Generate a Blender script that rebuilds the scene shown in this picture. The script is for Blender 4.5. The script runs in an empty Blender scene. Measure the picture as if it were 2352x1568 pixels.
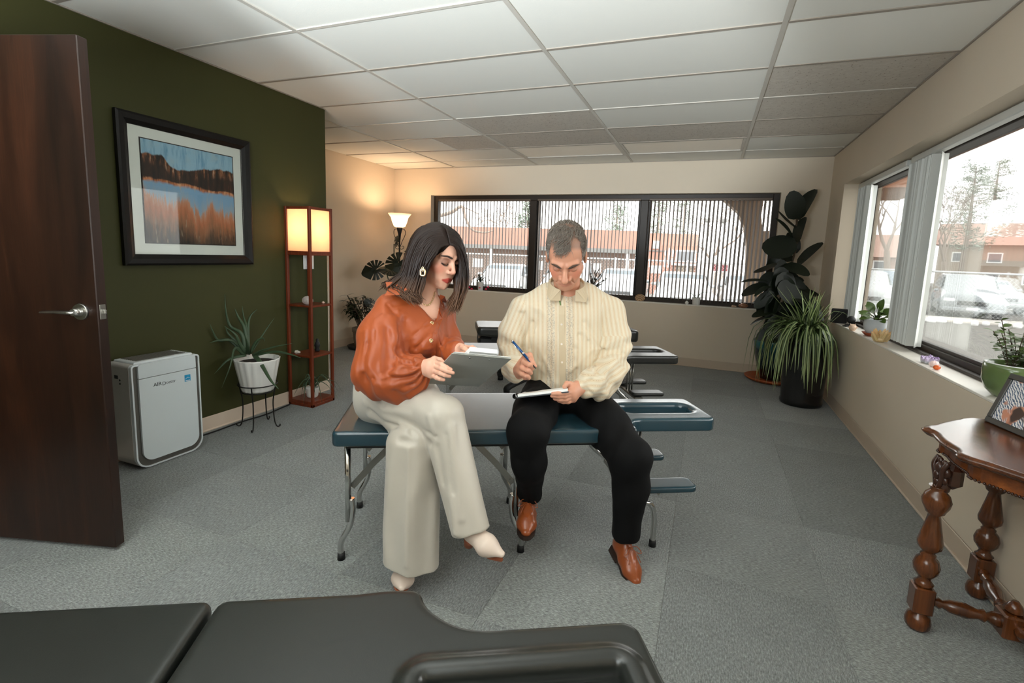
import bpy, bmesh, math, random
import numpy as np
from mathutils import Vector, Matrix, noise as mnoise
random.seed(7)
SC = bpy.context.scene
COL = SC.collection
PI = math.pi

# ---------------------------------------------------------------- camera
cam_data = bpy.data.cameras.new('camera')
cam_data.sensor_width = 36.0
cam_data.lens = 1140.99 / 2352 * 36.0
cam_data.shift_x = -0.00334
cam_data.shift_y = -0.02048
cam_data.clip_start = 0.02
cam_data.clip_end = 400
cam = bpy.data.objects.new('camera', cam_data)
COL.objects.link(cam)
_r = Vector((0.93188468, 0.36093799, 0.03625889))
_d = Vector((0.082146, -0.11261125, -0.99023772))
_f = Vector((-0.35333125, 0.92576589, -0.13459031))
cam.matrix_world = Matrix(((_r.x, -_d.x, -_f.x, 0), (_r.y, -_d.y, -_f.y, 0), (_r.z, -_d.z, -_f.z, 1.301), (0, 0, 0, 1)))
SC.camera = cam

# ---------------------------------------------------------------- view, world, large lights
SC.view_settings.view_transform = 'Standard'
SC.view_settings.look = 'None'
SC.view_settings.gamma = 1
SC.view_settings.use_curve_mapping = False
SC.view_settings.exposure = 0.75
world = bpy.data.worlds.new('overcast_sky')
SC.world = world
world.use_nodes = True
bg = world.node_tree.nodes['Background']
bg.inputs[0].default_value = (1.0, 0.985, 0.96, 1)
bg.inputs[1].default_value = 3.2


def lamp(name, kind, loc, energy, color, size=None, size_y=None, aim=None, radius=None):
    L = bpy.data.lights.new(name, kind)
    L.energy = energy
    L.color = color
    if kind == 'AREA':
        L.shape = 'RECTANGLE'
        L.size = size
        L.size_y = size_y or size
    if radius is not None:
        L.shadow_soft_size = radius
    o = bpy.data.objects.new(name, L)
    COL.objects.link(o)
    o.location = loc
    if aim is not None:
        o.rotation_euler = (Vector(aim) - Vector(loc)).to_track_quat('-Z', 'Y').to_euler()
    return o


# photographer's soft light bounced off the ceiling behind the camera
lamp('bounce_light', 'AREA', (-0.6, -1.0, 2.1), 13, (0.90, 0.97, 1.0), 1.4, 1.0, aim=(-0.7, 2.4, 0.5))
lamp('ceiling_bounce', 'AREA', (-1.1, -0.3, 1.2), 58, (0.86, 0.95, 1.0), 0.8, 0.8, aim=(-1.15, 0.1, 2.44))
flash = lamp('ceiling_flash', 'SPOT', (-1.0, -0.9, 1.45), 560, (0.88, 0.96, 1.0), aim=(-1.1, 1.8, 2.44), radius=0.12)
flash.data.spot_size = math.radians(46)
flash.data.spot_blend = 0.5
for nm, lc, am, sx, sy in (('portal_back', (-1.55, 6.62, 1.42), (-1.55, 5, 1.42), 4.4, 1.3), ('portal_right', (1.56, 3.6, 1.42), (0, 3.6, 1.42), 4.3, 1.3)):
    po = lamp(nm, 'AREA', lc, 1, (1, 1, 1), sx, sy, aim=am)
    po.data.cycles.is_portal = True


# ---------------------------------------------------------------- helpers
def lin(c):
    out = []
    for v in c[:3]:
        v = v / 255.0
        out.append(v / 12.92 if v <= 0.04045 else ((v + 0.055) / 1.055) ** 2.4)
    return tuple(out) + (1.0,)


class NT:
    """tiny node-tree writer"""
    def __init__(self, name):
        self.m = bpy.data.materials.new(name)
        self.m.use_nodes = True
        self.t = self.m.node_tree
        self.b = self.t.nodes['Principled BSDF']
        self.out = self.t.nodes['Material Output']

    def n(self, kind, **kw):
        nd = self.t.nodes.new(kind)
        for k, v in kw.items():
            setattr(nd, k, v)
        return nd

    def l(self, a, b):
        self.t.links.new(a, b)

    def val(self, sock, v):
        if hasattr(v, 'is_output') or isinstance(v, bpy.types.NodeSocket):
            self.l(v, sock)
        else:
            sock.default_value = v

    def math(self, op, a, b=0.0, clamp=False):
        nd = self.n('ShaderNodeMath', operation=op, use_clamp=clamp)
        self.val(nd.inputs[0], a)
        self.val(nd.inputs[1], b)
        return nd.outputs[0]

    def mix(self, fac, a, b, mode='MIX'):
        nd = self.n('ShaderNodeMix', data_type='RGBA', blend_type=mode)
        self.val(nd.inputs[0], fac)
        self.val(nd.inputs[6], a)
        self.val(nd.inputs[7], b)
        return nd.outputs[2]

    def coords(self, scale=(1, 1, 1), rot=(0, 0, 0), loc=(0, 0, 0), kind='Object'):
        tc = self.n('ShaderNodeTexCoord')
        mp = self.n('ShaderNodeMapping')
        mp.inputs[1].default_value = loc
        mp.inputs[2].default_value = rot
        mp.inputs[3].default_value = scale
        self.l(tc.outputs[kind], mp.inputs[0])
        return mp.outputs[0]

    def noise(self, vec, scale=5, detail=3, rough=0.5, dist=0.0):
        nd = self.n('ShaderNodeTexNoise')
        self.l(vec, nd.inputs['Vector'])
        nd.inputs['Scale'].default_value = scale
        nd.inputs['Detail'].default_value = detail
        nd.inputs['Roughness'].default_value = rough
        nd.inputs['Distortion'].default_value = dist
        return nd.outputs[0]

    def ramp(self, fac, stops, interp='LINEAR'):
        nd = self.n('ShaderNodeValToRGB')
        cr = nd.color_ramp
        cr.interpolation = interp
        while len(cr.elements) < len(stops):
            cr.elements.new(0.5)
        for e, (p, c) in zip(cr.elements, stops):
            e.position = p
            e.color = c if len(c) == 4 else lin(c)
        self.l(fac, nd.inputs[0])
        return nd.outputs[0]

    def bump(self, height, strength=0.3, dist=0.01):
        nd = self.n('ShaderNodeBump')
        nd.inputs['Strength'].default_value = strength
        nd.inputs['Distance'].default_value = dist
        self.l(height, nd.inputs['Height'])
        self.l(nd.outputs[0], self.b.inputs['Normal'])

    def set(self, **kw):
        names = dict(col='Base Color', rough='Roughness', metal='Metallic', spec='Specular IOR Level', coat='Coat Weight',
                     coatr='Coat Roughness', sheen='Sheen Weight', trans='Transmission Weight', ior='IOR', alpha='Alpha',
                     sss='Subsurface Weight', emit='Emission Color', estr='Emission Strength', tint='Specular Tint')
        for k, v in kw.items():
            self.val(self.b.inputs[names[k]], v)
        return self.m


def M(name, col, rough=0.5, var=0.08, scale=8, stretch=(1, 1, 1), bump=0.0, bscale=60, **kw):
    """principled material with a soft procedural colour variation and optional grain relief"""
    t = NT(name)
    v = t.coords(scale=stretch)
    c = lin(col)
    a = tuple(max(0, x * (1 - var)) for x in c[:3]) + (1,)
    b = tuple(min(1, x * (1 + var)) for x in c[:3]) + (1,)
    t.set(col=t.mix(t.noise(v, scale, 3), a, b), rough=rough, **kw)
    if bump:
        t.bump(t.noise(v, bscale, 3, 0.6), bump, 0.004)
    return t.m


class MB:
    """collects shapes and links them as one mesh object"""
    def __init__(self):
        self.v, self.f, self.fm, self.sm = [], [], [], []
        self.mi = 0
        self.smooth = False
        self.X = Matrix.Identity(4)

    def add(self, vs, fs, smooth=None):
        o = len(self.v)
        X = self.X
        self.v += [tuple(X @ Vector(p)) for p in vs]
        self.f += [tuple(i + o for i in f) for f in fs]
        self.fm += [self.mi] * len(fs)
        self.sm += [self.smooth if smooth is None else smooth] * len(fs)
        return self

    def box(self, c, s, rz=0.0, bev=0.0):
        x, y, z = s[0] / 2, s[1] / 2, s[2] / 2
        ca, sa = math.cos(rz), math.sin(rz)
        def tr(p):
            return (c[0] + p[0] * ca - p[1] * sa, c[1] + p[0] * sa + p[1] * ca, c[2] + p[2])
        if bev <= 0:
            vs = [tr((a * x, b * y, d * z)) for d in (-1, 1) for b in (-1, 1) for a in (-1, 1)]
            return self.add(vs, [(0, 2, 3, 1), (4, 5, 7, 6), (0, 1, 5, 4), (2, 6, 7, 3), (0, 4, 6, 2), (1, 3, 7, 5)], False)
        b_ = min(bev, x * .99, y * .99, z * .99)
        rings = []
        for zz, ins in ((-z, b_), (-z + b_, 0), (z - b_, 0), (z, b_)):
            X_, Y_ = x - ins, y - ins
            k = b_ if ins == 0 else b_ * .6
            rings.append([tr(p + (zz,)) for p in ((-X_ + k, -Y_), (X_ - k, -Y_), (X_, -Y_ + k), (X_, Y_ - k), (X_ - k, Y_), (-X_ + k, Y_), (-X_, Y_ - k), (-X_, -Y_ + k))])
        return self.rings(rings, True, False)

    def rings(self, rings, caps=True, smooth=True, closed=True):
        n = len(rings[0])
        vs = [p for r in rings for p in r]
        fs = []
        for i in range(len(rings) - 1):
            for j in range(n if closed else n - 1):
                k = (j + 1) % n
                fs.append((i * n + j, i * n + k, (i + 1) * n + k, (i + 1) * n + j))
        self.add(vs, fs, smooth)
        if caps:
            o = len(self.v) - len(vs)
            self.f += [tuple(o + j for j in reversed(range(n))), tuple(o + (len(rings) - 1) * n + j for j in range(n))]
            self.fm += [self.mi] * 2
            self.sm += [False] * 2
        return self

    def tube(self, pts, r, n=8, caps=True, flat=1.0, up=None, smooth=True):
        """a tube through pts; r is one radius or one per point; flat squeezes it along its second axis"""
        P = [Vector(p) for p in pts]
        m = len(P)
        rs = [r] * m if not hasattr(r, '__len__') else list(r)
        T = []
        for i in range(m):
            d = P[min(i + 1, m - 1)] - P[max(i - 1, 0)]
            T.append(d.normalized() if d.length > 1e-9 else Vector((0, 0, 1)))
        u = Vector(up) if up is not None else (Vector((0, 0, 1)) if abs(T[0].z) < 0.9 else Vector((1, 0, 0)))
        rings = []
        for i in range(m):
            u = u - T[i] * u.dot(T[i])
            if u.length < 1e-6:
                u = T[i].orthogonal()
            u.normalize()
            w = T[i].cross(u)
            rings.append([tuple(P[i] + (w * math.cos(a) + u * flat * math.sin(a)) * rs[i]) for a in [2 * PI * k / n for k in range(n)]])
        return self.rings(rings, caps, smooth)

    def lathe(self, prof, c=(0, 0, 0), n=24, caps=True, smooth=True, sx=1.0, sy=1.0):
        rings = [[(c[0] + r * sx * math.cos(2 * PI * k / n), c[1] + r * sy * math.sin(2 * PI * k / n), c[2] + z) for k in range(n)] for r, z in prof]
        return self.rings(rings, caps, smooth)

    def ball(self, c, r, n=12, m=8):
        r3 = r if hasattr(r, '__len__') else (r, r, r)
        rings = []
        for i in range(m + 1):
            a = -PI / 2 + PI * i / m
            a = max(-PI / 2 + .02, min(PI / 2 - .02, a))
            rings.append([(c[0] + r3[0] * math.cos(a) * math.cos(2 * PI * k / n), c[1] + r3[1] * math.cos(a) * math.sin(2 * PI * k / n), c[2] + r3[2] * math.sin(a)) for k in range(n)])
        return self.rings(rings, True, True)

    def prism(self, poly, z0, z1, smooth=False):
        return self.rings([[(x, y, z0) for x, y in poly], [(x, y, z1) for x, y in poly]], True, smooth)

    def bar(self, a, b, w, t, up=(0, 0, 1)):
        """rectangular bar from a to b"""
        a, b = Vector(a), Vector(b)
        d = (b - a).normalized()
        u = Vector(up)
        u = u - d * u.dot(d)
        if u.length < 1e-6:
            u = d.orthogonal()
        u.normalize()
        s = d.cross(u)
        R = lambda p: [tuple(p + s * i * w / 2 + u * j * t / 2) for i, j in ((-1, -1), (1, -1), (1, 1), (-1, 1))]
        return self.rings([R(a), R(b)], True, False)

    def leaf(self, base, tip, width, bend=0.0, side=None, shape='oval', seg=6, cup=0.15, lift=None):
        """one leaf blade: two quads across, seg along"""
        a, b = Vector(base), Vector(tip)
        d = b - a
        L = d.length
        s = Vector(side) if side is not None else d.cross(Vector((0, 0, 1)))
        if s.length < 1e-6:
            s = Vector((1, 0, 0))
        s.normalize()
        nrm = s.cross(d).normalized() if lift is None else Vector(lift)
        vs, fs = [], []
        for i in range(seg + 1):
            t = i / seg
            if shape == 'oval':
                w = math.sin(PI * min(1, max(0, t * .94 + .04))) ** .8
            elif shape == 'fiddle':
                w = (0.12 + 0.88 * math.sin(PI * min(1, t * .62 + .30)) ** 1.2) * (1 if t < .93 else .55) * (0.35 if t < .04 else 1) * (0.62 + .5 * t)
            elif shape == 'strap':
                w = (1 - t ** 3) * (.7 + .3 * min(1, t * 4))
            else:
                w = math.sin(PI * min(1, t * .9 + .1)) * (1 - .3 * t)
            w = max(w, 0.02) * width / 2
            p = a + d * t + nrm * (bend * L * (math.sin(PI * t)))
            vs += [tuple(p - s * w + nrm * w * cup), tuple(p), tuple(p + s * w + nrm * w * cup)]
        for i in range(seg):
            o = i * 3
            fs += [(o, o + 1, o + 4, o + 3), (o + 1, o + 2, o + 5, o + 4)]
        return self.add(vs, fs, True)

    def mesh(self, name, mats):
        me = bpy.data.meshes.new(name)
        me.from_pydata(self.v, [], self.f)
        for m in (mats if isinstance(mats, (list, tuple)) else [mats]):
            me.materials.append(m)
        me.polygons.foreach_set('material_index', self.fm)
        me.polygons.foreach_set('use_smooth', self.sm)
        me.update()
        return me

    def build(self, name, mats, parent=None, loc=(0, 0, 0), fix=True):
        me = self.mesh(name, mats)
        if fix:
            bm = bmesh.new()
            bm.from_mesh(me)
            bmesh.ops.recalc_face_normals(bm, faces=bm.faces)
            bm.to_mesh(me)
            bm.free()
        return link(name, me, parent, loc)


def link(name, me, parent=None, loc=(0, 0, 0), rot=(0, 0, 0)):
    o = bpy.data.objects.new(name, me)
    COL.objects.link(o)
    o.location = loc
    o.rotation_euler = rot
    if parent is not None:
        o.parent = parent
    return o


def thing(name, label, cat, loc=(0, 0, 0), rz=0.0, group=None):
    o = bpy.data.objects.new(name, None)
    o.empty_display_size = 0.05
    COL.objects.link(o)
    o.location = loc
    o.rotation_euler = (0, 0, rz)
    return tag(o, label, cat, group)


def tag(o, label, cat, group=None):
    o['label'] = label
    o['category'] = cat
    if group:
        o['group'] = group
    return o


def struct(o):
    o['kind'] = 'structure'
    return o


def plabel(o, s):
    o['label'] = s
    return o


def kids(o):
    return [c for c in COL.objects if c.parent == o]


def copy_tree(o, parent=None):
    c = o.copy()
    COL.objects.link(c)
    if parent is not None:
        c.parent = parent
    for ch in kids(o):
        copy_tree(ch, c)
    return c


def spline(pts, n=8):
    """Catmull-Rom through pts (any dimension), n samples per span"""
    P = [np.array(p, float) for p in pts]
    P = [2 * P[0] - P[1]] + P + [2 * P[-1] - P[-2]]
    out = []
    for i in range(1, len(P) - 2):
        a, b, c, d = P[i - 1], P[i], P[i + 1], P[i + 2]
        for k in range(n):
            t = k / n
            out.append(tuple(.5 * (2 * b + (c - a) * t + (2 * a - 5 * b + 4 * c - d) * t * t + (3 * b - 3 * c + d - a) * t ** 3)))
    out.append(tuple(P[-2]))
    return out


# ---------------------------------------------------------------- distance-field modelling (cushions, bodies, clothes)
def vlen(a):
    return np.sqrt(np.einsum('ij,ij->i', a, a))


def s_cone(P, a, b, r1, r2):
    a = np.asarray(a, np.float32)
    b = np.asarray(b, np.float32)
    ab = b - a
    q = P - a
    t = np.clip((q @ ab) / max(float(ab @ ab), 1e-9), 0, 1)
    return vlen(q - t[:, None] * ab) - (r1 + (r2 - r1) * t)


def s_ell(P, c, r, R=None):
    q = P - np.asarray(c, np.float32)
    if R is not None:
        q = q @ np.asarray(R, np.float32)      # columns of R are the local axes
    r = np.asarray(r, np.float32)
    k0 = vlen(q / r)
    k1 = vlen(q / (r * r))
    return k0 * (k0 - 1) / np.maximum(k1, 1e-6)


def s_flat(P, a, b, r1, r2, ax, k):
    """tapered capsule stretched by factor k along ax"""
    ax = np.asarray(ax, np.float32)
    ax = ax / np.linalg.norm(ax)
    a = np.asarray(a, np.float32)
    b = np.asarray(b, np.float32)
    ab = b - a
    q = P - a
    t = np.clip((q @ ab) / max(float(ab @ ab), 1e-9), 0, 1)
    w = q - t[:, None] * ab
    w = w - np.outer(w @ ax, ax) * (1 - 1.0 / k)
    return vlen(w) - (r1 + (r2 - r1) * t)


def smin(a, b, k):
    h = np.clip(.5 + .5 * (b - a) / k, 0, 1)
    return b + (a - b) * h - k * h * (1 - h)


def smax(a, b, k):
    return -smin(-a, -b, k)


def s_chain(P, pts, rad, k=0.03):
    d = None
    for i in range(len(pts) - 1):
        e = s_cone(P, pts[i], pts[i + 1], rad[i], rad[i + 1])
        d = e if d is None else smin(d, e, k)
    return d


def fold(P, a, b, width, amp):
    """soft ridge (amp > 0) or groove (amp < 0) along a segment, to be subtracted from a distance"""
    d = np.maximum(s_cone(P, a, b, 0.0, 0.0), 0)
    return amp * np.exp(-(d / width) ** 2)


def s_boxr(P, c, half, r, R=None):
    q = P - np.asarray(c, np.float32)
    if R is not None:
        q = q @ np.asarray(R, np.float32)
    q = np.abs(q) - (np.asarray(half, np.float32) - r)
    return vlen(np.maximum(q, 0)) + np.minimum(q.max(axis=1), 0) - r


def frame(f, up=(0, 0, 1)):
    """3x3 with columns right, forward, up"""
    f = np.array(f, float)
    f /= np.linalg.norm(f)
    u = np.array(up, float)
    u -= f * (u @ f)
    u /= np.linalg.norm(u)
    return np.stack([np.cross(f, u), f, u], 1)


def isosurface(fn, lo, hi, h, blk=8, slack=1.0):
    """surface nets over a sparse grid; returns verts (N,3), quads (M,4)"""
    lo = np.array(lo, float)
    hi = np.array(hi, float)
    nb = np.maximum(1, np.ceil((hi - lo) / (h * blk)).astype(int))
    n = nb * blk + 1
    F = np.ones(n, np.float32)
    cc = np.stack(np.meshgrid(*[np.arange(k) for k in nb], indexing='ij'), -1).reshape(-1, 3)
    cen = (lo + (cc + .5) * blk * h).astype(np.float32)
    dc = fn(cen)
    near = np.abs(dc) < blk * h * .9 * slack + .004
    for c in cc[(~near) & (dc < 0)]:
        F[c[0] * blk:(c[0] + 1) * blk + 1, c[1] * blk:(c[1] + 1) * blk + 1, c[2] * blk:(c[2] + 1) * blk + 1] = -1
    g = np.stack(np.meshgrid(*[np.arange(blk + 1)] * 3, indexing='ij'), -1).reshape(-1, 3)
    sel = cc[near]
    for i in range(0, len(sel), 600):
        ch = sel[i:i + 600]
        idx = (ch[:, None, :] * blk + g[None]).reshape(-1, 3)
        val = fn((lo + idx * h).astype(np.float32))
        F[idx[:, 0], idx[:, 1], idx[:, 2]] = val
    F[0], F[-1] = np.maximum(F[0], .001), np.maximum(F[-1], .001)
    F[:, 0], F[:, -1] = np.maximum(F[:, 0], .001), np.maximum(F[:, -1], .001)
    F[:, :, 0], F[:, :, -1] = np.maximum(F[:, :, 0], .001), np.maximum(F[:, :, -1], .001)
    S = F < 0
    cnt = np.zeros(tuple(n - 1), np.uint8)
    for a in (0, 1):
        for b in (0, 1):
            for c in (0, 1):
                cnt += S[a:n[0] - 1 + a, b:n[1] - 1 + b, c:n[2] - 1 + c]
    act = (cnt > 0) & (cnt < 8)
    ids = np.full(tuple(n - 1), -1, np.int64)
    cells = np.argwhere(act)
    ids[act] = np.arange(len(cells))
    corner = np.array([(a, b, c) for a in (0, 1) for b in (0, 1) for c in (0, 1)])
    V8 = np.stack([F[cells[:, 0] + a, cells[:, 1] + b, cells[:, 2] + c] for a, b, c in corner], 1)
    acc = np.zeros((len(cells), 3))
    num = np.zeros(len(cells))
    for i in range(8):
        for j in range(i + 1, 8):
            if np.abs(corner[i] - corner[j]).sum() != 1:
                continue
            a, b = V8[:, i], V8[:, j]
            m = (a < 0) != (b < 0)
            t = np.where(m, a / np.where(np.abs(a - b) < 1e-12, 1, a - b), 0)
            acc += np.where(m[:, None], corner[i] + t[:, None] * (corner[j] - corner[i]), 0)
            num += m
    verts = lo + (cells + acc / np.maximum(num, 1)[:, None]) * h
    quads = []
    for ax in range(3):
        u, v = [(1, 2), (2, 0), (0, 1)][ax]
        A = S[tuple(slice(0, -1) if k == ax else slice(1, -1) for k in range(3))]
        B = S[tuple(slice(1, None) if k == ax else slice(1, -1) for k in range(3))]
        for flip, m in ((False, A & ~B), (True, ~A & B)):
            e = np.argwhere(m)
            if not len(e):
                continue
            e = e + np.array([0 if k == ax else 1 for k in range(3)])
            du = np.zeros(3, int); du[u] = 1
            dv = np.zeros(3, int); dv[v] = 1
            q = np.stack([ids[tuple((e - du - dv).T)], ids[tuple((e - dv).T)], ids[tuple(e.T)], ids[tuple((e - du).T)]], 1)
            quads.append(q[:, ::-1] if flip else q)
    return verts, np.concatenate(quads) if quads else np.zeros((0, 4), int)


def sdf_obj(name, fn, lo, hi, h, mat, parent=None, colfn=None, slack=1.0, relax=1, origin=(0, 0, 0), more=()):
    """mesh object(s) from one or several distance fields; more = [(fn, lo, hi, h), ...] joined into the same mesh"""
    vs, qs, o = [], [], 0
    for a in [(fn, lo, hi, h)] + list(more):
        v, q = isosurface(*a, slack=slack)
        for _ in range(relax):
            acc = np.zeros_like(v)
            num = np.zeros(len(v))
            for k in range(4):
                np.add.at(acc, q[:, k], v[q[:, (k + 1) % 4]] + v[q[:, (k + 3) % 4]])
                np.add.at(num, q[:, k], 2)
            v = np.where(num[:, None] > 0, .45 * v + .55 * acc / np.maximum(num, 1)[:, None], v)
        vs.append(v)
        qs.append(q + o)
        o += len(v)
    v = np.concatenate(vs)
    q = np.concatenate(qs)
    me = bpy.data.meshes.new(name)
    me.vertices.add(len(v))
    me.vertices.foreach_set('co', (v - np.array(origin)).astype(np.float32).ravel())
    me.loops.add(len(q) * 4)
    me.loops.foreach_set('vertex_index', q.astype(np.int32).ravel())
    me.polygons.add(len(q))
    me.polygons.foreach_set('loop_start', np.arange(0, len(q) * 4, 4, dtype=np.int32))
    me.polygons.foreach_set('use_smooth', np.ones(len(q), bool))
    me.materials.append(mat)
    me.update(calc_edges=True)
    if colfn is not None:
        at = me.color_attributes.new('Col', 'FLOAT_COLOR', 'POINT')
        c = colfn(v.astype(np.float32)).astype(np.float32)
        at.data.foreach_set('color', c.ravel())
    return link(name, me, parent)


def attr_col(t, name='Col'):
    nd = t.n('ShaderNodeAttribute')
    nd.attribute_name = name
    return nd.outputs[0]


# ---------------------------------------------------------------- materials of the room
def mat_wall(name, c, rough=.75):
    return M(name, c, rough, var=.03, scale=2.5, bump=.06, bscale=220, spec=.3)

m_beige = mat_wall('beige_wall_paint', (214, 200, 180))
m_green = mat_wall('olive_wall_paint', (62, 62, 29), .6)
m_sill = M('white_sill_paint', (236, 230, 220), .35, var=.03)
m_base = M('beige_vinyl_base', (196, 178, 158), .5, var=.03)
m_cream = M('cream_vinyl_base', (226, 206, 186), .5, var=.03)
m_tee = M('white_steel_tee', (196, 190, 180), .45, var=.04)
m_grey_tee = M('taupe_steel_tee', (158, 148, 136), .5, var=.04)
m_dark = M('dark_bronze_metal', (46, 36, 27), .45, var=.12, spec=.35)
m_slab = M('slab', (120, 116, 110), .9)
m_diffuser = M('prismatic_diffuser', (238, 228, 214), .3, var=.03, scale=40, bump=.15, bscale=260)


def mat_tile(name, pits):
    t = NT(name)
    v = t.coords()
    info = t.n('ShaderNodeObjectInfo')
    base = t.mix(info.outputs['Random'], lin((226, 224, 216)), lin((238, 236, 228)))
    if pits:
        vo = t.n('ShaderNodeTexVoronoi')
        t.l(v, vo.inputs['Vector'])
        vo.inputs['Scale'].default_value = 46
        p = t.math('LESS_THAN', vo.outputs['Distance'], 0.2)
        nz = t.noise(v, 30, 4, .7)
        p = t.math('MULTIPLY', p, t.math('GREATER_THAN', nz, .5))
        t.set(col=t.mix(p, t.mix(nz, lin((214, 208, 198)), lin((186, 176, 164))), lin((150, 140, 128))), rough=.9, spec=.2)
        t.bump(t.math('SUBTRACT', nz, p), .35, .006)
    else:
        nz = t.noise(v, 180, 3, .6)
        t.set(col=base, rough=.85, spec=.2)
        t.bump(nz, .12, .003)
    return t.m

m_tile = mat_tile('smooth_ceiling_tile', False)
m_tile_pit = mat_tile('pitted_ceiling_tile', True)


def mat_carpet():
    t = NT('blue_grey_carpet')
    v = t.coords(scale=(1, .34, 1))
    info = t.n('ShaderNodeObjectInfo')
    n1 = t.noise(v, 190, 4, .75)
    n2 = t.noise(t.coords(), 6, 3)
    c = t.ramp(n1, [(.30, (98, 100, 99)), (.48, (138, 141, 139)), (.56, (154, 158, 156)), (.72, (188, 193, 192))])
    k = t.math('ADD', t.math('MULTIPLY', info.outputs['Random'], .30), .80)
    k = t.math('MULTIPLY', k, t.math('ADD', t.math('MULTIPLY', n2, .24), .88))
    mul = t.n('ShaderNodeMix', data_type='RGBA', blend_type='MULTIPLY')
    mul.inputs[0].default_value = 1
    t.l(c, mul.inputs[6])
    t.l(k, mul.inputs[7])
    t.set(col=mul.outputs[2], rough=.95, spec=.1, sheen=.15)
    w = t.n('ShaderNodeTexWave')
    w.inputs['Scale'].default_value = 60
    w.inputs['Distortion'].default_value = 2
    t.l(t.coords(), w.inputs['Vector'])
    t.bump(t.math('ADD', n1, t.math('MULTIPLY', w.outputs['Fac'], .3)), .7, .006)
    return t.m

m_carpet = mat_carpet()


def mat_wood(name, dark, light, scale=3.0, rough=.35, axis=2, streak=9, hot=None, coat=.2):
    t = NT(name)
    sc = [streak, streak, streak]
    sc[axis] = .5
    v = t.coords(scale=tuple(sc))
    n1 = t.noise(v, scale, 5, .62, 1.2)
    v2 = [60, 60, 60]
    v2[axis] = 1.5
    n2 = t.noise(t.coords(scale=tuple(v2)), 3, 2)
    f = t.math('ADD', t.math('MULTIPLY', n1, .8), t.math('MULTIPLY', n2, .2))
    stops = [(.32, dark), (.55, tuple((a + b) / 2 for a, b in zip(dark, light))), (.74, light)]
    if hot:
        stops.append((.82, hot))
    t.set(col=t.ramp(f, stops), rough=rough, coat=coat, coatr=.16, spec=.4)
    t.bump(n2, .05, .002)
    return t.m

m_doorwood = mat_wood('dark_stained_door', (24, 13, 8), (68, 38, 23), scale=1.4, rough=.38, streak=5, hot=(104, 56, 32))
m_walnut = mat_wood('polished_walnut', (58, 28, 12), (132, 74, 34), scale=2.2, rough=.22, axis=2, streak=6, hot=(170, 104, 52), coat=.6)
m_apron = mat_wood('lit_walnut', (92, 46, 18), (172, 98, 44), scale=2.0, rough=.3, axis=1, streak=6, coat=.4)  # the walnut again, with light on the apron put into its colour
m_redwood = mat_wood('red_brown_wood', (92, 36, 16), (142, 62, 28), scale=2.5, rough=.4)
m_satin = M('satin_nickel', (190, 188, 182), .28, metal=1.0, var=.04)
m_chrome = M('chrome', (214, 214, 212), .12, metal=1.0, var=.03)
m_black = M('black_rubber', (20, 20, 20), .6)
m_iron = M('black_wrought_iron', (22, 20, 17), .5, metal=.3)


def mat_glass():
    t = NT('window_glass')
    tr = t.n('ShaderNodeBsdfTransparent')
    tr.inputs[0].default_value = (.97, .985, .98, 1)
    gl = t.n('ShaderNodeBsdfGlossy')
    gl.inputs['Roughness'].default_value = .02
    lw = t.n('ShaderNodeLayerWeight')
    lw.inputs[0].default_value = .25
    mx = t.n('ShaderNodeMixShader')
    t.l(t.math('MULTIPLY', lw.outputs['Fresnel'], .7), mx.inputs[0])
    t.l(tr.outputs[0], mx.inputs[1])
    t.l(gl.outputs[0], mx.inputs[2])
    t.l(mx.outputs[0], t.out.inputs[0])
    return t.m

m_glass = mat_glass()

# ---------------------------------------------------------------- floor and ceiling
XR, YB, XL, YG, XL2, ZC, YF = 1.163, 6.354, -3.151, 3.5275, -4.403, 2.4477, -1.6
floor = struct(MB().box(((XL2 + XR) / 2, (YB + YF) / 2, -.086), (XR - XL2 + .6, YB - YF + .6, .16)).build('floor', m_slab))
tm = {}
for i in range(-9, 3):
    for j in range(-11, 4):
        x0, y0 = .551 + .6096 * i, 4.527 + .6096 * j
        x1, y1 = min(x0 + .6096, XR + .004), min(y0 + .6096, YB + .004)
        x0, y0 = max(x0, XL2 - .004 if y1 > YG + .1 else XL - .004), max(y0, YF)
        if x1 - x0 < .03 or y1 - y0 < .03:
            continue
        w, d = round(x1 - x0, 4), round(y1 - y0, 4)
        if (w, d) not in tm:
            tm[w, d] = MB().box((0, 0, -.003), (w - .0012, d - .0012, .006)).mesh('carpet_tile', m_carpet)
        turn = (i + j) % 2 and w == .6096 and d == .6096
        link('carpet_tile', tm[w, d], floor, ((x0 + x1) / 2, (y0 + y1) / 2, 0), (0, 0, PI / 2 if turn else 0))

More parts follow.
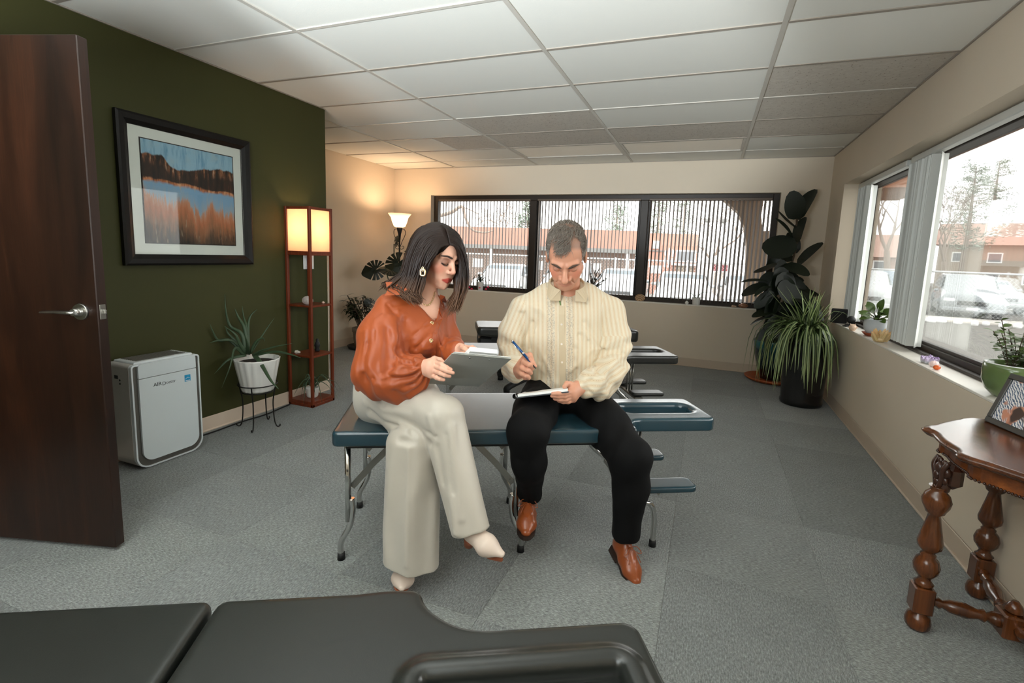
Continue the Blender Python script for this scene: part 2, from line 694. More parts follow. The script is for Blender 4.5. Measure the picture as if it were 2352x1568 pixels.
ceil = struct(MB().box(((XL2 + XR) / 2, (YB + YF) / 2, ZC + .09), (XR - XL2 + .6, YB - YF + .6, .14)).build('ceiling', m_slab))
gx = [XL2, -3.410, -2.1906, -.9714, .2478, XR]
gy = [2.2448 + .6096 * j for j in range(-7, 7)] + [YB]
pit = {(4, 5), (4, 9), (4, 10), (4, 11), (2, 10), (3, 11), (2, 11), (1, 5), (3, 4)}
diff = {(3, 12), (2, 12), (3, 6)}
cm = {}
for i in range(5):
    for j in range(len(gy) - 1):
        x0, x1, y0, y1 = gx[i], gx[i + 1], gy[j], gy[j + 1]
        if y1 < YG - .3 and x1 < XL + .1 or (i, j) in diff:
            continue
        if y1 < YG - .3:
            x0 = max(x0, XL)
        spans = [(x0, x1)] if (i, j) != (1, 11) else [(x0, x0 + .6), (x0 + .6, x1)]
        for n_, (a, b) in enumerate(spans):
            p = (i, j) in pit or ((i, j) == (1, 11) and n_ == 1)
            key = (round(b - a, 3), round(y1 - y0, 3), p)
            if key not in cm:
                cm[key] = MB().box((0, 0, 0), (key[0] - .012, key[1] - .012, .014), 0, .002).mesh('ceiling_tile', m_tile_pit if p else m_tile)
            link('ceiling_tile', cm[key], ceil, ((a + b) / 2, (y0 + y1) / 2, ZC + .0125 + .0015 * random.random()))
for x in gx[1:5]:
    y0 = YF if x > XL else YG
    MB().box((x, (y0 + YB) / 2, ZC + .0035), (.025, YB - y0, .007)).build('grid_bar', m_tee, ceil)
for k, y in enumerate(gy[1:-1]):
    x0 = XL if y < YG else XL2
    for i in range(5):
        a, b = max(gx[i], x0), gx[i + 1]
        if b - a > .05:
            MB().box(((a + b) / 2, y, ZC + .0045), (b - a - .02, .022, .006)).build('grid_bar', m_grey_tee if k % 3 else m_tee, ceil)
for (a, b, c, d) in ((XR - .011, YF, XR - .0005, YB), (XL2, YB - .011, XR, YB - .0005), (XL + .0005, YF, XL + .011, YG)):
    MB().box(((a + c) / 2, (b + d) / 2, ZC + .002), (c - a, d - b, .006)).build('grid_bar', m_grey_tee, ceil)

# unlit fluorescent troffers lying in the grid
lab = {(3, 12): 'unlit ceiling light panel nearest the back window wall, right of two in its row', (2, 12): 'unlit ceiling light panel near the back wall, left of two in its row', (3, 6): 'large unlit recessed ceiling light at the top of the photo above the table'}
for (i, j) in sorted(diff):
    x0, x1, y0, y1 = gx[i] + .013, gx[i + 1] - .013, gy[j] + .012, gy[j + 1] - .012
    cx_, cy_ = (x0 + x1) / 2, (y0 + y1) / 2
    t = thing('ceiling_light', lab[i, j], 'ceiling light', (cx_, cy_, ZC), 0, 'recessed ceiling lights')
    w, d = (x1 - x0) / 2, (y1 - y0) / 2
    f = MB()
    for (px_, py_, sx_, sy_) in ((0, -d + .012, 2 * w, .024), (0, d - .012, 2 * w, .024), (-w + .012, 0, .024, 2 * d - .048), (w - .012, 0, .024, 2 * d - .048)):
        f.box((px_, py_, .009), (sx_, sy_, .014))
    f.build('frame', m_tee, t)
    MB().box((0, 0, .013), (2 * w - .05, 2 * d - .05, .006)).build('diffuser', m_diffuser, t)

# ---------------------------------------------------------------- walls
WX0, WX1, WZ0, WZ1 = -3.789, .690, .757, 2.075
w = MB()
for a, b, c, d in ((XL2 - .25, WX0, 0, ZC + .1), (WX1, XR + .35, 0, ZC + .1), (WX0, WX1, 0, WZ0 - .012), (WX0, WX1, WZ1, ZC + .1)):
    w.box(((a + b) / 2, YB + .125, (c + d) / 2), (b - a, .25, d - c))
struct(w.build('wall_back', m_beige))
RY0, RY1 = 1.40, 5.758
w = MB()
for a, b, c, d in ((YF - .2, RY0, 0, ZC + .1), (RY1, YB + .0, 0, ZC + .1), (RY0, RY1, 0, WZ0 - .012), (RY0, RY1, WZ1, ZC + .1)):
    w.box((XR + .155, (a + b) / 2, (c + d) / 2), (.31, b - a, d - c))
struct(w.build('wall_right', m_beige))
w = MB()
for a, b, c, d in ((YF - .2, .05, 0, ZC + .1), (.96, YG, 0, ZC + .1), (.05, .96, 2.05, ZC + .1)):
    w.box((XL - .06, (a + b) / 2, (c + d) / 2), (.12, b - a, d - c))
struct(w.build('wall_left', m_green))
w = MB()
w.box(((XL2 + XL - .12) / 2 - .1, YG - .06, ZC / 2 + .05), (XL - .12 - XL2 + .2, .12, ZC + .1))
w.box((XL2 - .06, (YG + YB) / 2, ZC / 2 + .05), (.12, YB - YG + .1, ZC + .1))
struct(w.build('wall_alcove', m_beige))
struct(MB().box(((XL + XR) / 2, YF - .06, ZC / 2 + .05), (XR - XL + .6, .12, ZC + .1)).build('wall_front', m_beige))
w = MB()
w.box((XL2 - .06, .5, ZC / 2), (.12, YG * 2 - .2, ZC))
w.box(((XL2 + XL) / 2, YF - .06, ZC / 2), (1.3, .12, ZC))
struct(w.build('wall_hallway', m_beige))


def baseboard(name, a, b, m, off):
    a, b = Vector(a), Vector(b)
    mid = (a + b) / 2
    L = (b - a).length
    ang = math.atan2(b.y - a.y, b.x - a.x)
    n = Vector((-math.sin(ang), math.cos(ang))) * off
    mb = MB()
    mb.box((mid.x + n.x * .004, mid.y + n.y * .004, .051), (L, .008, .102), ang, .003)
    mb.box((mid.x + n.x * .010, mid.y + n.y * .010, .006), (L, .010, .012), ang, .003)
    return struct(mb.build(name, m))

baseboard('baseboard_right', (XR, YF), (XR, YB), m_base, 1)
baseboard('baseboard_back', (XL2, YB), (XR, YB), m_base, -1)
baseboard('baseboard_left', (XL, 1.02), (XL, YG), m_cream, -1)
baseboard('baseboard_alcove', (XL2, YG), (XL2, YB), m_base, -1)
MB().box((XL - .06, YG + .0035, .051), (.13, .007, .1)).build('baseboard_corner', m_cream)['kind'] = 'structure'
# white corner guard at the end of the green wall
struct(MB().box((XL - .02, YG + .003, .62), (.05, .006, 1.1)).build('trim_1', m_cream))
tr = MB()
for y in (.02, .99):
    tr.box((XL + .006, y, 1.03), (.02, .07, 2.06), 0, .004)
tr.box((XL + .006, .505, 2.09), (.02, 1.04, .07), 0, .004)
struct(tr.build('trim_2', m_doorwood))

# ---------------------------------------------------------------- windows
win1 = MB()
FY = 6.485
for a, b, c, d in ((WX0, -3.72, WZ0, WZ1), (.625, WX1, WZ0, WZ1)):
    win1.box(((a + b) / 2, FY, (c + d) / 2), (b - a, .09, d - c), 0, .004)
win1.box(((WX0 + WX1) / 2, FY, 2.04), (WX1 - WX0 - .13, .09, .07), 0, .004)
win1.box(((WX0 + WX1) / 2, FY, .787), (WX1 - WX0 - .13, .09, .06), 0, .004)
w1 = struct(win1.build('window_1', m_dark))
for x in (-2.25, -.795):
    MB().box((x, FY - .012, 1.41), (.088, .12, 1.185), 0, .004).build('mullion', m_dark, w1)
    for s in (-1, 1):
        MB().box((x + s * .062, FY + .02, 1.41), (.03, .05, 1.185), 0, .003).build('sash_stile', m_dark, w1)
for a, b in ((-3.72, -2.29), (-2.21, -.83), (-.76, .625)):
    MB().box(((a + b) / 2, FY + .028, 1.411), (b - a, .005, 1.19)).build('pane', m_glass, w1)
MB().box(((WX0 + WX1) / 2, YB + .045, WZ0 - .006), (WX1 - WX0, .092, .012), 0, .002).build('sill', m_sill, w1)

win2 = MB()
FX = 1.385
win2.box((FX, (RY0 + RY1) / 2, 2.05), (.09, RY1 - RY0, .05), 0, .004)
win2.box((FX, (RY0 + RY1) / 2, .782), (.09, RY1 - RY0, .05), 0, .004)
win2.box((FX - .07, (RY0 + RY1) / 2, .765), (.04, RY1 - RY0, .016), 0, .003)
for y in (RY0 + .03, RY1 - .03):
    win2.box((FX, y, 1.415), (.09, .06, 1.22), 0, .004)
w2 = struct(win2.build('window_2', m_dark))
for y in (4.415, 2.72):
    MB().box((FX - .012, y, 1.415), (.115, .085, 1.22), 0, .004).build('mullion', m_dark, w2)
for a, b in ((RY0 + .06, 2.678), (2.762, 4.373), (4.457, RY1 - .06)):
    MB().box((FX + .022, (a + b) / 2, 1.415), (.005, b - a, 1.22)).build('pane', m_glass, w2)
    MB().box((FX - .015, (a + b) / 2, .815), (.03, b - a, .02), 0, .003).build('sash_rail', m_dark, w2)
MB().box((1.248, (RY0 + RY1) / 2, WZ0 - .006), (.168, RY1 - RY0, .012), 0, .002).build('sill', m_sill, w2)

# vertical blinds of the back window: every slat hangs from its headrail, turned almost edge-on
m_slat = M('grey_vinyl_slat', (104, 88, 74), .55, var=.05)
m_rail = M('blind_headrail', (96, 80, 66), .5)
slat_me = MB().box((0, 0, -.605), (.0022, .046, 1.21)).mesh('slat', m_slat)
which = {0: 'left', 1: 'middle', 2: 'right'}
for k, (a, b) in enumerate(((-3.71, -2.30), (-2.20, -.845), (-.745, .615))):
    t = thing('vertical_blind', 'open vertical blind with thin grey slats across the %s pane of the back window' % which[k], 'blind', ((a + b) / 2, 6.448, 2.022), 0, 'vertical blinds of the back window')
    MB().box((0, 0, -.008), (b - a, .038, .026), 0, .004).build('headrail', m_rail, t)
    n = 30
    for i in range(n):
        x = a + (b - a) * (i + .5) / n - (a + b) / 2
        link('slat', slat_me, t, (x, 0, -.018), (0, 0, math.radians((10, -2, 24)[k] + random.uniform(-3, 3))))

# stacked-back white vertical blinds of the right window
_t = NT('white_vinyl_slat')
_i = _t.n('ShaderNodeObjectInfo')
m_white_slat = _t.set(col=_t.mix(_i.outputs['Random'], lin((186, 186, 180)), lin((238, 240, 236))), rough=.45)
sw_me = MB().box((0, 0, -.61), (.082, .0025, 1.22)).mesh('slat', m_white_slat)
for (ya, yb, lb) in ((5.60, 5.36, 'white vertical blind stacked at the far end of the right window'), (4.34, 3.93, 'white vertical blind stacked beside the dark post of the right window')):
    t = thing('stacked_blind', lb, 'blind', (1.292, (ya + yb) / 2, 2.03), 0, 'stacked white blinds')
    n = int((ya - yb) / .0125)
    for i in range(n):
        link('slat', sw_me, t, (random.uniform(-.006, .006), (ya - yb) / 2 - (i + .5) * (ya - yb) / n, -.02), (0, 0, math.radians(-4 + random.uniform(-3, 3))))
    link('slat', sw_me, t, (.0, -(ya - yb) / 2 - .03, -.02), (0, 0, math.radians(62)))
for (a, b, lb) in ((4.46, 5.70, 'white blind headrail above the far pane of the right window'), (2.77, 4.37, 'white blind headrail above the near pane of the right window')):
    tag(MB().box((1.292, (a + b) / 2, 2.045), (.05, b - a, .045), 0, .006).build('blind_headrail', m_white_slat), lb, 'headrail')

# ---------------------------------------------------------------- open door
H = Vector((-3.087, .970, .012))
door = MB().box((.45, 0, 1.012), (.90, .044, 2.02), 0, .003).build('door_1', m_doorwood)
door.location = (H.x - .006, H.y + .021, H.z)
door.rotation_euler = (0, 0, math.radians(16))
struct(door)
h = MB()
h.tube([(.83, -.022, .998), (.83, -.030, .998)], [.033, .031], 24)
h.tube([(.83, -.030, .998), (.83, -.058, .998)], [.017, .014], 16)
h.tube([(.845, -.060, .998), (.82, -.064, .998), (.76, -.064, .998), (.70, -.060, .994)], [.012, .013, .011, .009], 12, flat=.55, up=(0, 0, 1))
plabel(h.build('handle', m_satin, door), 'satin nickel lever handle')
lt = MB()
lt.box((.9005, 0, .998), (.003, .026, .058), 0, .001)
lt.box((.906, .002, .998), (.014, .012, .018), 0, .003)
plabel(lt.build('latch', m_satin, door), 'satin nickel latch plate')
hk = MB()
hk.tube([(.83, .022, .998), (.83, .03, .998)], [.033, .031], 20)
hk.tube([(.845, .060, .998), (.76, .064, .998), (.70, .060, .994)], [.012, .011, .009], 10)
hk.build('handle', m_satin, door)
for z in (.25, 1.05, 1.8):
    MB().tube([(-.004, .018, z - .05), (-.004, .018, z + .05)], .008, 8).build('hinge', m_satin, door)


# ---------------------------------------------------------------- outside: car park, fence, houses, trees
GZ = -.60
m_asphalt = M('worn_asphalt', (120, 117, 112), .9, var=.1, scale=2)
m_snow = M('old_snow', (246, 246, 246), .8, var=.02)
m_peach = M('peach_stucco', (164, 122, 108), .85, var=.06)
m_peach_d = M('brown_brick', (140, 120, 110), .85, var=.12, scale=20)
m_fascia = M('grey_fascia', (116, 115, 113), .7)
m_white = M('white_paint', (240, 240, 238), .6, var=.02)
m_galv = M('galvanised_steel', (196, 198, 198), .5, metal=.4)
m_bark = M('grey_brown_bark', (146, 132, 122), .9, var=.25, scale=20)  # bark colour lifted to carry the veiling glare outdoors
m_needle = M('pine_needles', (138, 150, 136), .8, var=.3, scale=3)  # needles paled likewise, glare put into the green
m_tan = M('tan_siding', (156, 142, 128), .8)  # siding lightened by the same painted-in glare
m_roof = M('brown_shingle', (164, 134, 122), .85, var=.15, scale=12)  # glare veil mixed into this brown as well
m_winpane = M('dark_pane', (110, 112, 116), .15)
m_pillar = M('grey_stucco_pillar', (142, 126, 112), .9, var=.2, scale=14, stretch=(1, 1, .15))
g = MB().box((6, 34, GZ - .1), (130, 90, .2)).build('ground', m_asphalt)
struct(g)
g2 = MB().box((7, 22.9, GZ + .03), (90, 1.3, .12), 0, .03).build('kerb', M('concrete_kerb', (206, 200, 192), .9))
struct(g2)
for x0, w_, n in ((-4.4, 5.6, 0), (1.6, 1.0, 1)):
    pass
eave = MB()
eave.box((-1.5, 7.25, 2.26), (7.4, 1.30, .22))
eave.box((1.58, 3.0, 2.26), (.22, 9.6, .22))
struct(eave.build('roof_overhang', M('terracotta_soffit', (160, 116, 92), .8)))
pl = MB()
pts = [(.53, -.5), (.50, .8), (.45, 1.5), (.40, 1.75), (.30, 1.95), (.08, 2.14), (.08, 2.15), (.60, 2.15), (.585, 1.9), (.62, 1.7), (.78, 1.72), (.84, 1.5), (.84, -.5)]
pl.rings([[(x, 7.30, z) for x, z in pts], [(x, 7.62, z) for x, z in pts]], True, False)
tag(pl.build('arched_pillar', m_pillar), 'grey weathered pillar with an arched top outside the back window', 'pillar')


def fence(x0, x1, y, label):
    t = thing('chain_link_fence', label, 'fence', (x0, y, GZ + .09))
    L = x1 - x0
    n = int(L / 3)
    pm = MB().tube([(0, 0, 0), (0, 0, 1.78)], .035, 8).mesh('post', m_galv)
    for i in range(n + 1):
        link('post', pm, t, (L * i / n, 0, 0))
    MB().tube([(0, 0, 1.70), (L, 0, 1.70)], .032, 8).build('top_rail', m_galv, t)
    w_ = MB()
    s = .14
    k = int(L / s)
    for i in range(-12, k):
        for sg in (1, -1):
            xa = i * s if sg > 0 else i * s + 1.66
            xb = xa + sg * 1.66
            za, zb = .03, 1.69
            lo_, hi_ = 0, L
            if min(xa, xb) < lo_ or max(xa, xb) > hi_:
                continue
            w_.tube([(xa, sg * .006, za), (xb, sg * .006, zb)], .0034, 3, caps=False)
    ws = w_.build('wire_mesh', m_galv, t, fix=False)
    ws['kind'] = 'stuff'
    return t

fence(-16, 2.2, 22.3, 'chain link fence with white top rail crossing the car park behind the back window')
fence(3.2, 17.5, 22.3, 'chain link fence with metal posts seen through the right window')


m_tyre = M('tyre_rubber', (60, 60, 60), .8)
m_rim = M('alloy_rim', (190, 192, 194), .35, metal=.7)
m_carglass = M('car_window_tint', (84, 92, 98), .08, var=.02)
m_lampglass = M('headlamp_lens', (225, 228, 230), .15)
m_grille = M('dark_grille', (70, 72, 74), .5)


def car(kind, paint, label, x, y, rz):
    t = thing('parked_car', label, 'car', (x, y, GZ), rz, 'cars in the car park')
    if kind == 'suv':
        L, W, prof = 4.5, 1.85, [(-2.2, .35), (-2.25, .75), (-2.2, 1.05), (-1.95, 1.62), (-1.6, 1.70), (.35, 1.68), (.95, 1.14), (2.0, 1.0), (2.22, .80), (2.25, .40), (2.1, .28), (-2.1, .28)]
        gl = [(-1.9, 1.13), (-1.75, 1.56), (.28, 1.58), (.80, 1.15)]
    else:
        L, W, prof = 4.5, 1.78, [(-2.2, .34), (-2.24, .70), (-2.15, .98), (-1.5, 1.03), (-.85, 1.40), (-.45, 1.45), (.25, 1.43), (1.0, 1.0), (2.0, .86), (2.22, .66), (2.24, .38), (2.1, .25), (-2.1, .25)]
        gl = [(-1.28, 1.03), (-.80, 1.34), (.22, 1.36), (.80, 1.03)]
    b = MB()
    rings = []
    for s in (-1, -.92, .92, 1):
        k = .0 if abs(s) == 1 else 1
        rings.append([(px * (1 if k else .985), s * W / 2 * (1 if z < 1.0 else .86 if z < 1.3 else .78) * (1 if k or z > .9 else 1), z if k else (z - .035 if z > 1.2 else z)) for px, z in prof])
    b.rings(rings, True, True)
    b.build('body', paint, t)
    for s in (-1, 1):
        MB().rings([[(px, s * W / 2 * (.935 if z < 1.2 else .82), z) for px, z in gl], [(px, s * W / 2 * (.965 if z < 1.2 else .85), z) for px, z in gl]], True, False).build('side_window', m_carglass, t)
    (ra, rb), (fa, fb) = (gl[0], gl[1]), (gl[3], gl[2])
    for nm, p, q, o in (('windscreen', fa, fb, .10), ('rear_window', ra, rb, -.10)):
        MB().rings([[(p[0] + o, -W * .40, p[1] + .01), (p[0] + o, W * .40, p[1] + .01), (q[0] + o * 1.2, W * .35, q[1] + .03), (q[0] + o * 1.2, -W * .35, q[1] + .03)], [(p[0], -W * .40, p[1]), (p[0], W * .40, p[1]), (q[0], W * .35, q[1]), (q[0], -W * .35, q[1])]], True, False).build(nm, m_carglass, t)
    for px in (-1.4, 1.38):
        for s in (-1, 1):
            wh = MB().tube([(px, s * (W / 2 - .20), .32), (px, s * (W / 2 + .01), .32)], .32, 20).build('wheel', m_tyre, t)
            MB().tube([(px, s * (W / 2 + .005), .32), (px, s * (W / 2 + .02), .32)], .2, 14).build('rim', m_rim, wh)
    for s in (-1, 1):
        MB().box((2.2, s * W * .37, .74), (.10, .34, .13), 0, .03).build('headlamp', m_lampglass, t)
        MB().box((-2.2, s * W * .40, .82), (.10, .22, .2), 0, .03).build('tail_lamp', M('tail_lamp_red', (190, 90, 84), .3), t)
        MB().box((.72, s * (W / 2 + .06), 1.04), (.14, .16, .1), 0, .03).build('mirror', paint, t)
    MB().box((2.235, 0, .64), (.05, .9, .16), 0, .02).build('grille', m_grille, t)
    MB().box((2.22, 0, .40), (.12, W * .96, .16), 0, .04).build('bumper', paint, t)
    MB().box((2.285, 0, .44), (.012, .32, .10)).build('number_plate', m_white, t)
    return t

p_white = M('white_car_paint', (176, 179, 180), .25, var=.01, coat=.5)
p_silver = M('silver_car_paint', (142, 147, 151), .25, var=.01, coat=.5)
p_blue = M('blue_car_paint', (78, 100, 120), .25, var=.01, coat=.5)
p_grey = M('grey_car_paint', (112, 118, 124), .25, var=.01, coat=.5)
car('sedan', p_white, 'white car parked behind the flowering cactus in the back window', -7.7, 19.0, math.radians(-80))
car('suv', p_white, 'white car just left of the first dark mullion of the back window', -5.25, 19.9, math.radians(-80))
car('sedan', p_silver, 'silver car seen left of the second dark mullion of the back window', -3.05, 19.6, math.radians(-86))
car('sedan', p_white, 'white car parked behind the small aloe pot in the back window', -.80, 18.4, math.radians(-86))
car('sedan', p_silver, 'silver car beside the outdoor pillar in the back window', 1.35, 19.4, math.radians(-88))
car('suv', p_white, 'white van at the left edge of the far right-hand window pane', 6.3, 25.4, math.radians(-100))
car('suv', p_blue, 'blue car behind the fence in the far pane of the right window', 8.2, 30.0, math.radians(-120))
car('suv', p_silver, 'silver pickup truck nearest the stacked blind in the near right window pane', 9.9, 25.6, math.radians(-105))
car('sedan', p_white, 'white low car between two others in the near right window pane', 12.5, 30.4, math.radians(-95))
car('suv', p_grey, 'grey car at the right edge of the photo outside the window', 14.3, 25.6, math.radians(-105))

# long carport building behind the back window
b = thing('carport_building', 'long low building with peach parapet and brown carport wall', 'building', (-10.3, 26.2, GZ), math.radians(9))
MB().box((0, 1.2, 2.78), (13.6, 3.0, 1.0)).build('parapet', m_peach, b)
MB().box((0, -.35, 2.20), (13.7, .3, .22)).build('fascia', m_fascia, b)
MB().box((0, 1.5, 1.05), (13.4, 1.8, 2.1)).build('wall', m_peach_d, b)
pm = MB().box((0, 0, 1.05), (.16, .16, 2.1)).mesh('post', m_white)
for i in range(6):
    link('post', pm, b, (-6.2 + i * 2.5, -.3, 0))
for i, x in enumerate((-5.0, -2.2, 1.4, 4.6)):
    MB().box((x, .56, 1.25), (.6, .06, .5)).build('wall_sign', m_white, b)
b = thing('brick_building', 'peach brick building with one upper window right of the second mullion', 'building', (-1.9, 27.6, GZ), math.radians(9))
MB().box((0, 1.0, 1.6), (2.6, 2.0, 3.2)).build('wall', m_peach, b)
MB().box((0, -.02, 2.28), (2.6, .06, .06)).build('ledge', m_fascia, b)
wf = MB().box((.75, -.02, 2.05), (1.0, .08, .62)).build('window', m_white, b)
MB().box((.75, -.07, 2.05), (.86, .03, .5)).build('pane', m_winpane, wf)
MB().box((.75, -.25, 1.62), (1.4, .5, .10)).build('door_canopy', m_white, b)
MB().box((.75, -.02, .8), (.9, .06, 1.55)).build('door_panel', m_tan, b)
MB().box((-.8, -.05, 2.6), (.3, .1, .4)).build('wall_box', m_white, b)
MB().box((-.7, -.02, 1.3), (.55, .06, .4)).build('wall_sign', m_white, b)

b = thing('garden_kiosk', 'small white kiosk with a gabled roof beyond the fence', 'kiosk', (.35, 26.2, GZ))
MB().rings([[(-.95, -.5, 1.75), (.95, -.5, 1.75), (0, -.5, 2.15)], [(-.95, .6, 1.75), (.95, .6, 1.75), (0, .6, 2.15)]], True, False).build('roof', m_white, b)
MB().box((0, .1, .9), (1.5, .9, 1.75)).build('wall', m_white, b)
MB().box((.15, -.38, 1.55), (.7, .06, .30)).build('sign_board', M('maroon_board', (120, 50, 56), .6), b)
MB().box((.15, -.38, .80), (.45, .05, 1.1)).build('lattice_panel', M('grey_lattice', (150, 140, 132), .8), b)
for x, y, lb in ((-.2, 23.8, 'white lamp pole left of the kiosk roof'), (.46, 24.0, 'white lamp pole right of the kiosk roof')):
    t = thing('lamp_pole', lb, 'pole', (x, y, GZ))
    MB().tube([(0, 0, 0), (0, 0, 3.6)], .05, 8).build('pole', m_white, t)
    MB().box((0, -.1, 3.62), (.25, .5, .16), 0, .03).build('lamp_head', m_fascia, t)

b = thing('tan_house', 'tan two-storey house with brown roof far behind the near right window pane', 'house', (24.6, 57.5, GZ), math.radians(-24))
MB().box((0, 1.5, 2.1), (9, 6, 4.2)).build('wall', m_tan, b)
MB().rings([[(-4.9, -2.1, 4.1), (-4.9, 5.1, 4.1), (-4.9, 1.5, 6.2)], [(4.9, -2.1, 4.1), (4.9, 5.1, 4.1), (4.9, 1.5, 6.2)]], True, False).build('roof', m_roof, b)
for x, z in ((-3, 1.2), (-3, 3.0), (-.6, 1.2), (-.6, 3.0), (1.8, 3.0), (1.8, 1.2)):
    wf = MB().box((x, -1.52, z), (1.0, .1, .9)).build('window', m_white, b)
    MB().box((x, -1.58, z), (.8, .04, .7)).build('pane', m_winpane, wf)
b = thing('red_house', 'brown house half hidden by the bare tree in the far right-hand pane', 'house', (13.2, 54.5, GZ), math.radians(-12))
MB().box((0, 1.5, 1.4), (8, 6, 2.8)).build('wall', m_roof, b)
MB().rings([[(-4.3, -2.0, 2.7), (-4.3, 5.0, 2.7), (-4.3, 1.5, 4.8)], [(4.3, -2.0, 2.7), (4.3, 5.0, 2.7), (4.3, 1.5, 4.8)]], True, False).build('roof', m_roof, b)
for x in (-1.5, 1.2):
    wf = MB().box((x, -1.52, 1.9), (1.0, .1, 1.0)).build('window', m_white, b)
    MB().box((x, -1.58, 1.9), (.8, .04, .8)).build('pane', m_winpane, wf)


def bare_tree(x, y, h, label, seed, lean=0.0, spread=1.0, depth=6):
    rng = random.Random(seed)
    t = thing('bare_tree', label, 'tree', (x, y, GZ), 0, 'bare winter trees')
    br = MB()
    tk = MB()

    def grow(p, d, L, r, k):
        pts, rs = [p], [r]
        q = Vector(p)
        dd = Vector(d)
        for i in range(3):
            dd = (dd + Vector((rng.uniform(-1, 1), rng.uniform(-1, 1), rng.uniform(-.4, .9))) * .16).normalized()
            q = q + dd * L / 3
            pts.append(q.copy())
            rs.append(r * (1 - .28 * (i + 1) / 3))
        (tk if k >= depth - 1 else br).tube(pts, rs, 6 if k >= depth - 1 else (4 if k > 2 else 3), caps=False)
        if k == 0:
            return
        for i in range(rng.choice((2, 3, 3))):
            a = Vector((rng.uniform(-1, 1), rng.uniform(-1, 1), rng.uniform(-.15, .9))).normalized()
            nd = (dd * .85 + a * .75 * spread).normalized()
            grow(pts[rng.choice((2, 3, 3))], nd, L * rng.uniform(.62, .82), max(rs[-1] * .68, .012), k - 1)

    grow(Vector((0, 0, 0)), Vector((lean, 0, 1)), h * .30, h * .022, depth)
    tk.build('trunk', m_bark, t, fix=False)
    br.build('branches', m_bark, t, fix=False)
    return t


def pine(x, y, h, label, seed, r0=2.2, base=.2, dens=1.0):
    rng = random.Random(seed)
    t = thing('pine_tree', label, 'tree', (x, y, GZ), 0, 'evergreens beyond the car park')
    MB().tube([(0, 0, 0), (.1, 0, h * .5), (0, 0, h)], [h * .022, h * .016, .03], 7).build('trunk', m_bark, t)
    f = MB()
    bb = MB()
    for i in range(int(70 * dens)):
        z = h * (base + (1 - base) * (i / (70 * dens)) ** .9)
        k = (1 - (z / h - base) / (1 - base))
        r = r0 * (.25 + .75 * k ** .8) * rng.uniform(.6, 1.1)
        a = rng.uniform(0, 2 * PI)
        e = Vector((math.cos(a) * r, math.sin(a) * r, z + rng.uniform(-.2, .5)))
        bb.tube([(0, 0, z), tuple(e)], [.03, .008], 3, caps=False)
        for j in range(26):
            s = rng.uniform(.35, 1.05)
            c = Vector((e.x * s, e.y * s, z + (e.z - z) * s)) + Vector((rng.gauss(0, .2), rng.gauss(0, .2), rng.gauss(0, .14)))
            d = Vector((rng.uniform(-1, 1), rng.uniform(-1, 1), rng.uniform(-.3, .8))).normalized() * rng.uniform(.14, .3)
            s_ = d.cross(Vector((rng.uniform(-1, 1), rng.uniform(-1, 1), 1))).normalized() * .05
            f.add([tuple(c - s_), tuple(c + d), tuple(c + s_)], [(0, 1, 2)], False)
    bb.build('branches', m_bark, t, fix=False)
    f.build('needles', m_needle, t, fix=False)['kind'] = 'stuff'
    return t

bare_tree(9.9, 36.0, 9.5, 'large bare tree filling the far pane of the right window', 3, .12, 1.0, 7)
bare_tree(.2, 40.0, 8.0, 'wide bare tree behind the kiosk in the back window', 5, 0, 1.2, 6)
bare_tree(-14.0, 31.0, 6.6, 'thin bare tree above the carport at the left of the back window', 8, .15, 1.2, 6)
bare_tree(15.0, 42.0, 8.0, 'pale bare tree beside the tall pines in the near right pane', 12, 0, 1.0, 6)
pine(18.2, 48.5, 9.6, 'tall open pine nearest the stacked blind in the near right window pane', 21, 3.0, .35, 1.2)
pine(28.2, 70.0, 13.6, 'tall open pine above the tan house at the right edge', 22, 3.0, .4, 1.1)
pine(-14.2, 39.0, 6.0, 'rounded evergreen above the carport roof left of the first mullion', 23, 2.2, .15, 1.6)
pine(-7.4, 42.0, 6.2, 'small evergreen behind the man in the back window', 24, 2.0, .2, 1.0)
pine(-4.9, 50.0, 8.8, 'tall evergreen beside the second mullion of the back window', 25, 2.2, .2, 1.4)
pine(-2.9, 56.5, 8.6, 'evergreen above the peach brick building', 26, 2.2, .2, 1.2)
# tree beside the building whose long bough droops in front of the left pane
o_ = Vector((-6.420,9.252,0.065))
o_.z = GZ
t = thing('drooping_tree', 'bare tree whose long drooping bough hangs outside the left pane of the back window', 'tree', o_)
def rel(p):
    return tuple(Vector(p) - o_)
bo = MB()
bo.tube(spline([rel((-6.428,9.500,1.789)), rel((-6.081,9.655,1.946)), rel((-5.464,9.915,2.114)), rel((-5.207,10.037,2.277)), rel((-5.117,10.040,2.060)), rel((-4.989,10.054,1.826)), rel((-4.874,10.086,1.744)), rel((-4.665,10.163,1.723)), rel((-4.489,10.238,1.778))], 5), [.055 - .0011 * i for i in range(41)], 6)
bo.tube(spline([rel((-5.207,10.037,2.277)), rel((-5.021,10.098,2.207)), rel((-4.833,10.156,2.119))], 4), .012, 5)
bo.tube(spline([rel((-4.901,10.091,1.848)), rel((-4.643,10.212,2.002)), rel((-4.363,10.302,1.888))], 4), .008, 5)
bo.build('branches', m_bark, t)
MB().tube([(0, 0, 0), rel((-6.437,9.385,1.022)), rel((-6.428,9.500,1.789)), rel((-6.433,9.665,2.938))], [.14, .11, .09, .06], 8).build('trunk', m_bark, t)
rng = random.Random(4)
for i in range(26):
    x = 4.3 + i * .40
    tag(MB().ball((0, 0, 0), (rng.uniform(.09, .19), rng.uniform(.10, .2), rng.uniform(.08, .15)), 8, 5).build('snow_lump', m_snow, None, (x, 21.75 + rng.uniform(-.25, .25), GZ + .06)), 'lump of old snow along the foot of the fence outside', 'snow', 'snow lumps along the fence')


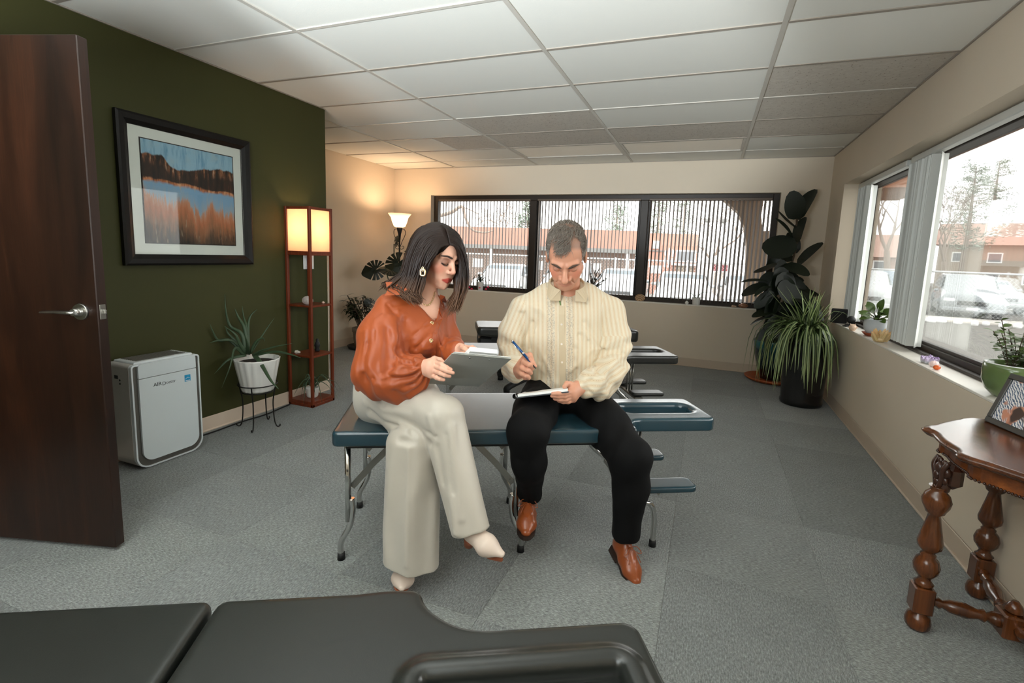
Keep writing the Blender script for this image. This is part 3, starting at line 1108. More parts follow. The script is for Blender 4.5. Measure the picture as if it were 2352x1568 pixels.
# ---------------------------------------------------------------- treatment tables
def mat_vinyl(name, c, rough=.33, coat=.5):
    t = NT(name)
    v = t.coords()
    t.set(col=t.mix(t.noise(v, 5, 3), lin(tuple(x * .94 for x in c)), lin(tuple(x * 1.06 for x in c))), rough=rough, spec=.6, coat=coat, coatr=.18)
    t.bump(t.noise(v, 420, 2), .06, .002)
    return t.m

m_teal = mat_vinyl('teal_vinyl', (34, 62, 73), .22)
m_bvinyl = mat_vinyl('black_vinyl', (30, 31, 29), .34, .12)
m_bvinyl2 = mat_vinyl('matte_black_vinyl', (36, 38, 35), .30, .25)
m_brush = M('brushed_steel', (160, 158, 152), .3, metal=1.0, var=.06)


def box2(P, x0, x1, y0, y1, r):
    q = np.abs(P[:, :2] - np.array([(x0 + x1) / 2, (y0 + y1) / 2], np.float32)) - np.array([(x1 - x0) / 2 - r, (y1 - y0) / 2 - r], np.float32)
    return vlen(np.maximum(q, 0)) + np.minimum(q.max(1), 0) - r


def slab3(P, d2, z0, z1, k):
    dz = np.abs(P[:, 2] - (z0 + z1) / 2) - (z1 - z0) / 2
    return smax(d2, dz, k)


def edge_line(P2, z, r=.0035):
    return MB().tube([(x, y, z) for x, y in P2], r, 6)


def treatment_table(label, origin, ztop, vinyl, L=1.25, W=.56, head=(.127, .45), Lh=.42, h=.005, arm=True, soft=.014):
    t = thing('treatment_table', label, 'treatment table', origin, math.radians(28.5), 'padded treatment tables')
    z0, z1 = ztop - .062, ztop
    hc = (head[0] + head[1]) / 2

    def fn(P):
        d = box2(P, 0, L, 0, W, .028)
        hd = box2(P, L - .1, L + Lh, head[0], head[1], .035)
        d = smin(d, hd, .07)
        s = box2(P, L + .02, L + Lh - .055, hc - .062, hc + .062, .045)
        # leather rises a little towards the rim of the face slot
        body = slab3(P, d, z0, z1 + .004 * np.exp(-np.maximum(s, 0) / .03), soft)
        return smax(body, -s, .028)
    sdf_obj('cushion', fn, (-.03, -.03, z0 - .02), (L + Lh + .03, W + .03, z1 + .03), h, vinyl, t)
    MB().box((L / 2 + .02, W / 2, z0 - .008), (L - .06, W - .06, .016), 0, .003).build('base_board', m_black, t)
    # folding tubular legs, two pairs, each leg with its own brace and foot
    for x0, sg in ((.017, 1), (.779, -1)):
        for y in (.086, .516):
            top = x0 + sg * .030
            lg = MB()
            lg.tube([(top, y, z0 - .01), (top, y, .17)], .0125, 12)
            lg.tube(spline([(top + sg * .014, y, .27), (top + sg * .018, y, .22), (top + sg * .006, y, .15), (x0, y, .075), (x0, y, .012)], 6), .0125, 12)
            lo_ = lg.build('leg', m_chrome, t)
            MB().tube([(x0, y, 0), (x0, y, .03)], [.0165, .015], 12).build('foot', m_black, lo_)
            yb = y + (.02 if y < .3 else -.02)
            br = MB()
            br.bar((top + sg * .012, yb, .31), (top + sg * .105, yb, .42), .004, .026)
            br.bar((top + sg * .085, yb - .006, .40), (top + sg * .19, yb - .006, z0 - .016), .004, .026)
            for k in (.025, .09, .16):
                br.tube([(top + sg * k, yb - .009, .31 + (k - .012) * 1.18), (top + sg * k, yb + .009, .31 + (k - .012) * 1.18)], .005, 8)
            br.build('brace', m_brush, t)
        MB().tube([(x0 + sg * .03, .086, z0 - .03), (x0 + sg * .03, .516, z0 - .03)], .010, 10).build('cross_tube', m_chrome, t)
    # head-end column, sprung front legs, arm boards
    for y in (.084, .50):
        lo_ = MB().tube(spline([(L - .12, y, z0 - .02), (L - .06, y, .33), (L + .06, y, .225), (L + .115, y, .20), (L + .135, y, .13), (L + .136, y, .012)], 6), .0125, 12).build('leg', m_chrome, t)
        MB().tube([(L + .136, y, 0), (L + .136, y, .03)], [.0165, .015], 12).build('foot', m_black, lo_)
    cl = MB()
    for x, y in ((L + .095, hc - .03), (L + .115, hc - .03), (L + .095, hc + .03)):
        cl.tube([(x, y, z0 - .002), (x, y, .255)], .007, 10)
    cl.box((L + .105, hc, z0 - .006), (.07, .1, .012), 0, .002)
    cl.box((L + .105, hc, .262), (.06, .42, .016), 0, .003)
    cl.box((L + .03, hc, .24), (.03, .38, .02), 0, .003)
    cl.build('head_column', m_brush, t)
    if arm:
        for y in (.09, .43):
            ab = sdf_obj('arm_board', lambda P, y=y: slab3(P, box2(P, L + .06, L + .31, y - .055, y + .055, .03), .275, .302, .010), (L + .03, y - .08, .25), (L + .34, y + .08, .33), .0045, vinyl, t)
            MB().bar((L + .12, y, .276), (L + .15, y, .25), .02, .012).build('arm_bracket', m_brush, ab)
    return t


A0 = Vector((-1.3132, 1.4744, 0))
E1 = Vector((math.cos(math.radians(28.5)), math.sin(math.radians(28.5)), 0))
E2 = Vector((-E1.y, E1.x, 0))
bench1 = treatment_table('teal vinyl treatment table that the two people sit on', A0, .585, m_teal)
bench2 = treatment_table('black treatment table standing directly behind the teal one', A0 + E1 * .40 + E2 * 1.475, .585, m_bvinyl, L=1.35, W=.50, head=(.03, .455), Lh=.40, h=.006)
# the white paper sheet on that table
# farthest table: separate sprung cushions on a black steel base
o3 = A0 + E1 * .70 + E2 * 2.52
b3 = thing('treatment_table', 'black treatment table farthest back, below the window sill', 'treatment table', o3, math.radians(28.5), 'padded treatment tables')
sdf_obj('foot_cushion', lambda P: slab3(P, box2(P, 0, .52, 0, .46, .05), .53 + .10 * np.clip(.14 - P[:, 0], 0, .2), .625, .03), (-.03, -.03, .48), (.56, .5, .66), .006, m_bvinyl, b3)
sdf_obj('middle_cushion', lambda P: slab3(P, box2(P, .54, 1.05, 0, .46, .03), .54, .625, .025), (.5, -.03, .5), (1.1, .5, .66), .006, m_bvinyl, b3)
def head3(P):
    Q = P.copy()
    Q[:, 2] += .14 * np.clip(Q[:, 0] - 1.25, 0, 1) ** 1.3
    d = slab3(Q, box2(P, 1.07, 1.56, .03, .43, .09), .52, .635, .03)
    return smax(d, -box2(P, 1.12, 1.42, .19, .27, .03), .03)
sdf_obj('head_cushion', head3, (1.04, 0, .40), (1.6, .47, .67), .006, m_bvinyl, b3)
MB().box((.78, .23, .50), (1.3, .30, .06), 0, .008).box((.12, .23, .47), (.20, .30, .10), 0, .02).build('deck', m_black, b3)
MB().box((.78, .23, .28), (.5, .20, .40), 0, .03).build('pedestal', m_black, b3)
for x in (.30, 1.15):
    for y in (-.06, .53):
        s = 1 if x > .7 else -1
        MB().tube(spline([(.78 + s * .2, .23, .13), (x + s * .0, y, .09), (x + s * .02, y, .03)], 5), [.03] * 10 + [.026], 8).build('leg', m_black, b3)
        MB().tube([(x + s * .02, y, 0), (x + s * .02, y, .035)], .028, 12).build('foot', m_black, b3)

# foreground table: two cushions and a narrower head with a rolled face slot
of = Vector((-.5419, .8236, 0))
ft = thing('treatment_table', 'large black treatment table cut off at the bottom of the photo', 'treatment table', of, math.radians(28.5), 'padded treatment tables')
sdf_obj('body_cushion', lambda P: slab3(P, box2(P, -1.30, -.378, -.56, .008, .022) , .50, .585, .016), (-1.33, -.59, .47), (-.35, .03, .61), .006, m_bvinyl2, ft)
def headf(P):
    d = smin(box2(P, -.370, .035, -.56, .006, .022), box2(P, -.1, .463, -.437, -.118, .035), .085)
    d = smin(d, s_cone(np.stack([P[:, 0], P[:, 1], 0 * P[:, 0]], 1), (-.03, -.075, 0), (.075, -.19, 0), .066, .080), .05)
    s = box2(P, .038, .404, -.345, -.213, .02)
    b = slab3(P, d, .50, .585, .016)
    u = np.abs(vlen(np.stack([np.maximum(s, -.02) * 1.0 - .012, P[:, 2] - .572], 1))) - .024
    b = smax(b, -s, .012)
    return smin(b, np.maximum(u, -(s + .02)), .012)
sdf_obj('head_cushion', headf, (-.40, -.59, .47), (.50, .03, .63), .0045, m_bvinyl2, ft)
MB().box((-.62, -.28, .49), (1.3, .48, .02), 0, .004).build('base_board', m_black, ft)
for x in (-1.15, .02):
    for y in (-.48, -.08):
        MB().tube([(x, y, 0), (x, y, .485)], .0125, 12).build('leg', m_chrome, ft)

# ---------------------------------------------------------------- shelf lamp
m_paper = NT('lamp_paper')
def mk_paper(t, c, tr=.75):
    d = t.n('ShaderNodeBsdfDiffuse')
    d.inputs[0].default_value = lin(c)
    s = t.n('ShaderNodeBsdfTranslucent')
    s.inputs[0].default_value = lin(c)
    mx = t.n('ShaderNodeMixShader')
    mx.inputs[0].default_value = tr
    t.l(d.outputs[0], mx.inputs[1])
    t.l(s.outputs[0], mx.inputs[2])
    t.l(mx.outputs[0], t.out.inputs[0])
    return t.m
m_paper = mk_paper(m_paper, (255, 236, 216))
lx0, lx1, ly0, ly1 = -3.138, -2.885, 3.045, 3.298
sl = thing('shelf_lamp', 'tall square shelf lamp of red-brown wood with a lit paper shade on the green wall', 'floor lamp', ((lx0 + lx1) / 2, (ly0 + ly1) / 2, 0))
w = .1265
for sx in (-1, 1):
    for sy in (-1, 1):
        MB().box((sx * (w - .011), sy * (w - .011), .80), (.022, .022, 1.60), 0, .002).build('post', m_redwood, sl)
for z, th in ((.035, .022), (.415, .016), (.822, .016), (1.232, .018)):
    MB().box((0, 0, z), (2 * w - .006, 2 * w - .006, th), 0, .002).build('shelf', m_redwood, sl)
for sx, sy in ((0, -1), (0, 1), (-1, 0), (1, 0)):
    for z in (1.588, 1.245):
        MB().box((sx * (w - .011), sy * (w - .011), z), ((2 * w - .044) if sy else .018, (2 * w - .044) if sx else .018, .020), 0, .002).build('rail', m_redwood, sl)
    MB().box((sx * (w - .014), sy * (w - .014), 1.416), ((2 * w - .042) if sy else .0015, (2 * w - .042) if sx else .0015, .325)).build('shade_panel', m_paper, sl)
MB().box((0, 0, .012), (2 * w, 2 * w, .024), 0, .003).build('base', m_redwood, sl)
m_bulb = M('bulb_glow', (255, 214, 150), .4, emit=(1, .72, .42, 1), estr=6)
MB().ball((0, 0, 1.41), (.028, .028, .038)).build('bulb', m_bulb, sl)
lamp('shelf_lamp_light', 'POINT', ((lx0 + lx1) / 2, (ly0 + ly1) / 2, 1.43), 5.2, (1.0, .66, .39), radius=.035)

# ---------------------------------------------------------------- torchiere
m_alab = mk_paper(NT('frosted_glass_bowl'), (255, 246, 236), .6)
tp = Vector((-3.96, 5.83, 0))
tc = thing('torchiere', 'black iron torchiere floor lamp with a glowing glass bowl in the far corner', 'floor lamp', tp)
MB().lathe([(.04, 1.585), (.075, 1.60), (.10, 1.66), (.115, 1.72), (.152, 1.765), (.155, 1.772), (.150, 1.772), (.110, 1.722), (.094, 1.664), (.068, 1.608), (.03, 1.594)], n=32).build('shade', m_alab, tc)
MB().tube([(0, 0, .03), (0, 0, 1.52)], .011, 12).build('pole', m_iron, tc)
MB().lathe([(.012, 1.42), (.020, 1.50), (.034, 1.55), (.042, 1.588), (.02, 1.592)], n=16).build('cup', m_iron, tc)
MB().lathe([(.14, 0), (.145, .012), (.06, .03), (.02, .05), (.012, .06)], n=28).build('base', m_iron, tc)
for s in (-1, 1):
    px, py = .934 * s, .357 * s
    MB().tube(spline([(px * .02, py * .02, 1.57), (px * .07, py * .07, 1.555), (px * .075, py * .075, 1.49), (px * .035, py * .035, 1.40), (px * .012, py * .012, 1.33)], 6), .004, 6).build('scroll', m_iron, tc)
    MB().tube(spline([(px * .012, py * .012, 1.30), (px * .03, py * .03, 1.295), (px * .055, py * .055, 1.31), (px * .055, py * .055, 1.335), (px * .035, py * .035, 1.338), (px * .036, py * .036, 1.322)], 6), .004, 6).build('scroll', m_iron, tc)
MB().ball((0, 0, 1.66), (.028, .028, .035)).build('bulb', m_bulb, tc)
lamp('torchiere_light', 'POINT', (tp.x, tp.y, 1.71), 12, (1.0, .69, .43), radius=.05)

# ---------------------------------------------------------------- framed landscape
def mat_painting():
    t = NT('abstract_landscape_print')
    tc = t.n('ShaderNodeTexCoord')
    sp = t.n('ShaderNodeSeparateXYZ')
    t.l(tc.outputs['Object'], sp.inputs[0])
    u, v = sp.outputs['Y'], sp.outputs['Z']            # -.3 .. .3 each
    uu = t.math('ADD', t.math('MULTIPLY', u, 1 / .6), .5)
    vv = t.math('ADD', t.math('MULTIPLY', v, 1 / .6), .5)
    streak = t.noise(t.coords(scale=(1, 26, 4)), 1.6, 5, .65)
    blot = t.noise(t.coords(scale=(1, 7, 7)), 1.5, 5, .6)
    edge = t.noise(t.coords(scale=(1, 14, 3)), 1.3, 4, .7)
    # cliff line: high at the left, dropping to the middle, level to the right
    hill = t.ramp(uu, [(0, (.86,) * 3 + (1,)), (.2, (.86,) * 3 + (1,)), (.28, (.77,) * 3 + (1,)), (.36, (.745,) * 3 + (1,)), (.6, (.78,) * 3 + (1,)), (.8, (.83,) * 3 + (1,)), (1, (.82,) * 3 + (1,))])
    hl = t.math('ADD', hill, t.math('MULTIPLY', t.math('SUBTRACT', edge, .5), .07))
    sky = t.mix(t.math('MULTIPLY', t.math('SUBTRACT', streak, .48), 5, True), lin((160, 196, 216)), lin((104, 154, 190)))
    sky = t.mix(t.math('MULTIPLY', t.math('SUBTRACT', blot, .5), 6, True), sky, lin((170, 194, 206)))
    rock = t.ramp(t.math('ADD', streak, t.math('MULTIPLY', t.math('SUBTRACT', blot, .5), .6)), [(.35, (28, 18, 14)), (.5, (74, 42, 24)), (.60, (168, 104, 64)), (.68, (216, 186, 160))])
    dark = t.ramp(streak, [(.35, (22, 15, 12)), (.6, (62, 34, 22)), (.75, (120, 66, 36))])
    # rock only near the top of the hills
    k = t.math('MULTIPLY', t.math('SUBTRACT', t.math('ADD', vv, .10), hl), 14, True)
    land = t.mix(k, dark, rock)
    warm = t.ramp(streak, [(.38, (106, 58, 34)), (.5, (196, 112, 62)), (.64, (226, 168, 128))])
    blue = t.mix(streak, lin((120, 156, 190)), lin((168, 186, 200)))
    # water below the shore, shore band between
    shore = t.math('ADD', vv, t.math('MULTIPLY', t.math('SUBTRACT', blot, .5), .10))
    shore = t.math('ADD', shore, t.math('MULTIPLY', uu, .06))
    dip = t.ramp(uu, [(.0, (.0, .0, .0, 1)), (.2, (.08, .08, .08, 1)), (.42, (.05, .05, .05, 1)), (.58, (.20, .20, .20, 1)), (.70, (.08, .08, .08, 1)), (.9, (.16, .16, .16, 1)), (1, (.16, .16, .16, 1))])
    low = t.ramp(t.math('ADD', t.math('ADD', vv, dip), t.math('MULTIPLY', t.math('SUBTRACT', streak, .5), .42)), [(.06, (34, 22, 16)), (.18, (96, 66, 44)), (.28, (156, 102, 68)), (.40, (196, 118, 78)), (.48, (204, 146, 116)), (.53, (160, 176, 192)), (.64, (136, 174, 206))])
    pale = t.math('MULTIPLY', t.math('SUBTRACT', t.noise(t.coords(scale=(1, 34, 7)), 1.3, 4, .6), .60), 8, True)
    low = t.mix(t.math('MULTIPLY', pale, .6), low, lin((206, 178, 150)))
    c = t.mix(t.math('MULTIPLY', t.math('SUBTRACT', shore, .60), 40, True), low, warm)
    c = t.mix(t.math('MULTIPLY', t.math('SUBTRACT', shore, .635), 60, True), c, land)
    c = t.mix(t.math('MULTIPLY', t.math('SUBTRACT', vv, hl), 60, True), c, sky)
    t.set(col=c, rough=.5)
    return t.m

m_frame = M('black_brown_frame', (11, 8, 6), .45, spec=.3)
m_mat = M('white_mat_board', (238, 238, 232), .8, var=.02)
m_core = M('dark_mat_line', (36, 24, 20), .7)
pt = thing('framed_picture', 'square landscape picture in a wide black frame on the green wall', 'picture', (XL + .002, 2.302, 1.582))
S_, T_ = .434, .066
prof = [(0, .004), (0, .030), (.012, .036), (.040, .030), (.058, .018), (.066, .014), (.066, .004)]
rings = []
for a, b in ((-1, -1), (1, -1), (1, 1), (-1, 1)):
    rings.append([(z, a * (S_ - p), b * (S_ - p)) for p, z in prof])
MB().rings(rings + [rings[0]], False, False).build('frame', m_frame, pt)
MB().box((.007, 0, 0), (.006, 2 * S_ - .12, 2 * S_ - .12)).build('mat_board', m_mat, pt)
MB().box((.0105, 0, .002), (.002, .614, .612)).build('mat_line', m_core, pt)
pi = MB().box((0, 0, 0), (.002, .60, .60)).build('print', mat_painting(), pt, (.0122, 0, .002))
MB().box((.017, 0, 0), (.002, 2 * S_ - .13, 2 * S_ - .13)).build('glazing', m_glass, pt)

sw = thing('light_switch', 'white double light switch plate on the green wall behind the shelf lamp', 'light switch', (XL + .001, 3.305, 1.16))
MB().box((.003, 0, 0), (.006, .118, .116), 0, .003).build('plate', m_white, sw)
for y in (-.026, .026):
    MB().box((.007, y, 0), (.006, .034, .066), 0, .002).build('rocker', m_white, sw)

# ---------------------------------------------------------------- air purifier
m_ppanel = M('white_gloss_panel', (214, 222, 224), .3, var=.01)
m_pshell = M('pearl_plastic', (196, 192, 186), .35, var=.02)
m_ptrim = M('silver_trim', (120, 116, 110), .3, metal=.7, var=.03)
m_ptop = M('white_plastic_top', (222, 228, 230), .35, var=.01)
m_text = M('grey_print', (92, 94, 96), .6)
m_text_d = M('dark_print', (48, 50, 52), .6)
m_label = M('cyan_label', (28, 150, 196), .5, var=.02)


def yz_prism(mb, poly, x0, x1):
    return mb.rings([[(x0, y, z) for y, z in poly], [(x1, y, z) for y, z in poly]], True, False)


def tub(y0, y1, z0, z1, rb, rt, n=8):
    P = []
    for cy_, cz_, r, a0 in ((y1 - rb, z0 + rb, rb, -PI / 2), (y1 - rt, z1 - rt, rt, 0), (y0 + rt, z1 - rt, rt, PI / 2), (y0 + rb, z0 + rb, rb, PI)):
        for i in range(n + 1):
            a = a0 + PI / 2 * i / n
            P.append((cy_ + r * math.cos(a), cz_ + r * math.sin(a)))
    return P

pu = thing('air_purifier', 'white air purifier with silver trim standing on the carpet by the green wall', 'air purifier', (-3.0, 1.925, 0))
hw = .198
yz_prism(MB(), tub(-hw, hw, .004, .612, .075, .02), -.10, .075).build('shell', m_pshell, pu)
yz_prism(MB(), tub(-hw + .006, hw - .006, .010, .606, .07, .018), .075, .092).build('trim', m_ptrim, pu)
T1, T2 = tub(-hw + .001, hw - .001, .005, .611, .074, .019), tub(-hw + .009, hw - .009, .013, .603, .067, .013)
MB().rings([[(x, y, z) for y, z in T] for x, T in ((.074, T1), (.097, T1), (.098, T2), (.074, T2))], False, False).build('trim_lip', m_ptop, pu)
yz_prism(MB(), tub(-hw + .034, hw - .030, .045, .527, .06, .004), .080, .104).build('front_panel', m_ppanel, pu)
yz_prism(MB(), tub(-hw + .034, hw - .030, .531, .612, .004, .02), .030, .104).build('top_panel', m_ppanel, pu)
yz_prism(MB(), tub(-hw + .030, hw - .030, .60, .622, .004, .008), -.095, .075).build('top_cover', m_ptop, pu)
gr = MB()
for i in range(9):
    gr.box((-.078 + i * .016, 0, .6235), (.006, .28, .003))
gr.build('outlet_grille', m_ptrim, pu)


def text_obj(s, size, mat, parent, loc, name='lettering', space=1.0):
    cu = bpy.data.curves.new('t', 'FONT')
    cu.body = s
    cu.size = size
    cu.extrude = .0004
    cu.space_character = space
    o = bpy.data.objects.new('t', cu)
    COL.objects.link(o)
    dg = bpy.context.evaluated_depsgraph_get()
    me = bpy.data.meshes.new_from_object(o.evaluated_get(dg))
    bpy.data.objects.remove(o)
    me.materials.clear()
    me.materials.append(mat)
    wd = max(v.co.x for v in me.vertices)
    for v in me.vertices:                     # text runs along +Y, upright in Z, facing +X
        v.co = (v.co.z, v.co.x, v.co.y)
    ob = link(name, me, parent, loc)
    return ob, wd

_, wd = text_obj('AIR', .030, m_text_d, pu, (.1045, -.088, .470))
text_obj('D', .030, m_text, pu, (.1045, -.088 + wd + .003, .466))
text_obj('octor', .025, m_text, pu, (.1045, -.088 + wd + .026, .470))
MB().box((.1046, .112, .477), (.0012, .036, .040)).build('label', m_label, pu)
MB().tube(spline([(.1054, .098, .472), (.1054, .110, .481), (.1054, .124, .477)], 4), .0010, 4).box((.1053, .112, .462), (.0006, .028, .004)).build('label_mark', m_white, pu)
for z in (.50, .52):
    MB().tube([(.0, -hw - .002, z), (.0, -hw + .002, z)], .006, 8).build('side_button', m_text_d, pu)
MB().box((-.03, -hw, .535), (.03, .003, .02)).build('side_button', m_text_d, pu)
cable = thing('power_cable', 'black cable lying along the foot of the green wall', 'cable', (-3.12, 2.2, 0))
MB().tube(spline([(.03, -.04, .008), (.035, .15, .006), (.028, .35, .006), (.05, .55, .006), (.03, .70, .006), (.02, .82, .008)], 8), .005, 6).build('wire', m_black, cable)

# ---------------------------------------------------------------- half-octagonal walnut side table
m_carved = M('carved_dark_walnut', (60, 30, 16), .35, var=.3, scale=30, coat=.4)
st = thing('side_table', 'antique carved walnut side table with turned legs against the window wall', 'side table', (1.0, 2.085, 0))
half = [(.150, .392), (.036, .388), (-.010, .352), (-.028, .330), (-.070, .290), (-.120, .235), (-.158, .190), (-.184, .172), (-.200, .148), (-.202, .128), (-.192, .112), (-.188, .08), (-.194, .04), (-.197, 0)]
poly = half + [(x, -y) for x, y in reversed(half[:-1])]
def grow(P, d):
    c = Vector((.0, 0))
    return [(x * (1 + d / .2) + (0 if x < .1 else -d), y * (1 + d / .35)) for x, y in P]
top = MB()
top.rings([[(x, y, z) for x, y in grow(poly, d)] for d, z in ((-.022, .684), (-.010, .688), (-.002, .694), (.004, .700), (.004, .706), (-.002, .711), (-.012, .714), (-.018, .715))], True, True)
top.build('tabletop', m_walnut, st)
ap = grow(poly, -.048)
ap = [(min(x, .14), y) for x, y in ap]
a_ = MB().rings([[(x, y, .685) for x, y in ap], [(x, y, .632) for x, y in ap]], True, False).build('apron', m_apron, st)
bead = MB()
for i in range(len(ap) - 1):
    p, q = Vector(ap[i]), Vector(ap[i + 1])
    n = max(1, int((q - p).length / .0085))
    for k in range(n):
        s = p + (q - p) * k / n
        bead.ball((s.x * 1.015, s.y * 1.005, .634), .0048, 6, 4)
bead.build('beading', m_carved, a_)['kind'] = 'stuff'
LEG = [(.030, .0), (.038, .012), (.040, .03), (.034, .052), (.020, .064), (.020, .07)]
LEG2 = [(.022, .165), (.030, .178), (.022, .186), (.018, .198), (.026, .208), (.037, .225), (.040, .245), (.034, .268), (.022, .282), (.024, .288), (.018, .295), (.022, .302), (.036, .318), (.038, .335), (.030, .375), (.022, .415), (.018, .440), (.028, .448), (.030, .455), (.040, .475), (.043, .492), (.036, .515), (.024, .528), (.022, .538), (.028, .545)]
def leg(p, carved):
    lg = MB().lathe(LEG, (p[0], p[1], 0), 20).lathe(LEG2, (p[0], p[1], 0), 20)
    lg.box((p[0], p[1], .118), (.062, .062, .098), 0, .004)
    lg.lathe([(.02, .07), (.02, .17)], (p[0], p[1], 0), 12)
    lo_ = lg.build('leg', m_walnut, st)
    br = MB()
    if carved:
        br.box((p[0] + .030, p[1], .590), (.055, .070, .085), 0, .016)
        for k, (dx, dy, z, r) in enumerate(((-.006, .0, .612, .018), (-.010, .0, .586, .015), (-.008, .0, .562, .013), (.004, .030, .606, .016), (.004, -.030, .606, .016), (.004, .026, .576, .013), (.004, -.026, .576, .013), (.0, 0, .540, .018), (.0, .016, .632, .012), (.0, -.016, .632, .012), (.012, .0, .55, .026))):
            br.ball((p[0] + dx, p[1] + dy, z), (r * .8, r, r * 1.2), 8, 6)
        br.tube(spline([(p[0] + .002, p[1] + .038, .645), (p[0] - .010, p[1] + .036, .615), (p[0] - .006, p[1] + .024, .575), (p[0] - .006, p[1] + .004, .53)], 4), .008, 6)
        br.tube(spline([(p[0] + .002, p[1] - .038, .645), (p[0] - .010, p[1] - .036, .615), (p[0] - .006, p[1] - .024, .575), (p[0] - .006, p[1] - .004, .53)], 4), .008, 6)
    else:
        br.box((p[0], p[1], .575), (.05, .06, .06), 0, .01)
    br.build('carved_bracket', m_carved, st)
legs = [(-.183, 0), (.118, .318), (.118, -.318)]
for i, p in enumerate(legs):
    leg(p, i == 0)
ctr = (.06, -.03)
def stretcher(p):
    a, b = Vector((p[0], p[1], .115)), Vector((ctr[0], ctr[1], .115))
    pr = [(0, .016), (.12, .019), (.16, .014), (.2, .020), (.24, .013), (.32, .022), (.5, .026), (.64, .016), (.7, .022), (.73, .014), (.8, .024), (.86, .024), (.92, .014), (1, .018)]
    MB().tube([tuple(a + (b - a) * k) for k, r in pr], [r for k, r in pr], 14).build('stretcher', m_walnut, st)
for p in legs:
    stretcher(p)
MB().box((ctr[0], ctr[1], .115), (.075, .075, .085), 0, .006).lathe([(.02, .158), (.03, .168), (.02, .185), (.008, .20)], (ctr[0], ctr[1], 0), 14).build('centre_block', m_walnut, st)

def mat_photo():
    t = NT('family_photo_print')
    v = t.coords(scale=(1, 1, 1))
    wv = t.n('ShaderNodeTexWave', bands_direction='DIAGONAL')
    wv.inputs['Scale'].default_value = 48
    wv.inputs['Distortion'].default_value = 9
    wv.inputs['Detail'].default_value = 3
    wv.inputs['Detail Scale'].default_value = .8
    t.l(v, wv.inputs['Vector'])
    stripes = t.ramp(wv.outputs['Fac'], [(.25, (70, 92, 120)), (.45, (226, 228, 232)), (1, (240, 238, 236))])
    b1 = t.noise(v, 14, 2)
    b2 = t.noise(t.coords(loc=(3, 1, 2)), 11, 2)
    c = t.mix(t.math('MULTIPLY', t.math('SUBTRACT', b1, .53), 20, True), stripes, lin((206, 140, 112)))
    c = t.mix(t.math('MULTIPLY', t.math('SUBTRACT', b2, .58), 20, True), c, lin((62, 42, 36)))
    t.set(col=c, rough=.3)
    return t.m

pf = thing('photo_frame', 'grey framed photograph leaning back on the side table', 'photo frame', (1.062, 2.425, .716), math.radians(-96))
pf.rotation_euler = (math.radians(-18), 0, math.radians(-79))
FR = m_fr = M('grey_metal_frame', (70, 70, 68), .35, metal=.3)
fb = MB()
Wf, Hf, bt = .26, .205, .022
for c, s in (((Wf / 2, 0, bt / 2), (Wf, .016, bt)), ((Wf / 2, 0, Hf - bt / 2), (Wf, .016, bt)), ((bt / 2, 0, Hf / 2), (bt, .016, Hf - 2 * bt)), ((Wf - bt / 2, 0, Hf / 2), (bt, .016, Hf - 2 * bt))):
    fb.box(c, s, 0, .002)
fb.build('frame', m_fr, pf)
MB().box((0, 0, 0), (Wf - 2 * bt, .004, Hf - 2 * bt)).build('photo', mat_photo(), pf, (Wf / 2, -.001, Hf / 2))
MB().box((Wf / 2, .010, Hf / 2), (Wf - .02, .004, Hf - .02)).build('back_board', m_black, pf)
MB().bar((Wf / 2, .012, Hf * .7), (Wf / 2, .085, .028), .05, .004).build('strut', m_black, pf)


# ---------------------------------------------------------------- plants
def mat_leaf(name, c, c2=None, rough=.38, stripe=None, vein=False):
    t = NT(name)
    v = t.coords()
    n = t.noise(v, 14, 3)
    col = t.mix(n, lin(c), lin(c2 or tuple(x * 1.35 for x in c)))
    sp = t.n('ShaderNodeSeparateXYZ')
    t.l(v, sp.inputs[0])
    if stripe:
        col = t.mix(t.math('LESS_THAN', t.math('ABSOLUTE', sp.outputs['X']), stripe[1]), col, lin(stripe[0]))
    if vein:
        w = t.n('ShaderNodeTexWave')
        w.inputs['Scale'].default_value = 2.6
        t.l(t.coords(rot=(0, 0, PI / 2)), w.inputs['Vector'])
        col = t.mix(t.math('MULTIPLY', t.math('GREATER_THAN', w.outputs['Fac'], .95), .4), col, lin(tuple(x * 1.9 for x in c)))
    t.set(col=col, rough=rough, spec=.45)
    return t.m

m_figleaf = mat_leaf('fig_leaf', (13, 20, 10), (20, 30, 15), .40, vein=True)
m_spider = mat_leaf('spider_plant_leaf', (44, 66, 28), (66, 88, 40), .42, stripe=((150, 166, 112), .11))
m_aloe = mat_leaf('aloe_leaf', (54, 72, 50), (72, 92, 64), .45)
m_bush = mat_leaf('dark_foliage', (28, 38, 20), (44, 54, 28), .45)
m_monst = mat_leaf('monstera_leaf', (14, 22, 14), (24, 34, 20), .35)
m_pothos = mat_leaf('pothos_leaf', (66, 92, 38), (100, 124, 58), .38)
m_rose = mat_leaf('small_green_leaf', (60, 84, 40), (104, 122, 66), .42)
m_jade = mat_leaf('jade_leaf', (30, 36, 22), (44, 50, 30), .4)
m_stem = M('brown_stem', (74, 58, 40), .7)
m_soil = M('dark_soil', (36, 28, 22), .95, var=.4, scale=60)
m_wpot = M('white_glazed_pot', (228, 226, 220), .3, var=.02)
m_terra = M('terracotta', (170, 82, 46), .7, var=.08)


def leaf_mesh(name, mat, shape, wr, bend=.06, seg=8, cup=.15):
    """unit leaf along +Y, lying in XY"""
    return MB().leaf((0, 0, 0), (0, 1, 0), wr, bend, side=(1, 0, 0), shape=shape, seg=seg, cup=cup, lift=(0, 0, 1)).mesh(name, mat)


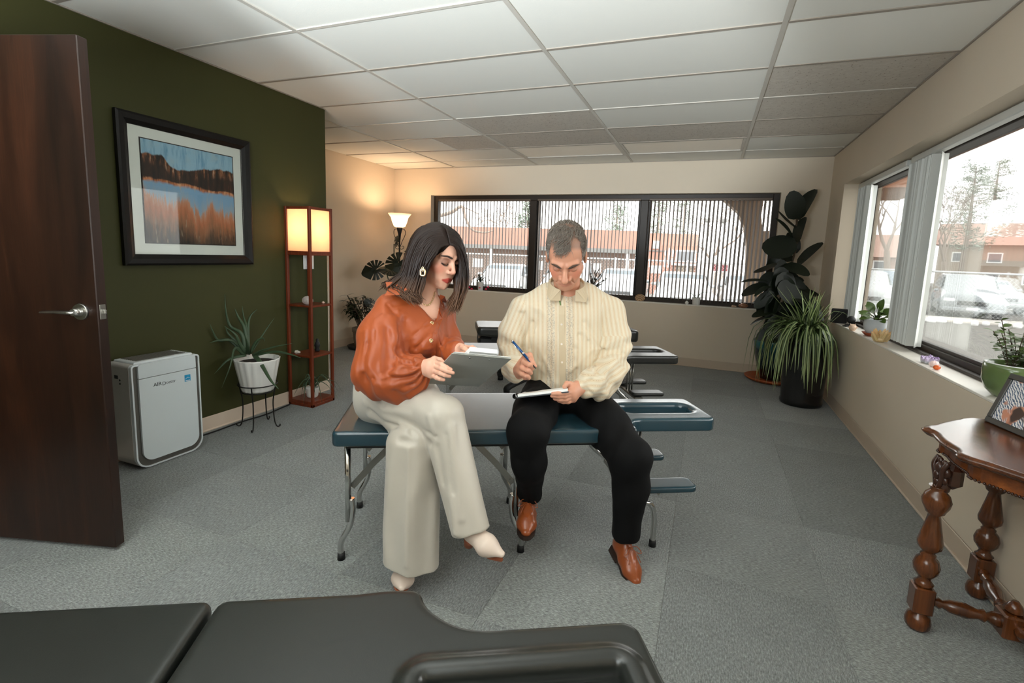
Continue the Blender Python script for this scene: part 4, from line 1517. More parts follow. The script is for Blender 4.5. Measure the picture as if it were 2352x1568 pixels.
def place_leaf(parent, me, base, tip, face, org, wide=1.0, name='leaf'):
    a, b = Vector(base) - Vector(org), Vector(tip) - Vector(org)
    y = b - a
    L = y.length
    y.normalize()
    z = Vector(face) - y * y.dot(Vector(face))
    if z.length < 1e-4:
        z = y.orthogonal()
    z.normalize()
    x = y.cross(z)
    o = bpy.data.objects.new(name, me)
    COL.objects.link(o)
    o.matrix_local = Matrix(((x.x * L * wide, y.x * L, z.x * L, a.x), (x.y * L * wide, y.y * L, z.y * L, a.y), (x.z * L * wide, y.z * L, z.z * L, a.z), (0, 0, 0, 1)))
    o.parent = parent
    return o


def pot(parent, prof, mat, name='pot', soil=None, n=40):
    o = MB().lathe(prof, n=n).build(name, mat, parent)
    if soil:
        MB().lathe([(.002, soil[1] - .01), (soil[0], soil[1] - .01), (soil[0], soil[1]), (.002, soil[1] + .006)], n=24).build('soil', m_soil, parent)
    return o

# ---- fiddle-leaf fig in the far right corner
fo = Vector((.765, 6.055, 0))
tag(MB().lathe([(.20, .012), (.25, .008), (.285, .03), (.292, .045), (.280, .045), (.24, .024), (.002, .024)], (0, 0, 0), 40).build('plant_tray', M('orange_plant_tray', (170, 80, 34), .5), None, (fo.x, fo.y, 0)), 'orange terracotta coloured tray under the teal fig pot', 'plant tray')
fg_ = thing('fiddle_leaf_fig', 'tall fiddle leaf fig in a glazed teal pot in the far right corner', 'potted plant', (fo.x, fo.y, .026))
m_tealpot = NT('teal_glaze')
sp = m_tealpot.n('ShaderNodeSeparateXYZ')
m_tealpot.l(m_tealpot.coords(), sp.inputs[0])
zz = m_tealpot.math('ADD', sp.outputs['Z'], m_tealpot.math('MULTIPLY', m_tealpot.noise(m_tealpot.coords(scale=(14, 14, 1.5)), 3, 3), .10))
m_tealpot = m_tealpot.set(col=m_tealpot.ramp(zz, [(.20, (10, 22, 30)), (.36, (12, 50, 62)), (.45, (24, 104, 112)), (.51, (40, 74, 66))]), rough=.22, coat=.3)
pot(fg_, [(.12, 0), (.135, .004), (.175, .12), (.212, .28), (.226, .40), (.232, .425), (.222, .432), (.210, .42), (.20, .36), (.002, .355)], m_tealpot, soil=(.20, .37))
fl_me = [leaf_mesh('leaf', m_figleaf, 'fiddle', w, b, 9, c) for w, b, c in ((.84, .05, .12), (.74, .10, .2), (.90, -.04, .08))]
fst = MB()
def frel(p):
    return tuple(Vector(p) - fo - Vector((0, 0, .026)))
for path in ([(0.793,6.050,0.475), (0.734,6.050,0.784), (0.791,6.050,1.098), (0.851,6.080,1.468), (0.834,6.100,1.768)],
             [(0.772,6.000,0.480), (0.708,6.000,0.771), (0.628,5.950,1.028), (0.678,5.950,1.255)],
             [(0.815,6.100,0.469), (0.781,6.100,0.816), (0.861,6.100,1.034)]):
    fst.tube(spline([frel(p) for p in path], 5), .011, 7)
fst.build('stem', m_stem, fg_)
Yv = (.1, -.95, .25)
FIGPTS = [
    ((0.826,6.080,1.767),(0.748,5.980,2.022),1.00,(0.1, -0.95, 0.1)),
    ((0.849,6.100,1.760),(0.981,6.150,2.056),0.75,(-0.6, -0.75, 0.2)),
    ((0.823,6.020,1.669),(0.653,6.070,1.840),0.45,(0.3, -0.3, 0.9)),
    ((0.801,5.980,1.554),(0.621,5.880,1.737),0.50,(0.5, -0.5, 0.7)),
    ((0.856,6.050,1.522),(0.910,6.100,1.769),0.75,(-0.7, -0.7, 0.1)),
    ((0.839,5.920,1.464),(0.542,5.970,1.472),1.15,(0.1, -0.9, 0.4)),
    ((0.872,6.000,1.281),(1.051,5.900,1.497),0.62,(-0.3, -0.6, 0.7)),
    ((0.868,6.150,1.406),(0.789,6.200,1.614),0.90,(0.2, -0.9, 0.2)),
    ((0.669,5.900,1.286),(0.474,5.950,1.194),0.60,(0.1, -0.5, 0.85)),
    ((0.746,5.950,1.281),(0.951,5.850,1.188),0.80,(-0.1, -0.6, 0.7)),
    ((0.712,5.880,1.257),(0.711,5.930,1.034),1.10,(0.1, -0.9, 0.3)),
    ((0.650,5.900,1.191),(0.540,5.950,1.039),0.90,(0.2, -0.9, 0.4)),
    ((0.597,5.850,1.095),(0.356,5.750,1.083),0.45,(0, -0.3, 0.95)),
    ((0.616,5.850,1.049),(0.380,5.900,0.943),0.75,(0.1, -0.7, 0.6)),
    ((0.797,5.950,1.054),(1.078,6.000,0.986),0.70,(-0.1, -0.5, 0.8)),
    ((0.808,5.900,1.010),(1.071,5.800,0.852),0.60,(-0.2, -0.6, 0.7)),
    ((0.648,5.850,1.003),(0.542,5.900,0.781),0.80,(0.3, -0.9, 0.2)),
    ((0.661,5.820,0.982),(0.574,5.870,0.910),0.80,(0.5, -0.3, 0.8)),
    ((0.710,5.850,0.801),(0.488,5.750,0.730),0.60,(0.1, -0.5, 0.85)),
    ((0.721,5.880,0.719),(0.497,5.930,0.622),0.45,(0.1, -0.4, 0.9)),
    ((0.747,5.900,0.622),(0.571,5.950,0.477),0.80,(0.2, -0.8, 0.5)),
    ((0.774,5.900,0.929),(0.979,5.800,0.780),0.80,(-0.2, -0.8, 0.5)),
    ((0.689,5.850,1.163),(0.838,5.900,0.996),1.00,(-0.1, -0.95, 0.2)),
    ((0.775,6.000,1.195),(0.911,6.050,1.040),0.90,(-0.2, -0.9, 0.3)),
    ((0.737,5.900,0.879),(0.849,5.800,0.738),0.90,(-0.2, -0.8, 0.4)),
    ((0.698,5.980,1.382),(0.600,6.030,1.250),0.90,(0.3, -0.8, 0.4)),
    ((0.826,6.050,1.324),(0.709,6.100,1.416),1.00,(0.2, -0.8, 0.5)),
    ((0.735,5.900,0.750),(0.608,5.800,0.623),0.70,(0.3, -0.7, 0.6)),
    ((0.775,5.920,0.655),(0.945,5.970,0.583),0.80,(-0.2, -0.7, 0.6)),
    ((0.697,5.950,0.904),(0.628,6.000,0.765),0.90,(0.2, -0.9, 0.3)),
    ((0.823,6.100,1.130),(0.938,6.000,1.115),0.80,(-0.2, -0.6, 0.7)),
    ((0.607,5.900,0.886),(0.486,5.950,0.857),0.60,(0.2, -0.6, 0.8)),
]
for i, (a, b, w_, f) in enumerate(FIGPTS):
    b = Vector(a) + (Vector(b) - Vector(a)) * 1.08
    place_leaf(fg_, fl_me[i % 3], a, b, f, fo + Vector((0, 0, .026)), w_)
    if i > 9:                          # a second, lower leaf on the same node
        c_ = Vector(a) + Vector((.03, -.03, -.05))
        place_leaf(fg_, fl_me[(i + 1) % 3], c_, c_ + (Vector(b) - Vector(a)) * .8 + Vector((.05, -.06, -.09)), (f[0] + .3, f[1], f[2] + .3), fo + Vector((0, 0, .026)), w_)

# ---- spider plant in a tall black pot
so = Vector((.905, 5.19, 0))
sp_ = thing('spider_plant', 'arching striped spider plant in a tall glossy black pot', 'potted plant', so)
pot(sp_, [(.165, 0), (.175, .006), (.180, .03), (.172, .06), (.185, .30), (.198, .56), (.204, .60), (.196, .604), (.186, .58), (.182, .54), (.002, .54)], M('black_glazed_pot', (16, 15, 14), .18, coat=.4), soil=(.184, .555))
rng = random.Random(2)
def arch(L, up, droop, w=.026, seg=9):
    mb = MB()
    vs, fs = [], []
    p = Vector((0, 0, 0))
    ang = up
    for i in range(seg + 1):
        t = i / seg
        wd = w * (.55 + .45 * min(1, t * 3)) * (1 - t ** 2.2) + .001
        n = Vector((0, -math.sin(ang), math.cos(ang)))
        vs += [tuple(p + Vector((-wd / 2, 0, 0)) + n * wd * .25), tuple(p), tuple(p + Vector((wd / 2, 0, 0)) + n * wd * .25)]
        p = p + Vector((0, math.cos(ang), math.sin(ang))) * L / seg
        ang = up - droop * min(1, (t + 1 / seg) / .6)
    for i in range(seg):
        o = i * 3
        fs += [(o, o + 1, o + 4, o + 3), (o + 1, o + 2, o + 5, o + 4)]
    return mb.add(vs, fs, True)
m_spl = mat_leaf('striped_strap_leaf', (40, 60, 26), (62, 84, 38), .42, stripe=((146, 160, 108), .0045))
arcs = [arch(L, u, d).mesh('leaf', m_spl) for L, u, d in ((.46, 1.3, 1.0), (.70, 1.25, 2.65), (.88, 1.3, 2.8), (.98, 1.2, 2.72), (.56, 1.42, .5), (.80, .9, 2.4), (.42, 1.1, 1.6))]
reach = [max(v.co.y for v in m.vertices) for m in arcs]
for i in range(215):
    k = rng.choice((0, 1, 1, 2, 2, 3, 3, 4, 5, 6)) if i > 12 else 4
    a = rng.uniform(0, 2 * PI)
    o = link('leaf', arcs[k], sp_, (rng.gauss(0, .035), rng.gauss(0, .035), .555 + rng.uniform(0, .03)), (rng.uniform(-.1, .1), rng.uniform(-.1, .1), a))
    s = rng.uniform(.75, 1.1)
    if math.sin(a - PI / 2 + PI / 2) is None:
        pass
    d_ = Vector((-math.sin(a), math.cos(a), 0))
    if d_.x > 0:                      # the wall is close on that side
        s = min(s, .16 / max(d_.x * reach[k], 1e-3))
    o.scale = (1, s, s)
for pth in ([(1.018,5.150,0.686), (1.029,5.100,0.829), (1.068,5.100,0.889), (1.160,5.150,0.877), (1.192,5.150,0.844)], [(0.987,5.200,0.732), (0.971,5.200,0.883), (0.997,5.150,0.998), (1.030,5.150,1.040)]):
    P_ = [tuple(Vector(p) - so) for p in spline(pth, 5)]
    MB().tube(P_, [.009 * (1 - .85 * i / (len(P_) - 1)) for i in range(len(P_))], 6, flat=.3).build('leaf', m_rose, sp_)

# ---- aloe in a fluted white pot on a wire stand
ao = Vector((-2.925, 2.565, 0))
stn = thing('wire_plant_stand', 'small black wire plant stand holding the white fluted pot', 'plant stand', ao)
wm = MB()
for r, z in ((.105, .262), (.128, .315)):
    wm.tube([(r * math.cos(a), r * math.sin(a), z) for a in [2 * PI * i / 28 for i in range(29)]], .004, 6, caps=False)
wm.tube([(-.105, 0, .262), (.105, 0, .262)], .0035, 6).tube([(0, -.105, .262), (0, .105, .262)], .0035, 6)
wm.build('ring', m_iron, stn)
for a in (-2.62, -1.05, .35, 1.95):
    c, s = math.cos(a), math.sin(a)
    MB().tube(spline([(c * .128, s * .128, .315), (c * .118, s * .118, .262), (c * .105, s * .105, .18), (c * .112, s * .112, .05), (c * .130, s * .130, .004), (c * .150, s * .150, .010), (c * .150, s * .150, .022)], 5), .0045, 6).build('leg', m_iron, stn)
al = thing('aloe_plant', 'spiky grey-green aloe in a white fluted pot on the wire stand', 'potted plant', (ao.x, ao.y, .268))
fl = MB()
def flute(r, z, n=72):
    return [(r * (1 + .045 * abs(math.sin(18 * math.pi * 2 * k / n / 2))) * math.cos(2 * PI * k / n), r * (1 + .045 * abs(math.sin(18 * math.pi * 2 * k / n / 2))) * math.sin(2 * PI * k / n), z) for k in range(n)]
fl.rings([flute(.098, 0), flute(.102, .012), flute(.142, .222), flute(.144, .232), flute(.136, .232), flute(.128, .20), flute(.01, .20)], True, True)
fl.build('pot', m_wpot, al)
MB().lathe([(.002, .195), (.127, .195), (.127, .203), (.002, .210)], n=24).build('soil', m_soil, al)
AL = [
    ([(-3.007,2.541,0.523), (-3.037,2.543,0.662), (-3.111,2.516,0.716), (-3.176,2.498,0.814), (-3.239,2.493,0.944)], 0.0145),
    ([(-3.017,2.537,0.517), (-3.094,2.497,0.618), (-3.209,2.430,0.628), (-3.271,2.392,0.695), (-3.340,2.372,0.753)], 0.0134),
    ([(-3.008,2.542,0.529), (-3.094,2.535,0.612), (-3.232,2.505,0.667), (-3.304,2.489,0.719)], 0.0123),
    ([(-2.998,2.547,0.540), (-3.036,2.569,0.693), (-3.099,2.572,0.778), (-3.144,2.567,0.838)], 0.0145),
    ([(-2.994,2.551,0.551), (-3.045,2.590,0.701), (-3.100,2.617,0.773), (-3.129,2.629,0.849)], 0.0112),
    ([(-2.992,2.551,0.551), (-3.059,2.625,0.753), (-3.039,2.682,0.830)], 0.0112),
    ([(-3.002,2.543,0.523), (-3.047,2.484,0.619), (-3.093,2.412,0.631), (-3.179,2.360,0.620)], 0.0123),
    ([(-3.010,2.540,0.517), (-3.014,2.467,0.575), (-2.970,2.389,0.472), (-2.992,2.335,0.327)], 0.0145),
    ([(-3.004,2.542,0.518), (-3.045,2.439,0.498), (-3.091,2.363,0.408)], 0.0134),
    ([(-2.976,2.554,0.530), (-2.939,2.571,0.611), (-2.887,2.586,0.642), (-2.870,2.585,0.615)], 0.0100),
    ([(-2.971,2.556,0.530), (-2.933,2.649,0.680), (-2.900,2.705,0.774)], 0.0067),
    ([(-2.960,2.559,0.519), (-2.862,2.554,0.565), (-2.780,2.562,0.585)], 0.0089),
    ([(-2.955,2.561,0.519), (-2.786,2.565,0.588), (-2.628,2.593,0.629)], 0.0112),
    ([(-2.954,2.560,0.514), (-2.767,2.573,0.560), (-2.616,2.565,0.558), (-2.534,2.573,0.541)], 0.0112),
    ([(-2.944,2.564,0.514), (-2.824,2.503,0.488), (-2.672,2.445,0.398), (-2.595,2.436,0.350)], 0.0167),
    ([(-2.990,2.549,0.529), (-2.925,2.488,0.614), (-2.902,2.454,0.687)], 0.0190),
    ([(-3.003,2.544,0.529), (-3.012,2.504,0.602), (-3.011,2.469,0.675), (-3.073,2.438,0.729)], 0.0134),
]
for pts, r in AL:
    P_ = spline([tuple(Vector((max(p[0], -3.125), p[1], p[2])) - ao - Vector((0, 0, .268))) for p in pts], 6)
    n = len(P_)
    MB().tube(P_, [r * (1.0 - .92 * (i / (n - 1)) ** 1.5) for i in range(n)], 8, flat=.45, up=(.5, -.6, .6)).build('leaf', m_aloe, al)

# ---- small plant at the foot of the shelf lamp
ho = Vector((-3.0, 3.165, .047))
hp = thing('haworthia_plant', 'small spreading plant in a white ribbed pot on the bottom shelf of the lamp', 'potted plant', ho)
MB().lathe([(.036, 0), (.040, .003)] + [(.043 + .0022 * (i % 2) + i * .0008, .010 + i * .0065) for i in range(11)] + [(.053, .083), (.046, .082), (.042, .07), (.002, .07)], n=28).build('pot', m_wpot, hp)
rng = random.Random(9)
for i in range(17):
    a = 2 * PI * i / 17 + rng.uniform(-.15, .15)
    c, s = math.cos(a), math.sin(a)
    L = rng.uniform(.18, .27)
    if c < -.2:
        L *= .42
    P_ = spline([(0, 0, .07), (c * L * .35, s * L * .35, .15 + rng.uniform(-.02, .05)), (c * L * .75, s * L * .75, .12), (c * L, s * L, rng.uniform(.0, .07))], 5)
    MB().tube(P_, [.008 * (1 - .9 * k / (len(P_) - 1)) for k in range(len(P_))], 6, flat=.5).build('leaf', m_aloe, hp)

# ---- bushy plant in the alcove
bo_ = Vector((-4.10, 5.25, 0))
tag(MB().lathe([(.17, 0), (.20, .006), (.212, .04), (.20, .04), (.18, .014), (.002, .014)], n=32).build('plant_saucer', m_black, None, tuple(bo_)), 'dark round saucer under the bushy plant in the alcove', 'plant saucer')
bp = thing('bushy_plant', 'bushy dark-leaved plant in a stone grey pot in the far left alcove', 'potted plant', bo_ + Vector((0, 0, .016)))
pot(bp, [(.110, 0), (.118, .004), (.135, .10), (.142, .20), (.150, .205), (.152, .255), (.142, .258), (.132, .25), (.002, .235)], M('stone_grey_pot', (128, 112, 96), .7, var=.1), soil=(.133, .24))
rng = random.Random(13)
st_, lf_ = MB(), MB()
for i in range(15):
    a = rng.uniform(0, 2 * PI)
    r = rng.uniform(.05, .22)
    top_ = Vector((max(math.cos(a) * r - .09, -.20), math.sin(a) * r - .07, rng.uniform(.46, .72)))
    root = Vector((math.cos(a) * .06, math.sin(a) * .06, .23))
    P_ = spline([tuple(root), tuple(root.lerp(top_, .5) + Vector((0, 0, .05))), tuple(top_)], 4)
    st_.tube(P_, .006, 5)
    for k in range(17):
        t = rng.uniform(.45, 1.05)
        b_ = root.lerp(top_, min(t, 1)) + Vector((0, 0, .03 * math.sin(PI * min(t, 1))))
        aa = rng.uniform(0, 2 * PI)
        d_ = Vector((math.cos(aa), math.sin(aa), rng.uniform(-.7, .35))).normalized() * rng.uniform(.07, .115)
        lf_.leaf(tuple(b_), tuple(b_ + d_), rng.uniform(.026, .038), .10, shape='oval', seg=4)
st_.build('stem', m_stem, bp)
lf_.build('foliage', m_bush, bp, fix=False)['kind'] = 'stuff'

# ---- monstera behind the woman
mo_ = Vector((-3.62, 5.22, 0))
mp = thing('monstera_plant', 'dark split-leaf monstera standing behind the woman', 'potted plant', mo_)
pot(mp, [(.12, 0), (.13, .005), (.155, .25), (.165, .27), (.155, .275), (.145, .25), (.002, .24)], M('brown_pot', (96, 72, 54), .6), soil=(.143, .25))
def monstera(mat):
    """broad heart-shaped blade with deep slits between the lobes"""
    mb = MB()
    c = Vector((0, .42, 0))
    n = 132
    ring, mid = [], []
    for i in range(n + 1):
        th = -2.85 + 5.70 * i / n                      # measured from the tip
        r = .56 - .10 * abs(th) / PI + .10 * math.exp(-(th / .35) ** 2)
        ph = abs(th) / .42 % 1
        if .5 < abs(th) < 2.6 and ph < .17:
            r *= .42
        x, y = r * .94 * math.sin(th), r * math.cos(th)
        ring.append((x, c.y + y, -.10 * abs(x) - .05 * max(0, y)))
        mid.append((x * .35, c.y + y * .35, .01))
    vs = [tuple(c)] + mid + ring
    m_ = n + 1
    fs = [(0, 1 + i, 2 + i) for i in range(n)] + [(1 + i, 1 + m_ + i, 2 + m_ + i, 2 + i) for i in range(n)]
    mb.add(vs, fs, False)
    return mb.mesh('leaf', mat)
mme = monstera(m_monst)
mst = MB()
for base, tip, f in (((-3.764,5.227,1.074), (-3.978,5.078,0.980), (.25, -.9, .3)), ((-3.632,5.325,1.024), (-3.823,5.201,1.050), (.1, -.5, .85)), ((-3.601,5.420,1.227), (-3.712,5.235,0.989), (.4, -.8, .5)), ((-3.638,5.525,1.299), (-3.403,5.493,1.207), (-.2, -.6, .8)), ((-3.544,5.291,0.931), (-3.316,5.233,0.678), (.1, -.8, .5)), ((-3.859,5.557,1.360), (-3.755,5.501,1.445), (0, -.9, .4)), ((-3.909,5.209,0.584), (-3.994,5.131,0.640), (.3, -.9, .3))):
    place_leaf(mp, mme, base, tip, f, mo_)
    rb = tuple(Vector(base) - mo_)
    mst.tube(spline([(0, 0, .24), (rb[0] * .4, rb[1] * .4, .24 + (rb[2] - .24) * .65), rb], 5), .007, 6)
mst.build('stem', M('dark_green_stem', (40, 50, 26), .6), mp)

# ---- back window sill
BS = .757
def put(px, y):
    return (px[0], y, BS)
cc = thing('flowering_cactus', 'holiday cactus with pink blooms in a white pot on the back window sill', 'potted plant', (-2.988,6.400,0.786))
cc.location.z = BS
cc.location.y = 6.392
pot(cc, [(.034, 0), (.036, .003), (.044, .115), (.045, .118), (.040, .118), (.002, .105)], m_wpot)
rng = random.Random(31)
pads, flw = MB(), MB()
for i in range(20):
    a = rng.uniform(0, 2 * PI)
    c, s = math.cos(a), math.sin(a) * .28
    R_ = rng.uniform(.08, .17)
    P_ = spline([(0, 0, .11), (c * R_ * .4, s * R_ * .4, .11 + rng.uniform(.05, .13)), (c * R_ * .8, s * R_ * .8, .13 + rng.uniform(-.02, .07)), (c * R_, s * R_, .10 + rng.uniform(-.06, .03))], 2)
    for k in range(len(P_) - 1):
        pads.leaf(P_[k], P_[k + 1], .020, 0, seg=2, shape='oval')
for x, z in ((-.165, .05), (.005, .055), (.10, .04), (-.12, .03), (.13, .07)):
    for k in range(5):
        a = 2 * PI * k / 5
        flw.leaf((x, -.03, z), (x + .020 * math.cos(a), -.04 + .012 * math.sin(a), z - .026), .014, .1, seg=2)
pads.build('pads', m_jade, cc, fix=False)
flw.build('blooms', M('pink_bloom', (226, 40, 96), .5), cc, fix=False)

jp = thing('jade_plant', 'dark jade plant on the back window sill behind the man', 'potted plant', ((-1.400,6.400,0.846)[0], 6.392, BS))
pot(jp, [(.040, 0), (.045, .004), (.058, .10), (.060, .105), (.052, .105), (.002, .09)], M('small_brown_pot', (70, 52, 40), .6))
jl, js = MB(), MB()
for px, pz in ((.0, .22), (-.05, .16), (.05, .20), (.09, .26), (.11, .14), (-.02, .27), (.03, .31), (.075, .34), (.15, .20), (.02, .16)):
    top_ = Vector((px * 1.25, rng.uniform(-.03, .02), pz + .05))
    js.tube(spline([(0, 0, .09), (px * .5, 0, .09 + (pz - .05) * .6), tuple(top_)], 3), .005, 5)
    for k in range(13):
        t = rng.uniform(.35, 1)
        b_ = Vector((0, 0, .09)).lerp(top_, t)
        aa = rng.uniform(0, 2 * PI)
        jl.leaf(tuple(b_), tuple(b_ + Vector((math.cos(aa), math.sin(aa) * .4, rng.uniform(-.1, .9))).normalized() * .04), .022, .05, seg=2)
js.build('stem', m_stem, jp)
jl.build('foliage', m_jade, jp, fix=False)['kind'] = 'stuff'

tag(MB().ball((0, 0, .018), .018, 14, 10).build('dark_sphere', M('black_polished_stone', (14, 13, 12), .15), None, ((-3.301,6.390,0.774)[0], 6.385, BS)), 'small black stone sphere at the left of the back window sill', 'stone')
m_agate = NT('banded_agate')
wv = m_agate.n('ShaderNodeTexWave', wave_type='RINGS', rings_direction='SPHERICAL')
wv.inputs['Scale'].default_value = 16
wv.inputs['Distortion'].default_value = 3
m_agate.l(m_agate.coords(), wv.inputs['Vector'])
m_agate = m_agate.set(col=m_agate.ramp(wv.outputs['Fac'], [(0, (120, 84, 52)), (.5, (160, 122, 82)), (1, (196, 164, 124))]), rough=.35)
ag = MB()
ag.rings([[(.064 * math.cos(a) * k, y, max(0, .042 + .046 * math.sin(a) * k)) for a in [2 * PI * i / 24 for i in range(24)]] for y, k in ((-.018, .9), (-.012, 1), (.012, 1), (.018, .9))], True, True)
tag(ag.build('agate_stone', m_agate, None, ((-0.773,6.400,0.791)[0], 6.395, BS)), 'round banded brown agate standing below the second dark mullion', 'stone')
wa = thing('small_aloe', 'small aloe in a white diagonal-ribbed pot on the back window sill', 'potted plant', ((-0.105,6.400,0.798)[0], 6.398, BS))
sw_ = MB()
rr_ = []
for k in range(9):
    z = k * .011
    r = .040 + k * .0011
    rr_.append([(r * (1 + .03 * math.sin(14 * (a + z * 6))) * math.cos(a), r * (1 + .03 * math.sin(14 * (a + z * 6))) * math.sin(a), z) for a in [2 * PI * i / 56 for i in range(56)]])
rr_.append([(.042 * math.cos(a), .042 * math.sin(a), .088) for a in [2 * PI * i / 56 for i in range(56)]])
rr_.append([(.036 * math.cos(a), .036 * math.sin(a), .076) for a in [2 * PI * i / 56 for i in range(56)]])
sw_.rings(rr_, True, True).build('pot', m_wpot, wa)
for pts in ([(0, 0, .07), (-.06, -.01, .13), (-.17, -.02, .125)], [(0, 0, .07), (.05, 0, .15), (.17, -.01, .155)], [(0, 0, .07), (-.02, 0, .13), (-.03, .0, .19)], [(0, 0, .07), (.08, -.02, .10), (.17, -.03, .02)], [(0, 0, .07), (-.07, -.02, .09), (-.12, -.03, .0)], [(0, 0, .07), (.03, .01, .12), (.09, .01, .17)]):
    P_ = spline(pts, 5)
    MB().tube(P_, [.010 * (1 - .88 * i / (len(P_) - 1)) for i in range(len(P_))], 6, flat=.5).build('leaf', m_aloe, wa)


def rock(mb, c, r, seed, n=9, m=6, sharp=.25):
    rg = random.Random(seed)
    rings = []
    for i in range(m + 1):
        a = max(-PI / 2 + .05, min(PI / 2 - .05, -PI / 2 + PI * i / m))
        rings.append([(c[0] + r[0] * math.cos(a) * math.cos(2 * PI * k / n) * rg.uniform(1 - sharp, 1 + sharp * .4), c[1] + r[1] * math.cos(a) * math.sin(2 * PI * k / n) * rg.uniform(1 - sharp, 1 + sharp * .4), c[2] + r[2] * math.sin(a) * rg.uniform(1 - sharp * .5, 1)) for k in range(n)])
    return mb.rings(rings, True, False)


def crystals(mb, n, r, h, seed, spread=1.0, rad=(.008, .014)):
    rg = random.Random(seed)
    for i in range(n):
        a = rg.uniform(0, 2 * PI)
        t = rg.uniform(.2, 1) * spread
        b = Vector((math.cos(a) * r * rg.uniform(.1, .7), math.sin(a) * r * .6 * rg.uniform(.1, .7), h * .12))
        d_ = Vector((math.cos(a) * t, math.sin(a) * t * .6, rg.uniform(.5, 1.2))).normalized()
        L = h * rg.uniform(.45, 1.0)
        w_ = rg.uniform(*rad)
        mb.tube([tuple(b), tuple(b + d_ * L * .75), tuple(b + d_ * L)], [w_, w_ * .95, w_ * .15], 6, smooth=False)
    return mb

m_clear = M('pale_quartz', (232, 228, 222), .15, var=.05)
tag(rock(MB(), (0, 0, .02), (.022, .016, .024), 3).build('quartz_piece', m_clear, None, ((-0.211,6.380,0.750)[0], 6.375, BS)), 'small pale quartz piece left of the small aloe pot', 'crystal')
m_shell = M('cream_shell', (222, 192, 166), .4, var=.15, scale=30)
m_shell2 = M('brown_shell', (150, 104, 74), .35, var=.25, scale=30)
def shell(L, r, turns=5):
    mb = MB()
    for k in range(turns):
        x = -L / 2 + L * (k / turns) ** 1.0
        rr = r * (1 - .72 * abs((k - 1) / turns))
        mb.ball((x, 0, r * .85), (L / turns * .62, rr, rr), 10, 7)
        for j in range(6):
            a = 2 * PI * j / 6 + k
            if math.sin(a) > -.2:
                mb.tube([(x, math.cos(a) * rr * .8, r * .85 + math.sin(a) * rr * .8), (x, math.cos(a) * rr * 1.3, r * .85 + math.sin(a) * rr * 1.3)], [rr * .22, .001], 5)
    return mb
tag(shell(.05, .016).build('spiral_shell', m_shell, None, ((0.323,6.380,0.778)[0], 6.372, BS)), 'small pale spiral shell beside the brown shell on the back sill', 'shell')
sh = MB().lathe([(.001, -.055), (.014, -.045), (.026, -.02), (.028, 0), (.025, .025), (.012, .047), (.001, .055)], n=18)
o = sh.build('brown_shell', m_shell2, None, ((0.418,6.380,0.774)[0], 6.385, BS + .028))
o.rotation_euler = (0, PI / 2, .1)
tag(o, 'smooth brown oval shell near the fig on the back sill', 'shell')

# ---- right window sill
RS = .757
sk = thing('black_speaker', 'small black box speaker at the far end of the right window sill', 'speaker', (1.192, 5.47, RS))
MB().box((0, 0, .066), (.13, .085, .132), -.25, .006).build('body', m_black, sk)
MB().box((-.005, -.046, .066), (.105, .004, .110), -.25, .003).build('grille', M('speaker_cloth', (26, 25, 24), .9), sk)
dc = thing('desk_webcam', 'round black device on a flat foot beside the black speaker', 'webcam', (1.245, 5.27, RS))
MB().ball((0, 0, .055), (.036, .036, .034), 16, 10).build('ball', m_black, dc)
MB().tube([(0, 0, .008), (0, 0, .03)], .010, 10).lathe([(.002, 0), (.045, 0), (.047, .006), (.04, .010), (.002, .011)], n=24).box((-.03, -.09, .005), (.10, .05, .008), .5, .003).build('foot', m_black, dc)
po_ = Vector((1.262, 4.62, RS))
tag(MB().lathe([(.060, 0), (.066, .002), (.085, .022), (.090, .026), (.082, .026), (.062, .010), (.002, .009)], n=32).build('plant_saucer', m_terra, None, tuple(po_)), 'terracotta saucer under the white pothos pot', 'plant saucer')
pp = thing('pothos_plant', 'green pothos in a rounded white pot on the right window sill', 'potted plant', po_ + Vector((0, 0, .011)))
pot(pp, [(.050, 0), (.056, .003), (.078, .04), (.085, .08), (.080, .118), (.082, .122), (.074, .122), (.072, .105), (.002, .10)], M('grey_white_pot', (206, 210, 212), .35), soil=(.071, .105))
pl_me = [leaf_mesh('leaf', m_pothos, 'oval', w, b) for w, b in ((.62, .08), (.55, .14))]
O_ = po_ + Vector((0, 0, .011))
pst = MB()
for i, (d, L, z0, f) in enumerate((((-.9, .2, .35), .085, .12, (.1, -.6, .8)), ((-.6, -.5, .25), .09, .13, (-.2, -.6, .8)), ((-.2, -.7, .5), .10, .15, (-.1, -.8, .6)), ((.3, -.8, .2), .085, .14, (0, -.8, .6)), ((-.5, .3, .8), .09, .17, (-.4, -.7, .5)), ((.1, -.3, .9), .10, .18, (-.5, -.7, .3)), ((-.95, -.1, -.2), .08, .12, (-.3, -.5, .8)), ((.7, -.5, .1), .08, .13, (.2, -.7, .7)), ((.2, -.9, -.3), .075, .12, (-.2, -.9, .3)), ((-.3, -.9, .0), .075, .12, (-.2, -.8, .6)), ((.4, .5, .4), .09, .14, (.1, -.5, .8)), ((-.7, -.3, .6), .095, .16, (-.3, -.7, .6)), ((-.4, -.8, .3), .09, .13, (-.1, -.7, .7)), ((.5, -.7, .5), .085, .16, (.1, -.8, .5)), ((-.8, .5, .2), .09, .14, (-.2, -.4, .9)), ((.0, -.9, .4), .085, .14, (0, -.7, .7)))):
    d_ = Vector(d).normalized()
    b_ = O_ + Vector((d_.x * .045, d_.y * .045, z0 + .01))
    place_leaf(pp, pl_me[i % 2], b_, b_ + d_ * L, f, O_)
    pst.tube([(0, 0, .10), tuple((b_ - O_) * .6 + Vector((0, 0, .05))), tuple(b_ - O_)], .003, 5)
pst.tube(spline([(.03, -.03, .11), (.07, -.08, .12), (.06, -.13, .06), (.03, -.15, .02)], 5), .003, 5)
